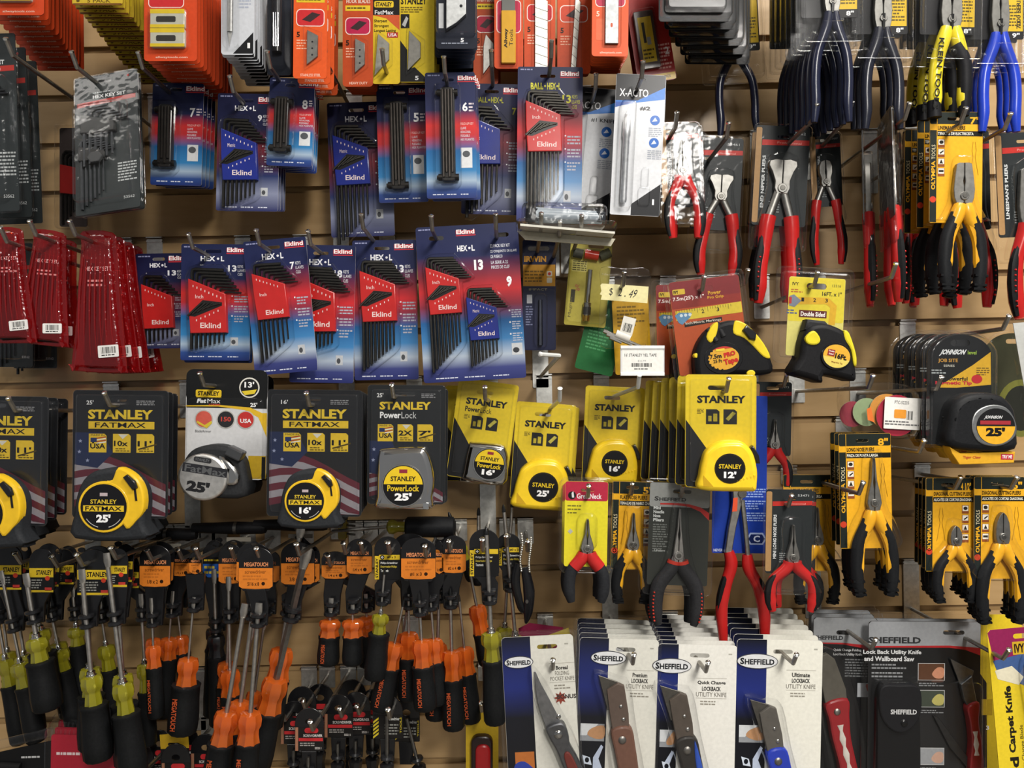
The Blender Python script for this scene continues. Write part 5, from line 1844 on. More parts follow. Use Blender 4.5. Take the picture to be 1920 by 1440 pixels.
for i in range(5):
    a = radians(190 + i * 24)
    t.sweep([(88 + 60 * cos(a), 168 + 54 * sin(a), 12), (88 + 50 * cos(a), 168 + 45 * sin(a), 38)], 3, .6, 'r:121315', 6)
q = K.part('silver_ring', t)
q.prism(crv([(66, 176), (72, 148), (98, 134), (126, 138), (142, 158), (146, 184), (130, 202), (104, 208), (78, 200)], 4), 30, 40, 'm:9a9c9c', 2, 2)
d = K.part('dial_label', t)
d.prism(ell(108, 172, 34, 32, 30), 39, 41, 'i:1a1a1b')
d.ink(ell(108, 172, 34, 32, 20, 0, 180), 'i:dba41c', 41.2)
d.text('JOHNSON', 86, 153, 120, 160, 'i:d6d6d6', 41.3, .03, sh=.1)
d.ink(box(80, 162, 134, 169), 'i:9c2c34', 41.3)
d.text("25'", 90, 174, 124, 190, BLK, 41.5, .06)
s = K.part('yellow_strip')
s.prism([(32, 210), (52, 222), (150, 218), (148, 238), (50, 242), (36, 222)], 6, 30, 'i:d6a01c', 1, 1)
s.text('Tiger Claw', 56, 226, 88, 232, 'i:b5402c', 30.4, .02)
s.ink(box(124, 222, 146, 232), 'i:b5283c', 30.3)
s.text('TRY ME', 126, 224, 144, 230, 'i:eee0e0', 30.6, .03)
b = K.part('clamshell')
b.prism(arch(-2, -2, 132, 214, 46), -3, 1.2, CLR, 1, 1)
b.rim(arch(-1, -1, 131, 213, 46), 1.5, 1.6)
b.rim(arch(6, 6, 124, 208, 42), 17, 1.2)
b.prism(arch(4, 4, 126, 210, 42), 1.2, 18, CLR, 5, 2, back=False)
run(K, (1800, 643, .225), (1728, 640, .07), 4, 'arched clear pack of a black and silver tape, {} on its hook', 'arched tape packs', .5)

K = Kind('round_clamshell', 'clamshell pack', .16, (60, 20))
c = K.part('backing_card')
c.prism(arch(4, 4, 112, 200, 40), -1, .5, 'i:3a3a26', holes=[slot(60, 20, 30, 9)])
c.ink(ell(74, 150, 46, 56, 24), 'i:6d6d2c', .7)
c.ink(ell(74, 150, 34, 44, 24), 'i:23241c', .8)
K.part('clamshell').prism(arch(-2, -2, 118, 206, 44), -2, 14, 'gb:', 5, 2, back=False)
K.put(1900, 640, .12, 'dim olive round pack behind the arched tape packs', None, 0)
K = Kind('clamshell_pack', 'clamshell pack', .24, (40, 20))
c = K.part('backing_card')
c.prism([(4, 4), (90, -4), (90, 170), (34, 176)], -1, .5, 'i:b9bab6')
K.part('clamshell').prism([(-4, -4), (94, -12), (94, 184), (26, 188)], -2, 14, 'gb:', 5, 2, back=False)
K.put(1935, 622, .235, 'silvery clamshell cut off by the picture edge beside the arched tapes', None, 0)

# bag of round discs
K = Kind('plastic_bag', 'bag of sanding discs', .18, (80, 6))
b = K.part('bag')
b.prism(crv([(6, 8), (60, 0), (130, 10), (142, 50), (136, 100), (80, 104), (20, 92), (0, 50)], 3), -12, 20, 'gb:', 8, 2)
for i, (x, y, r, col) in enumerate(((98, 62, 38, 'i:a8243c'), (82, 54, 32, 'i:c98a3a'), (48, 56, 26, 'i:8a9c74'), (24, 60, 24, 'i:8a3440'))):
    q = K.part('sanding_disc')
    q.prism(ell(x, y, r, n=28), 14 - i * 6, 15.5 - i * 6, col, side='i:cfc8b4')
o = K.part('orange_tag')
o.prism([(40, 50), (48, 46), (54, 74), (42, 70)], 20.4, 20.8, 'i:d9702c')
s = K.part('barcode_label')
s.at(86, 60, 3)
s.prism(rr(-14, -32, 52, 26, 1.5), 20.5, 21, 'i:e6e4de')
s.text('PTC-52235', 4, -26, 30, -20, 'i:55555a', 21.3, 0)
s.ink(rr(4, -10, 26, 6, 2), 'i:e0932c', 21.3)
s.bars(27, -8, 38, 8, z=21.3)
s.fine(-12, 10, 50, 20, 2, 'i:6a6a6a', 21.3)
K.put(1656, 722, .19, 'plastic bag of round red and orange discs with a white barcode label', None, 0)


# ------------------------------------------------------------------ screwdrivers on plastic hangers
STY = {'S': ('t:b5ae20', 'r:151617'), 'M': ('t:f0741c', 'r:151617'), 'K': ('p:161618', 'r:121314')}


def driver(sty, hk, card, tip, ct, cw, cl, gl, d, label, point='flat', sw=3.2, gw=None, clip=None, num='', print_=True, n=1):
    """One carded screwdriver: hk hook hole, card printed tab, tip of the blade, ct top of the handle collar."""
    K = Kind('screwdriver_pack', 'screwdriver', d, hk)
    col, grip = STY[sty]
    gw = gw or cw * 1.12
    dx, dy = ct[0] - tip[0], ct[1] - tip[1]
    L, a = hypot(dx, dy), math.degrees(atan2(-dx, dy))
    z = 13
    t = K.part('screwdriver')
    s = K.part('shaft', t)
    s.at(ct[0], ct[1], a)
    if point == 'flat':
        s.sweep([(0, 4, z), (0, -L + 26, z)], sw, None, 'm:b0aca5', 10)
        s.sweep([(0, -L + 30, z), (0, -L + 16, z), (0, -L, z)], [sw * .9, sw * 1.7, sw * 1.5], .36, 'm:b0aca5', 10)
    elif point == 'sq':
        s.sweep([(0, 4, z), (0, -L + 40, z)], sw, None, 'm:8f8b85', 4)
        s.sweep([(0, -L + 44, z), (0, -L + 20, z), (0, -L, z)], [sw * .9, sw * 1.7, sw * 1.6], .4, 'm:b0aca5', 8)
    else:
        s.sweep([(0, 4, z), (0, -L + 12, z)], sw, None, 'm:b0aca5', 10)
        s.sweep([(0, -L + 14, z), (0, -L + 6, z), (0, -L, z)], [sw * 1.15, sw * 1.05, sw * .4], None, 'p:161616', 8)
    if sty == 'S':
        f = K.part('ferrule', t)
        f.at(ct[0], ct[1], a).lathe(0, 0, [(-10, sw * 1.2), (-8, sw * 1.8), (-3, sw * 1.7), (-2, sw * 2.2), (2, sw * 2.2)], 'c:c9c9c6', z, 12)
    c = K.part('collar', t)
    c.at(ct[0], ct[1], a)
    if sty == 'S':
        pr = [(0, cw * .6), (2, cw * .95), (cl * .22, cw * 1.06), (cl * .42, cw), (cl * .52, cw * .74), (cl * .6, cw * .72), (cl, cw * .86)]
    else:
        pr = [(0, cw * .55), (2, cw * .9), (cl * .2, cw * 1.03), (cl * .42, cw), (cl * .55, cw * .84), (cl * .7, cw * .84), (cl, cw)]
    c.lathe(0, 0, pr, col, z, 24, 8, .085)
    g = K.part('grip', t)
    g.at(ct[0], ct[1], a)
    g.lathe(0, cl, [(-1, gw * .8), (0, gw * .98), (3, gw), (6, gw * .94), (gl * .3, gw * .95), (gl * .7, gw * 1.04), (gl - 6, gw * 1.0), (gl - 2, gw * .86), (gl, gw * .6)], grip, z, 24, 12, .025)
    if sty == 'M' and print_:
        w = K.part('grip_print', t)
        w.at(ct[0], ct[1], a).text('MEGATOUCH', -gw * .5, cl + gl * .2, -gw * .14, cl + gl * .84, 'i:a8451f', z + gw * 1.02, .03, rot=-90)
    if card:
        x0, y0, x1, y1 = card
        h = K.part('hanger')
        cx, cyh = (x0 + x1) / 2, (y1 - y0)
        P = [(x0, y0 + cyh * .3)] + ell(cx, y0 + cyh * .3, (x1 - x0) / 2, cyh * .3, 12, 190, 350) + [(x1, y0 + cyh * .3), (x1, y1 - 6), (x1 - 8, y1 + 4), (cx, y1 + 7), (x0 + 8, y1 + 4), (x0, y1 - 6)]
        h.prism(P, -1.5, 1, 'p:161618', .5, 1, holes=[ell(hk[0], hk[1], 7, 5, 12)])
        cy = clip if clip else y1 + 45
        q = (cy - tip[1]) / max(dy, 1)
        sx = tip[0] + dx * q
        h.prism([(cx - 18, y1), (cx + 18, y1), (sx + 16, cy - 22), (sx + 14, cy + 14), (sx - 14, cy + 14), (sx - 16, cy - 22)], -3, 4, 'p:151517', 1, 1)
        r = K.part('clip')
        r.at(sx, cy, a)
        for yy in (-12, 6):
            r.lathe(0, yy, [(0, sw + 7.5), (1.5, sw + 9.5), (6, sw + 9.5), (8, sw + 7.5)], 'p:1b1b1d', z - 2, 14)
        k = K.part('card')
        if sty == 'M':
            k.prism([(x0 + .5, y0 + cyh * .5), (x1 - .5, y0 + cyh * .5), (x1 - .5, y1 - 5), (x1 - 7, y1 - 1), (cx, y1 + 0), (x0 + 7, y1 - 1), (x0 + .5, y1 - 5)], 1, 1.6, 'i:d2761e')
            k.text('MEGATOUCH', x0 + (x1 - x0) * .16, y0 + cyh * .36, x1 - (x1 - x0) * .14, y0 + cyh * .46, 'i:d98a5a', 1.4, .03)
            k.text('screwdriver', x0 + (x1 - x0) * .18, y0 + cyh * .54, x1 - (x1 - x0) * .2, y0 + cyh * .63, 'i:8a4a14', 1.9, .01)
            k.fine(x0 + 8, y0 + cyh * .66, x1 - 8, y0 + cyh * .8, 2, 'i:b5651c', 1.8)
            k.text(num or '1/4 x 4', x0 + (x1 - x0) * .26, y0 + cyh * .83, x0 + (x1 - x0) * .6, y0 + cyh * .92, 'i:4a2608', 1.9, .02)
            k.ink(ell(x0 + (x1 - x0) * .72, y0 + cyh * .87, 3.4, n=12), 'i:2a1608', 1.9)
        elif sty == 'K':
            yy = y0 + cyh * .4
            k.prism(box(x0 + 1, yy, x1 - 1, y1), 1, 1.6, 'i:17181c')
            k.fine(x0 + 3, yy + 2, x1 - 3, yy + 9, 1, 'i:cfb01a', 1.9)
            k.ink([(x0 + 1, yy + 12), (x1 - 1, yy + 12), (x1 - 1, y1), (x0 + 10, y1), (x0 + 1, y1 - 10)], 'i:1d55a8', 1.8)
            k.fine(x0 + 4, yy + 14, x1 - 4, y1 - 4, 2, 'i:d9c23a', 2)
        elif point == 'ph':
            yy = y0 + cyh * .4
            k.prism(box(x0 + 1, yy, x1 - 1, y1), 1, 1.6, 'i:161617')
            k.ink(box(x0 + 1, yy + 4, x0 + 9, y1), 'i:d0b01a', 1.8)
            k.text('STANLEY', x0 + 2.5, yy + 8, x0 + 7.5, y1 - 3, BLK, 2, .03, rot=90)
            k.ink(box(x0 + 9, yy + 2, x1 - 2, yy + 11), 'i:d0b01a', 1.8)
            k.ink(ell(x0 + 15, yy + 6.5, 4.2, n=12), 'i:1a1a1a', 2)
            k.ink(box(x0 + 12.5, yy + 5.8, x0 + 17.5, yy + 7.2), 'i:eeeeee', 2.1)
            k.ink(box(x0 + 14.3, yy + 4, x0 + 15.7, yy + 9), 'i:eeeeee', 2.1)
            k.text('#3' if y0 < 1000 else '#0 x 3', x0 + 24, yy + 4, x0 + 24 + (6 if y0 < 1000 else 16), yy + 9, BLK, 2, .02)
            for i, q in enumerate(('Phillips Screwdriver', 'Desarmador Phillips', 'Tournevis')):
                k.text(q, x0 + 12, yy + 15 + i * 7, x0 + 12 + len(q) * 1.6, yy + 20 + i * 7, 'i:d9d9d4' if i != 1 else 'i:cfb83a', 1.9, .02)
        else:
            yy = y0 + cyh * .45
            k.prism(box(x0 + 1, yy, x1 - 1, y1), 1, 1.6, 'i:19191a')
            k.ink(box(x0 + 1, yy, x1 - 1, yy + (y1 - yy) * .38), 'i:d0b01a', 1.8)
            k.text('STANLEY', x0 + (x1 - x0) * .3, yy + (y1 - yy) * .08, x1 - 4, yy + (y1 - yy) * .28, BLK, 2, .03)
            k.fine(x0 + 5, yy + (y1 - yy) * .45, x1 - 22, y1 - 6, 4, 'i:8a8a84', 1.8)
            k.ink(ell(x1 - 12, yy + (y1 - yy) * .42, 4.5, n=12), 'i:c23a20', 2)
            k.ink(box(x1 - 17, y1 - 9, x1 - 4, y1 - 3), 'i:b5342c', 1.9)
            k.ink(box(x0 + 1, y1 - 4, x1 - 1, y1), 'i:c9a91a', 1.9)
    r = K.put(hk[0], hk[1], d, label, 'screwdrivers on plastic hangers')
    for i in range(1, n):                      # others waiting behind it on the same hook
        q = K.put(hk[0], hk[1], d, label + ', ' + ORD[i] + ' on hook', 'screwdrivers on plastic hangers', (0, 3, -2)[i % 3])
        q.location = r.location + Vector((-.012 + rnd.uniform(-.004, .004), .036 * i, -.0013 * i))


Y, O = 'screwdriver with yellow collar and black grip, ', 'screwdriver with orange collar and black grip, '
# yellow collared ones, back to front
driver('S', (28, 1037), (-8, 1022, 42, 1105), (10, 1067), (46, 1238), 16, 46, 105, .15, Y + 'slanting at the picture edge', sw=2.8, n=2, clip=1168)
driver('S', (10, 1050), (-34, 1040, 10, 1108), (-2, 1120), (18, 1232), 14, 50, 110, .10, Y + 'behind the slanting edge one', sw=2.6, n=2)
driver('S', (97, 1042), (55, 1028, 102, 1110), (56, 1072), (76, 1192), 17, 44, 92, .19, Y + 'its collar high and bright', sw=4.2, n=2, gw=25, clip=1152)
driver('S', (110, 1040), (105, 1030, 140, 1095), (95, 1108), (118, 1214), 15, 40, 105, .12, Y + 'thin and shaded', sw=2.4, n=2, clip=1148)
driver('S', (145, 1052), (148, 1052, 180, 1100), (142, 1090), (150, 1172), 14, 34, 110, .10, Y + 'short, dim, behind the yellow tag', sw=2.6)
driver('S', (143, 1040), (145, 1030, 207, 1115), (160, 1064), (178, 1262), 17, 54, 104, .23, Y + 'wide blade, yellow tag', 'flat', 4.2, n=2, gw=25, clip=1160)
driver('S', (212, 1040), (188, 1040, 225, 1090), (192, 1115), (205, 1206), 14, 46, 110, .12, Y + 'small, between the two long front ones', sw=2.4, clip=1150)
driver('S', (208, 1028), (205, 1028, 240, 1100), (206, 1034), (236, 1276), 17, 56, 120, .23, Y + 'longest one of its row', 'flat', 4.2, n=2, gw=25, clip=1155)
driver('S', (245, 1030), (222, 1048, 262, 1102), (270, 1110), (277, 1240), 13, 52, 100, .14, Y + 'half hidden by an orange collar', sw=2.8)
# orange collared
driver('M', (300, 1040), (296, 1038, 330, 1080), (335, 1110), (344, 1188), 13, 32, 110, .08, O + 'rearmost of the small cluster', sw=1.8, print_=False)
driver('M', (333, 1030), (320, 1030, 360, 1080), (330, 1105), (323, 1192), 15, 38, 110, .11, O + 'middle of the small cluster', sw=1.9, clip=1140, print_=False)
driver('M', (275, 1032), (262, 1022, 320, 1100), (289, 1118), (293, 1206), 13, 40, 95, .17, O + 'fronting the small cluster', sw=2.0, n=2, clip=1158, num='1/8 x 2')
driver('M', (366, 1029), (355, 1035, 378, 1076), (369, 1116), (359, 1230), 18, 48, 92, .18, O + 'beside a blue tag', sw=2.2, n=1, gw=26, clip=1130)
driver('K', (405, 1020), (380, 1020, 416, 1082), (406, 1064), (410, 1186), 15, 40, 130, .10, 'black handled screwdriver under a blue tag', sw=3, n=2, clip=1168)
driver('M', (432, 1027), (410, 1020, 455, 1094), (433, 1078), (436, 1252), 17, 46, 70, .15, O + 'short tag', sw=3.2, n=2, clip=1150)
driver('M', (492, 1040), (470, 1030, 525, 1092), (502, 1150), (482, 1292), 14, 50, 90, .09, O + 'deepest behind the crossing long shafts', sw=2.6, print_=False)
driver('M', (500, 1040), None, (478, 1170), (455, 1312), 15, 50, 90, .12, O + 'hidden behind the crossing long shafts', sw=3.4, print_=False)
driver('M', (480, 1028), (448, 1026, 512, 1104), (490, 1127), (474, 1330), 20, 56, 110, .235, O + 'straighter crossing long shaft', sw=4.2, n=2, gw=23, clip=1158, num='5/16 x 8')
driver('M', (466, 1036), None, (464, 1128), (430, 1330), 20, 58, 110, .225, O + 'more slanted crossing long shaft', sw=4.4, gw=26)
driver('M', (560, 1008), (565, 1022, 600, 1092), (569, 980), (533, 1212), 20, 60, 90, .16, O + 'blade tip poking up below the flag tape', sw=5)
driver('M', (556, 1021), (527, 1016, 590, 1096), (580, 1024), (522, 1268), 22, 62, 112, .175, O + 'thick square shaft slanting down', 'sq', 6.2, gw=27, clip=1148, num='3/8 x 8')
driver('M', (613, 1040), (603, 1034, 653, 1085), (624, 1118), (622, 1158), 18, 30, 54, .17, O + 'stubby, darker of the stubby pair', sw=3.2, gw=20, clip=1138)
driver('M', (660, 1030), (625, 1050, 660, 1085), (688, 1110), (690, 1152), 16, 34, 60, .08, O + 'stubby, dim behind the stubby pair', sw=2.4, print_=False)
driver('M', (675, 1018), (650, 1010, 698, 1076), (664, 1122), (664, 1158), 18, 30, 54, .18, O + 'stubby, cleaner of the stubby pair', sw=2.4, gw=19, clip=1132, print_=False)
driver('S', (727, 1017), (702, 1006, 752, 1086), (724, 1060), (716, 1148), 14, 36, 86, .20, Y + 'short phillips with a black and yellow tag', 'ph', 2.2, gw=20, clip=1118)
driver('M', (745, 1030), (735, 1030, 768, 1080), (766, 1130), (757, 1186), 13, 46, 70, .11, O + 'dim behind the slanted phillips', 'ph', 2, print_=False)
driver('M', (700, 1030), None, (760, 1120), (742, 1202), 17, 46, 82, .19, O + 'slanted, bright grip print, next to the short phillips', 'ph', 2.2, gw=20)
driver('M', (818, 1035), (815, 1014, 832, 1076), (808, 1112), (814, 1194), 16, 42, 80, .17, O + 'second bright one under the broad tag', 'ph', 2.4, gw=19, clip=1128)
driver('M', (795, 1022), (752, 1008, 817, 1086), (787, 1108), (792, 1196), 17, 48, 82, .21, O + 'first bright one', 'ph', 2.6, n=2, gw=21, clip=1138, num='#1 x 3')
driver('M', (850, 1034), None, (861, 1110), (871, 1210), 16, 48, 92, .13, O + 'second brownish one', 'ph', 2.2, gw=18)
driver('M', (841, 1015), (828, 1004, 874, 1074), (845, 1100), (848, 1216), 17, 52, 94, .17, O + 'first brownish one', 'ph', 3.2, n=2, gw=20, clip=1124, num='#2 x 4')
driver('M', (890, 1028), None, (880, 1060), (894, 1132), 15, 52, 60, .10, O + 'dark reddish, beside the tall yellow phillips', 'ph', 2.8, print_=False)
driver('S', (905, 1011), (880, 992, 936, 1080), (912, 986), (921, 1182), 17, 52, 118, .21, Y + 'tall phillips with a tag numbered 3', 'ph', 4, gw=20, clip=1116)
driver('S', (965, 1008), None, (961, 935), (946, 1172), 13, 34, 60, .07, Y + 'rear one of two by the pocket knife card', 'ph', 3)
driver('S', (951, 1005), (932, 1000, 975, 1060), (944, 944), (966, 1188), 13, 30, 60, .12, Y + 'front one of two by the pocket knife card', 'ph', 3.6, clip=1092)
driver('S', (848, 1000), None, (842, 958), (864, 1020), 10, 30, 40, .07, Y + 'only its black phillips point showing, leaning', 'ph', 3.2)
driver('S', (898, 1000), None, (898, 950), (897, 1024), 10, 30, 40, .07, Y + 'only its black phillips point showing, upright', 'ph', 3.2)

# lying driver and dark bars resting on the hooks
K = Kind('screwdriver', 'screwdriver', .10, (0, 0))
t = K.part('grip')
t.at(0, 0, 90).lathe(0, -96, [(0, 10), (4, 18), (40, 19), (88, 18), (92, 14)], 'r:18191b', 0, 20, 10, .03)
c = K.part('collar')
c.at(0, 0, 90).lathe(0, -4, [(0, 10), (6, 9), (14, 9), (22, 13), (30, 12), (34, 6)], 't:b5ae20', 0, 14, 8, .05)
s = K.part('shaft')
s.sweep([(-28, 0, 0), (-130, 8, 0)], 3, None, 'm:8a8782', 8)
K.put(756, 988, .13, 'screwdriver lying sideways with yellow collar, on top of the hooks')
K = Kind('screwdriver_bit_holder', 'bit holder', .1, (0, 0))
b = K.part('holder')
b.prism(rr(-8, -18, 8, 20, 3), -8, 8, 'p:a8911a', 1.5)
for i in range(4):
    K.part('bit').sweep([(6, -14 + i * 8, 3), (24, -12 + i * 8, 3)], 2, None, 'm:55524c', 6)
K.put(643, 990, .10, 'yellow bit holder lying beside the sideways screwdriver')
K = Kind('ratchet_handle', 'tool handle', .1, (0, 0))
K.part('grip').at(0, 0, 90).lathe(0, -70, [(0, 9), (8, 11), (60, 12), (100, 10), (140, 9)], 'r:151517', 0, 14, 6, .04)
K.part('band').at(0, 0, 90).lathe(0, -16, [(0, 12.6), (6, 12.6)], 'm:6a6864', 0, 14)
r = K.part('label')
r.prism(box(-2, 16, 44, 24), 8, 9, 'i:8a8478')
for x, y, q in ((545, 984, 'longer black tool handle lying on the hooks below the flag tape'), (430, 990, 'black tool handle lying on the hooks below the chrome-dialled tape'), (300, 1002, 'black tool handle lying in shade below the 25 foot tape')):
    K.put(x, y, .08, q)
K = Kind('scribing_pen', 'pen', .16, (985, 1008))
t = K.part('body')
t.sweep(crv([(984, 1065), (992, 1110), (990, 1150), (986, 1172)], 4, False), [8, 11, 9, 2], .6, 'p:17171a', 10)
t.ink(ell(988, 1128, 3, 4, 10), 'm:7a7772', 8)
t.sweep(crv([(972, 1058), (966, 1090), (976, 1140), (984, 1150)], 4, False), [8, 9, 7, 3], .5, 'p:141416', 8)
c = K.part('bead_chain')
for i in range(17):
    c.dome(977 + (i % 2) * .6 + 2 * sin(i * .4), 1000 + i * 4.4, 2.7, 4, 3, 'm:d6d4cc', 8)
    c.dome(994 + 2 * sin(i * .3 + 1), 1008 + i * 4.0, 2.7, 4, 3, 'm:d6d4cc', 8)
K.put(985, 1008, .14, 'black pen-shaped tool with a bead chain, beside the tall screwdrivers')

# ------------------------------------------------------------------ knives on cards, bottom row
def knife_card(d, w, oval, lines, knife, hole, pics=True, rim=False, base='i:dcdad2', panel=.34):
    K = Kind('utility_knife_card', 'knife', d, hole)
    h = 330
    c = K.part('backing_card')
    c.prism(rr(0, 0, w, h, 7), -.8, .5, base, holes=[slot(hole[0] - 3, hole[1], 36, 8)], side='i:c9c7c0')
    pw = w * panel
    c.cap([(.3, 7), (2, 2), (7, .3), (pw, .3), (pw, h - 1), (.3, h - 1)], .6, ramp_mat('knife_panel', K.o[1] * K.u, (K.o[1] - 300) * K.u, [(0, '10131f'), (.16, '1a2560'), (.3, '1d2a72'), (.48, '11131c'), (1, '0d0d10')]))
    o = K.part('brand_oval')
    ox, oy, orx, ory = oval
    o.prism(ell(ox, oy, orx, ory, 30), .5, 1.6, 'i:3a3a40')
    o.prism(ell(ox, oy, orx - 1.3, ory - 1.3, 30), 1, 2.2, 'i:d4d5d6')
    o.text('S', ox - orx * .84, oy - ory * .45, ox - orx * .64, oy + ory * .42, 'i:1c1e22', 2.4, .04)
    o.text('HEFFIELD', ox - orx * .62, oy - ory * .3, ox + orx * .82, oy + ory * .42, 'i:1c1e22', 2.4, .035)
    tx0, tx1, ty = lines[0]
    for i, (q, hh, b) in enumerate(lines[1:]):
        wd = (tx1 - tx0) * min(1, len(q) / 13.0)
        m = (tx0 + tx1) / 2
        c.text(q, m - wd / 2, ty, m + wd / 2, ty + hh, 'i:2c2a28' if b else 'i:6a655c', .8, .03 if b else 0)
        ty += hh + 2.6
    c.ink(box(tx0, lines[0][2] - 5, tx1, lines[0][2] - 4.3), 'i:a9a498', .7)
    c.ink(box(tx0, ty, tx1, ty + .7), 'i:a9a498', .7)
    c.fine(tx0 + 8, ty + 4, tx1 - 8, ty + 14, 2, 'i:8f8a7e', .7)
    c.fine(w - 16, 14, w - 7, 19, 1, 'i:a9a79c', .7)
    if pics:
        y = 158
        c.ink(box(7, y, pw - 3, y + 32), 'i:8f9296', .8)
        c.ink([(7, y), (pw - 14, y), (18, y + 22), (7, y + 22)], 'i:cfd2d4', .9)
        c.ink(crv([(20, y + 20), (28, y + 8), (pw - 4, y + 3), (pw - 3, y + 24), (pw - 16, y + 28)], 3), 'i:b98a62', 1)
        y = 200
        c.ink([(pw - 22, y + 20), (pw - 8, y - 4), (pw - 4, y), (pw - 12, y + 22), (pw - 4, y + 42), (pw - 22, y + 40)], 'i:b9c4d9', .8)
        c.ink([(12, y + 16), (26, y + 20), (30, y + 34), (16, y + 32)], 'i:c9d2e0', .85)
        c.ink(ell(21, y + 25, 4, 5, 10), 'i:10131c', .95)
        c.fine(8, y + 50, pw - 3, y + 74, 4, 'i:b9bcc4', .8)
    knife(K)
    if rim:
        b = K.part('clamshell')
        b.prism(rr(-9, -9, w + 6, h + 6, 11), -3, 1.4, CLR, 1, 1)
        b.sweep([(p[0], p[1], 1.5) for p in rr(-6, -6, w + 3, h + 3, 9)] + [(w - 5, -6, 1.5)], 2.2, .8, 'gb:', 6, caps=False)
    return K


def util(x, y, a, k, body, hnd, accent=None, blade_only=False):
    """Lock-back utility knife hanging handle down: x, y blade tip, a tilt."""
    def f(K):
        t = K.part('utility_knife')
        b = K.part('blade', t)
        b.at(x, y, a, k).prism([(0, 0), (36, 14), (40, 60), (14, 64)], 6, 9, 'm:6d6a64', .5, 1)
        m = K.part('blade_holder', t)
        m.at(x, y, a, k).prism([(14, 26), (34, 14), (46, 20), (52, 70), (52, 100), (22, 104), (17, 66)], 4, 14, body, 1.5)
        m.dome(38, 56, 3.5, 14, 2, 'c:b9b7b2', 8)
        m.dome(42, 80, 4, 14, 2, 'c:b9b7b2', 8)
        h = K.part('handle', t)
        h.at(x, y, a, k).prism(crv([(20, 98), (54, 94), (62, 130), (68, 190), (72, 250), (44, 256), (34, 200), (24, 140)], 4), 2, 18, hnd, 4, 2)
        h.dome(38, 116, 7.5, 18, 2.5, 'm:8a8782', 14)
        if accent:
            q = K.part('blue_inlay', t)
            q.at(x, y, a, k).prism(crv([(52, 98), (60, 130), (70, 200), (74, 250), (62, 250), (54, 180), (50, 130)], 3), 4, 20, accent, 3, 2)
        bl = K.part('blister')
        bl.at(x, y, a, k).prism(crv([(-8, -8), (38, 4), (56, 16), (64, 90), (76, 170), (82, 262), (36, 264), (22, 190), (12, 100), (2, 50)], 3), .6, 22, CLR, 3, 2, back=False)
    return f


def boreal(K):
    t = K.part('pocket_knife')
    b = K.part('blade', t)
    b.prism(crv([(56, 60), (66, 82), (84, 120), (98, 158), (80, 176), (68, 150), (58, 110)], 4), 6, 10, 'm:8f9092', .8, 1)
    h = K.part('handle', t)
    h.prism(crv([(72, 158), (100, 150), (110, 172), (112, 190), (126, 220), (138, 264), (118, 268), (98, 230), (88, 200), (76, 176)], 4), 3, 18, 'm:6c6d70', 3, 2)
    h.dome(92, 170, 8, 18, 3, 'c:b0afab', 14)
    h.dome(94, 142, 5, 9, 2, 'c:b0afab', 10)
    q = K.part('wood_scale', t)
    q.prism(crv([(100, 206), (110, 202), (124, 232), (130, 262), (116, 262), (106, 234)], 4), 14, 21, 'q:6a2a22', 2, 2)
    c = K.parts[0]
    c.ink(star(100, 112, 12, 8, .55), 'i:8a3a2c', .8)
    c.text('BONUS', 94, 106, 128, 114, 'i:3a3230', .95, .03)
    c.ink(box(14, 205, 48, 240), 'i:b5682c', .8)
    c.ink(crv([(14, 226), (30, 222), (48, 238), (48, 244), (14, 240)], 3), 'i:2c3f9a', .95)
    bl = K.part('blister')
    bl.prism(crv([(50, 50), (74, 78), (104, 140), (122, 180), (142, 268), (112, 274), (80, 196), (66, 160), (52, 100)], 3), .6, 22, CLR, 3, 2, back=False)


GKN = 'carded knives of the bottom row'
K = knife_card(.17, 128, (29, 45, 26, 11), ((82, 128, 55), ('Boreal', 7, 1), ('FOLDING', 7, 0), ('POCKET KNIFE', 7, 0)), boreal, (84, 20), False, True, 'i:d9d7cc', .4)
K.put(1029, 1212, .225, 'clamshell card of a folding pocket knife with a bonus star', GKN, -3)
K = knife_card(.18, 146, (54, 36, 33, 13), ((88, 138, 62), ('Premium', 8, 1), ('LOCKBACK', 8, 1), ('UTILITY KNIFE', 8, 0)), util(36, 66, -4, 1, 'q:5a4b42', 'q:6b4a3c'), (88, 20), True, True, 'i:dddbd0', .37)
run(K, (1176, 1218, .20), (1164, 1180, .10), 5, 'card of a brown handled lockback utility knife, {}', 'brown knife cards', 2)
K = knife_card(.18, 146, (26, 40, 36, 14), ((72, 128, 66), ('Quick Change', 8, 1), ('LOCKBACK', 8, 1), ('UTILITY KNIFE', 8, 0)), util(4, 74, -6, 1.02, 'q:4f463e', 'q:2a2724', 'p:2a4fb0'), (80, 20), True, False, 'i:e0ded6', .26)
run(K, (1315, 1229, .20), (1288, 1172, .05), 8, 'card of a black and blue lockback utility knife, {}', 'black and blue knife cards', 1.5, jit=.8)
K = knife_card(.18, 158, (38, 40, 38, 14), ((92, 146, 60), ('Ultimate', 8, 1), ('LOCKBACK', 8, 1), ('UTILITY KNIFE', 8, 0)), util(24, 108, -7, .98, 'q:56524c', 'p:1f39b0'), (88, 22), True, False, 'i:e0ded2', .35)
run(K, (1471, 1222, .20), (1424, 1160, .06), 7, 'card of a bright blue lockback utility knife, {}', 'bright blue knife cards', 1.2, jit=.8)

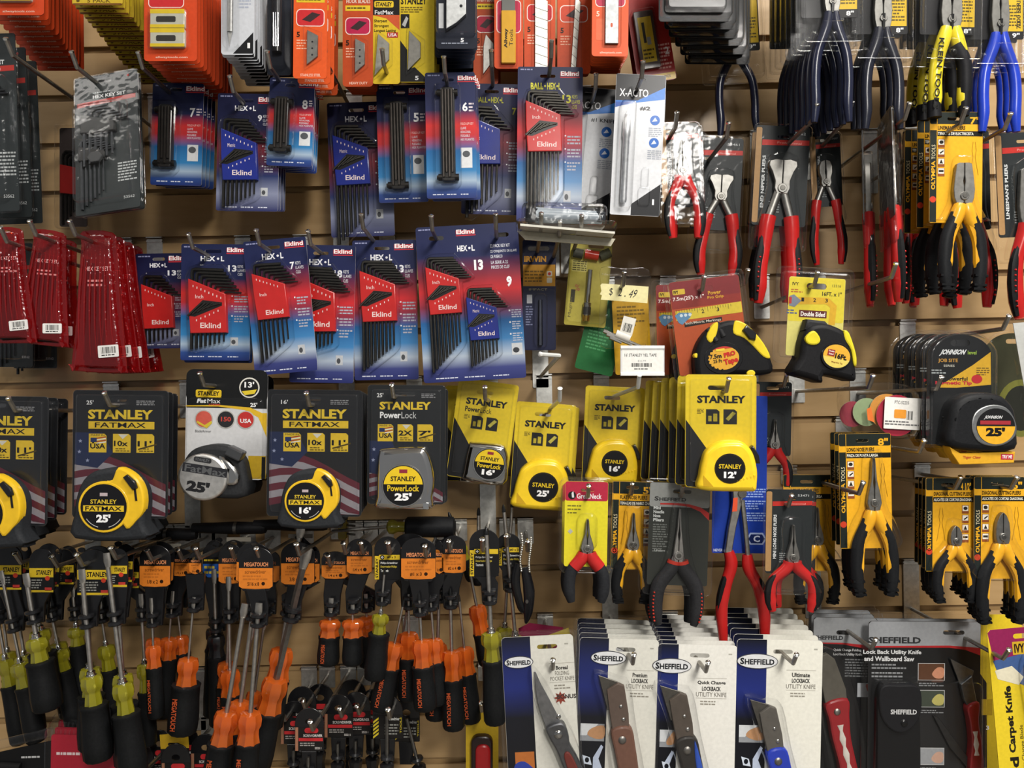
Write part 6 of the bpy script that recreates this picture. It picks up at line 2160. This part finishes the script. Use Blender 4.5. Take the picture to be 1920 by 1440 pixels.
# black carded red knives
K = Kind('utility_knife_card', 'knife', .13, (60, 28))
c = K.part('backing_card')
c.prism(rr(0, 0, 120, 330, 6), -.8, .5, 'i:1c1c1d', holes=[slot(58, 28, 30, 8)], side='i:777777')
c.cap([(.3, 5), (5, .3), (115, .3), (119.7, 5), (119.7, 58), (90, 50), (55, 47), (.3, 47)], .6, 'i:9a9c9e', holes=[slot(58, 28, 30, 8)])
c.ink([(.3, 47), (55, 47), (90, 50), (119.7, 58), (119.7, 76), (90, 56), (55, 50), (.3, 49)], 'i:b5262a', .7)
c.text('SHEFFIELD', 2, 34, 56, 42, 'i:2a2b2d', .8, .035)
c.text('Quick Change Folding', 38, 58, 90, 64, 'i:d4d4d4', .8, .02)
c.text('Lockback Utility Knife', 38, 66, 92, 72, 'i:d4d4d4', .8, .02)
c.fine(60, 76, 116, 112, 7, 'i:77797a', .7)
c.ink(box(84, 122, 118, 148), 'i:b9bcc0', .8)
c.ink(crv([(100, 124), (116, 126), (114, 136), (104, 138)], 3), 'i:b5503c', .95)


def red_knife(K, x, y, a, k):
    t = K.part('utility_knife')
    m = K.part('blade_holder', t)
    m.at(x, y, a, k).prism([(0, 0), (16, -6), (30, 4), (52, 60), (54, 78), (14, 88), (6, 50)], 4, 13, 'q:57534a', 1.5)
    h = K.part('handle', t)
    h.at(x, y, a, k).prism(crv([(14, 86), (54, 76), (58, 110), (62, 150), (74, 200), (86, 250), (50, 252), (40, 200), (26, 150), (20, 118)], 4), 2, 18, 'p:8f1a20', 4, 2)
    h.dome(34, 100, 6.5, 18, 2.5, 'm:9a9890', 12)
    i = K.part('silver_inlay', t)
    i.at(x, y, a, k).sweep(crv([(40, 124, 18.2), (45, 150, 18.2), (52, 178, 18.2), (60, 210, 18.2), (64, 226, 18.2)], 4, False), [6, 2.6, 6, 2.6, 6, 2.6, 6, 2.6, 6], .2, 'i:c9c2b8', 10)
    bl = K.part('blister')
    bl.at(x, y, a, k).prism(crv([(-8, -8), (24, -16), (44, 6), (72, 80), (84, 150), (104, 256), (40, 260), (12, 150), (2, 80)], 3), .6, 22, CLR, 3, 2, back=False)


red_knife(K, 6, 70, 0, 1)
K.part('clamshell').prism(rr(-10, -12, 130, 336, 9), -3, 1.4, CLR, 1, 1)
run(K, (1585, 1186, .13), (1574, 1170, .08), 3, 'black card of a red handled folding utility knife, {}', 'black cards of red knives', 1)
K = Kind('utility_knife_set', 'knife set', .14, (158, 20))
c = K.part('backing_card')
c.prism(rr(0, 0, 208, 330, 6), -.8, .5, 'i:1a1a1b', holes=[slot(158, 20, 40, 8)], side='i:777777')
c.cap([(.3, 5), (5, .3), (203, .3), (207.7, 5), (207.7, 48), (150, 44), (.3, 46)], .6, 'i:9b9da0', holes=[slot(158, 20, 40, 8)])
c.ink([(.3, 46), (150, 44), (207.7, 48), (207.7, 62), (180, 52), (150, 48), (.3, 49)], 'i:b5262a', .7)
c.text('SHEFFIELD', 0, 29, 97, 41, 'i:2a2b2d', .8, .04)
c.text('Lock Back Utility Knife', -10, 53, 98, 63, 'i:d9d9d9', .8, .03)
c.text('and Wallboard Saw', -8, 65, 85, 74, 'i:d9d9d9', .8, .03)
c.fine(6, 78, 70, 90, 2, 'i:8a8c8e', .7)
c.fine(6, 93, 88, 106, 2, 'i:8a8c8e', .7)
for y, a, b in ((77, 'i:5a3a26', 'i:c98a6a'), (127, 'i:3c4438', 'i:b9b060'), (234, 'i:9a9c9f', 'i:c9a08a')):
    c.ink(box(92, y, 142, y + 32), 'i:c9c9c9', .75)
    c.ink(box(93, y + 1, 141, y + 31), a, .85)
    c.ink(crv([(118, y + 20), (128, y + 8), (140, y + 10), (139, y + 26), (126, y + 28)], 3), b, .95)
    c.fine(94, y + 36, 140, y + 44, 2, 'i:8a8c8e', .7)
s = K.part('sheath')
s.prism(crv([(16, 118), (50, 114), (84, 118), (88, 150), (92, 220), (88, 300), (50, 312), (16, 300), (12, 220)], 4), 1, 14, 'r:141415', 3, 2)
f = K.part('flap', s)
f.prism(crv([(16, 116), (50, 112), (86, 116), (90, 160), (76, 188), (52, 200), (28, 188), (14, 160)], 4), 8, 19, 'r:17171a', 3, 2)
f.text('SHEFFIELD', 33, 156, 81, 165, 'i:c9c9c9', 19.4, .03)
f.dome(58, 181, 7, 19, 3, 'p:0f0f10', 12)
t = K.part('wallboard_saw')
t.prism([(118, 172), (128, 176), (190, 258), (182, 268), (150, 232)], 3, 7, 'm:4a4b4c', .6, 1)
t = K.part('utility_knife')
b = K.part('blade', t)
b.prism([(148, 66), (192, 88), (184, 120), (168, 118)], 5, 8, 'm:77797a', .5, 1)
m = K.part('blade_holder', t)
m.prism([(166, 112), (186, 96), (196, 146), (180, 154), (172, 140)], 3, 12, 'm:66686a', 1.2, 1)
h = K.part('handle', t)
h.prism(crv([(176, 152), (198, 144), (198, 180), (204, 220), (206, 270), (182, 272), (184, 220), (180, 180)], 4), 2, 17, 'p:86181e', 3, 2)
i = K.part('silver_inlay', t)
i.sweep(crv([(190, 196, 17), (192, 220, 17), (193, 240, 17)], 4, False), [5, 2.4, 5, 2.4, 5], .2, 'i:c9c2b8', 10)
K.part('clamshell').prism(rr(-12, -14, 220, 336, 9), -3, 1.4, CLR, 1, 1)
K.part('blister').prism(rr(6, 106, 204, 310, 14), 1.4, 20, CLR, 4, 2, back=False)
run(K, (1788, 1186, .15), (1782, 1180, .128), 2, 'wide black card of a red knife with wallboard saw and sheath, {}', 'wide black knife sets', .5)
K = Kind('carpet_knife_card', 'knife', .20, (60, 14))
c = K.part('backing_card')
c.prism(rr(0, 0, 120, 330, 7), -.8, .5, 'i:e0c41a', holes=[slot(62, 16, 30, 9)], side='i:c9a91a')
c.cap([(.3, 6), (6, .3), (119, .3), (119, 62), (8, 62)], .6, 'i:8a1f50', holes=[slot(62, 16, 30, 9)])
c.ink([(6, 58), (119, 40), (119, 90), (60, 108), (14, 84)], 'i:3f5a8c', .7)
c.ink([(8, 76), (40, 70), (60, 92), (50, 106), (12, 92)], 'i:d9d2b8', .8)
c.ink(box(44, 26, 100, 50), 'i:c9a21c', .8)
c.text('IVY', 47, 30, 66, 47, 'i:2a1a10', .95, .04)
c.text('Carpet Knife', 22, 106, 38, 230, 'i:1f1c14', .8, .04, rot=90)
c.text('d', 22, 238, 38, 258, 'i:1f1c14', .8, .04, rot=90)
c.text('Easy Change Blade', 44, 180, 52, 270, 'i:3a3418', .8, 0, rot=90)
t = K.part('carpet_knife')
t.prism(crv([(62, 70), (86, 60), (130, 80), (140, 200), (120, 300), (84, 300), (70, 180)], 4), 2, 22, 'm:77787a', 5, 2)
K.part('blister').prism(crv([(54, 62), (88, 50), (140, 70), (150, 200), (130, 310), (74, 310), (60, 180)], 3), .6, 26, CLR, 4, 2, back=False)
K.put(1912, 1190, .215, 'yellow and magenta carpet knife card cut by the picture edge', None, -5)
K = Kind('carded_tool', 'carded tool', .12, (40, 14))
c = K.part('backing_card')
c.prism(rr(0, 0, 80, 300, 4), -.8, .5, 'i:dcbf16')
c.ink([(0, 110), (14, 130), (14, 290), (0, 290)], 'i:17171a', .6)
c.ink(box(4, 160, 24, 190), 'i:b99a16', .7)
c.text('3', 12, 210, 18, 218, 'i:e4e4e4', .8, .03)
K.put(1876, 1166, .11, 'plain bright yellow card behind the magenta topped carpet knife', None, 0)

K = Kind('utility_knife_card', 'knife', .12, (30, 0))
c = K.part('backing_card')
c.prism([(0, 14), (24, 6), (30, -12), (36, 6), (60, 14), (60, 160), (0, 160)], -.8, .5, 'i:c2a01a')
t = K.part('utility_knife')
t.prism(rr(10, 36, 50, 170, 14), .6, 14, 'p:241414', 3, 2)
q = K.part('red_handle', t)
q.prism(rr(18, 50, 46, 170, 12), 6, 18, 'p:a0161a', 4, 2)
K.put(904, 1338, .14, 'red handled knife on a yellow card below the tall yellow screwdriver')

# ------------------------------------------------------------------ bottom corner
K = Kind('blister_pack', 'blister pack', .15, (60, 10))
c = K.part('backing_card')
c.prism(rr(0, 0, 118, 120, 5), -.8, .5, 'i:a81c30', holes=[slot(60, 12, 26, 8)])
c.fine(10, 30, 60, 40, 1, 'i:e0c9c9', .8)
c.text('SAVE', 12, 16, 34, 23, 'i:e9dada', .8, .02) if False else None
b = K.part('clamshell')
b.prism(rr(-8, -14, 124, 124, 8), -2, 10, CLR, 3, 2, back=False)
for i in range(16):
    b.sweep([(-4 + i * 8, -12, 4), (-4 + i * 8, -3, 6)], 1.6, .7, CLR, 5)
run(K, (158, 1388, .18), (168, 1362, .12), 3, 'red blister pack under the yellow-collared screwdrivers, {}', 'red blister packs in the corner', 1, d_roll=2)
K = Kind('tool_pack', 'tool pack', .15, (60, 0))
b = K.part('backing_card')
b.prism([(0, 10), (120, -12), (124, 60), (0, 80)], -1, 1, 'i:161617')
b.text('MADE IN TAIWAN', 40, 22, 84, 27, 'i:a9a9a9', 1.3, .01) if False else b.fine(60, 14, 100, 21, 1, 'i:b9b9b9', 1.3)
w = K.part('clear_tube')
w.sweep([(-4, -4, 6), (122, -30, 6)], 9, .8, CLR, 10)
w2 = K.part('black_tool')
w2.sweep([(-10, 34, 4), (60, 40, 4)], 14, .7, 'r:121213', 10)
K.put(40, 1402, .17, 'black carded tool with a clear tube lying in the bottom corner', None, -2)


def smalld(x, y, d, label, w=54, red=True, a=0, num='55211'):
    K = Kind('screwdriver_pack', 'screwdriver', d, (x, y))
    h = K.part('hanger')
    P = ell(x, y + 4, w * .5, 30, 14, 180, 360) + [(x + w * .5, y + 54), (x - w * .5, y + 54)]
    h.prism(P, -1.5, 1, 'p:161618', .5, 1, holes=[ell(x, y, 8, 6, 12)])
    h.prism([(x - 14, y + 54), (x + 14, y + 54), (x + 12, y + 96), (x - 12, y + 96)], -2, 4, 'p:151517', 1, 1)
    k = K.part('card')
    k.prism(box(x - w * .48, y + 10, x + w * .48, y + 54), 1, 1.6, 'i:1c1a19')
    if red:
        k.ink(box(x - w * .48, y + 10, x - w * .38, y + 54), 'i:9a6a50', 1.8)
        k.ink(rr(x - w * .16, y + 11, x + w * .32, y + 21, 5), 'i:b8282c', 1.8)
        k.text('SCREWDRIVER', x - w * .2, y + 23, x + w * .46, y + 28, 'i:d9d4cf', 1.9, .02)
        k.ink(box(x - w * .36, y + 30, x + w * .48, y + 36), 'i:b8282c', 1.8)
        k.fine(x - w * .32, y + 38, x + w * .4, y + 46, 2, 'i:9a9691', 1.8)
        k.text(num, x + w * .2, y + 47, x + w * .42, y + 51, 'i:c9c4bf', 1.9, .02)
    else:
        for i in range(5):
            k.ink([(x - w * .48, y + 22 + i * 7), (x - w * .3, y + 14 + i * 7), (x - w * .3, y + 18 + i * 7), (x - w * .48, y + 26 + i * 7)], 'i:d0b81e', 1.8)
        k.text('screwdriver', x + w * .02, y + 14, x + w * .4, y + 20, 'i:c9c9c4', 1.9, .02)
        k.fine(x - w * .1, y + 26, x + w * .36, y + 48, 4, 'i:8a8a84', 1.8)
        k.text('TOOLS', x + w * .41, y + 14, x + w * .47, y + 44, 'i:c9b01e', 1.9, .02, rot=90)
    t = K.part('screwdriver')
    s = K.part('shaft', t)
    s.at(x, y, a).sweep([(0, 62 if red else 8, 9), (0, 120, 9)], 3.4, None, 'm:77746f', 8)
    g = K.part('grip', t)
    g.at(x, y, a).lathe(0, 96, [(0, 9), (3, 13), (12, 12), (20, 10), (40, 13), (90, 14), (110, 12)], 'p:1a1a1c', 9, 16, 8, .04)
    g.at(x, y, a).lathe(0, 82, [(0, 11), (4, 12.5), (7, 11)], 'p:222224', 9, 14)
    K.put(x, y, d, label, 'small black screwdrivers of the bottom row')


B_ = 'small black carded screwdriver, '
for x, y, d, q in ((600, 1308, .06, 'rear one in the shaded bunch'), (566, 1313, .10, 'dark tag facing aside in the bunch'), (635, 1328, .14, 'beside the front red-striped tag'), (553, 1340, .11, 'low one behind the front red-striped tag'),
                   (660, 1300, .05, 'rear one under the stubby pair'), (668, 1323, .13, 'front one under the stubby pair'), (700, 1318, .09, 'between the stubby pair and the hazard-striped tag')):
    smalld(x, y, d, B_ + q)
smalld(580, 1353, .19, B_ + 'front one with a red-striped tag')
smalld(727, 1330, .19, B_ + 'long shaft over a hazard-striped tag', 56, False)
smalld(762, 1336, .12, B_ + 'leaning behind the hazard-striped one', 50, False, -14)
for x, y, d, q in ((300, 1395, .10, 'in shade by the yellow tag'), (345, 1385, .12, 'under the printed orange-collared grip'), (330, 1420, .17, 'at the bottom edge, red mark on top'), (385, 1402, .13, 'at the bottom edge by the slanted handles'), (262, 1420, .12, 'at the bottom edge below the long yellow-collared one')):
    smalld(x, y, d, B_ + q)
K = Kind('hang_card', 'card', .12, (30, 22))
c = K.part('backing_card')
c.prism([(0, 4), (52, 0), (54, 28), (2, 30)], -.8, .5, 'i:c9a21a', holes=[slot(26, 22, 22, 7)])
c.prism([(2, 30), (54, 28), (54, 90), (2, 90)], -.8, .5, 'i:17171a')
K.put(330, 1396, .14, 'yellow topped black card in the shaded bottom corner')
K = Kind('packet', 'small packet', .05, (0, 0))
K.part('card').prism([(0, 10), (20, 0), (80, 8), (90, 60), (6, 64)], -.8, 1, 'i:7a1c3c')
b = K.part('yellow_card')
b.prism([(30, 30), (90, 8), (94, 24), (34, 60)], 1.2, 2, 'i:b5a03c')
K.put(972, 1168, .10, 'maroon and yellow packet peeking over the pocket knife card')

# ------------------------------------------------------------------ hooks
HK = 'hook holding '
hook(133, 94, .245, HK + 'the shiny black clamshell hex key sets')
hook(10, 70, .26, HK + 'the tall dark clamshells at the picture edge')
hook(258, 95, .235, HK + 'the folding key cards with white 7')
hook(430, 140, .225, HK + 'the blue holder cards with white 9')
hook(500, 94, .23, HK + 'the folding key cards with white 8')
hook(609, 90, .20, HK + 'the dim metric card with the crumpled bottom')
hook(716, 90, .20, HK + 'the folding key card with white 5')
hook(832, 104, .22, HK + 'the folding key cards with white 6')
hook(921, 92, .19, HK + 'the ball-end card with dull yellow title')
hook(1034, 74, .22, HK + 'the ball-end card with yellow 13')
hook(1118, 136, .19, HK + 'the white knife cards numbered 1')
hook(1206, 113, .25, HK + 'the white knife cards numbered 2')
hook(1270, 208, .235, HK + 'the shiny small long nose packs')
hook(1367, 228, .22, HK + 'the red nippers with curved jaws')
hook(1532, 193, .245, HK + 'the red end nipper pliers')
hook(1598, 189, .235, HK + 'the red slip joint pliers', side=-.02)
hook(1706, 191, .26, HK + 'the edge-on red pliers packs')
hook(1812, 200, .27, HK + "the yellow 7 inch lineman's cards")
hook(1896, 210, .25, HK + "the red linesman's pliers at the picture edge")
hook(55, 412, .25, HK + 'the red pouch on the second hook')
hook(130, 412, .245, HK + 'the large red pouches')
hook(0, 425, .24, HK + 'the red pouch at the picture edge')
hook(353, 437, .215, HK + 'the short-keyed red holder cards')
hook(480, 430, .225, HK + 'the tilted card with white 7')
hook(577, 431, .21, HK + 'the card with white 18')
hook(677, 400, .22, HK + 'the straight long-keyed card with white 13')
hook(808, 403, .22, HK + 'one end of the large kit, above its red holder')
hook(929, 400, .22, HK + 'the other end of the large kit, above its blue holder')
hook(1015, 398, .24, HK + 'the navy and gold bit card, under the sideways clamshell')
hook(1050, 412, .23, 'bare hook between the two outer ones under the sideways clamshell')
hook(1091, 402, .24, HK + 'the pale yellow magnetic card, under the sideways clamshell')
hook(1171, 508, .20, HK + 'the priced plastic bag')
hook(1321, 516, .24, HK + 'the maroon tape packs')
hook(1403, 504, .20, 'bare hook between the nippers and the end nipper pliers')
hook(1534, 508, .235, HK + 'the 16 foot black tape on a yellow card')
hook(1681, 492, .26, 'long bare hook below the edge-on red packs', 1.0)
hook(1893, 590, .26, HK + 'the arched tape packs', 1.0)
hook(195, 735, .26, HK + 'the 25 foot rubber-clad tapes')
hook(15, 745, .26, HK + 'the tape cards at the picture edge')
hook(374, 698, .225, HK + 'the chrome-dialled tape card', side=-.01)
hook(574, 735, .25, HK + 'the 16 foot tapes on flags')
hook(734, 719, .24, HK + 'the chrome 25 foot tape')
hook(909, 724, .25, HK + 'the small chrome 16 foot tape')
hook(1010, 664, .22, 'empty pale hook with its tip turned sideways', 7, rise=.002, white=True, side=.018, turn=.028)
hook(1050, 727, .22, HK + 'the yellow 25 foot tape, pale wire', 7, white=True, side=.012)
hook(1199, 702, .225, HK + 'the yellow 16 foot tape, pale wire', 6, white=True, side=.025)
hook(1367, 708, .275, HK + 'the yellow 12 foot tapes')
hook(1476, 700, .17, HK + 'the mini bent nose pliers')
hook(1638, 702, .27, 'long empty hook with a tall plate below the 16 foot black tape', 1.5)
hook(1767, 705, .25, HK + 'the bag of red and orange discs')
hook(1734, 824, .25, 'long bare hook below the bag of discs', .5)
hook(1619, 903, .27, HK + 'the 6 inch long nose card, in front of the long nose pliers', .5)
hook(1104, 909, .225, HK + 'the red-topped yellow card')
hook(1186, 905, .19, HK + 'the flat nose pliers')
hook(1281, 909, .21, HK + 'the grey needle nose clamshell')
hook(1485, 927, .225, HK + 'the small splayed red long nose pliers')
hook(1802, 893, .235, HK + 'the small diagonal cutters')
hook(1908, 893, .24, HK + 'the 6 inch diagonal cutters')
hook(1037, 1236, .25, HK + 'the pocket knife clamshell')
hook(1189, 1226, .25, HK + 'the brown knife cards')
hook(1328, 1241, .25, HK + 'the black and blue knife cards')
hook(1494, 1226, .25, HK + 'the bright blue knife cards')
hook(1643, 1198, .22, HK + 'the black cards of red knives', .5)
hook(1893, 1217, .25, HK + 'the wide black knife sets', .5)
for x, y, d, q in ((27, 1036, .2, 'the slanting yellow-collared screwdriver'), (96, 1042, .22, 'the high bright yellow collar'), (143, 1039, .26, 'the screwdriver with a yellow tag'), (207, 1026, .26, 'the longest yellow-collared screwdriver'),
                   (240, 1026, .18, 'the half hidden yellow collar'), (275, 1030, .21, 'the front of the small orange cluster'), (333, 1029, .16, 'the middle of the small orange cluster'), (366, 1027, .21, 'the lone printed orange-collared grip'),
                   (432, 1026, .19, 'the short tag screwdriver'), (480, 1027, .245, 'the crossing long shafts'), (555, 1019, .25, 'the thick square shaft'), (614, 1040, .20, 'the darker stubby screwdriver'),
                   (643, 1017, .21, 'the dim stubby screwdriver'), (676, 1016, .21, 'the cleaner stubby screwdriver'), (727, 1016, .24, 'the short phillips'), (796, 1022, .245, 'the bright pair under the broad tag'),
                   (841, 1013, .21, 'the brownish pair'), (904, 1010, .25, 'the tall phillips numbered 3'), (949, 1003, .18, 'the two yellow collars by the pocket knife'), (989, 1013, .18, 'the pen with bead chain'),
                   (529, 1335, .15, 'the low black screwdriver behind the striped tag'), (567, 1312, .15, 'the aside-facing black screwdriver'), (581, 1352, .24, 'the red-striped tag'), (636, 1327, .19, 'the black screwdriver beside the striped tag'),
                   (669, 1322, .18, 'the small black screwdriver under the stubby pair'), (727, 1329, .24, 'the hazard-striped tag'), (902, 1317, .19, 'the red knife on a yellow card'), (261, 1432, .2, 'the bottom edge black screwdriver'), (310, 1432, .16, 'the yellow topped black card')):
    hook(x, y, d, HK + q)
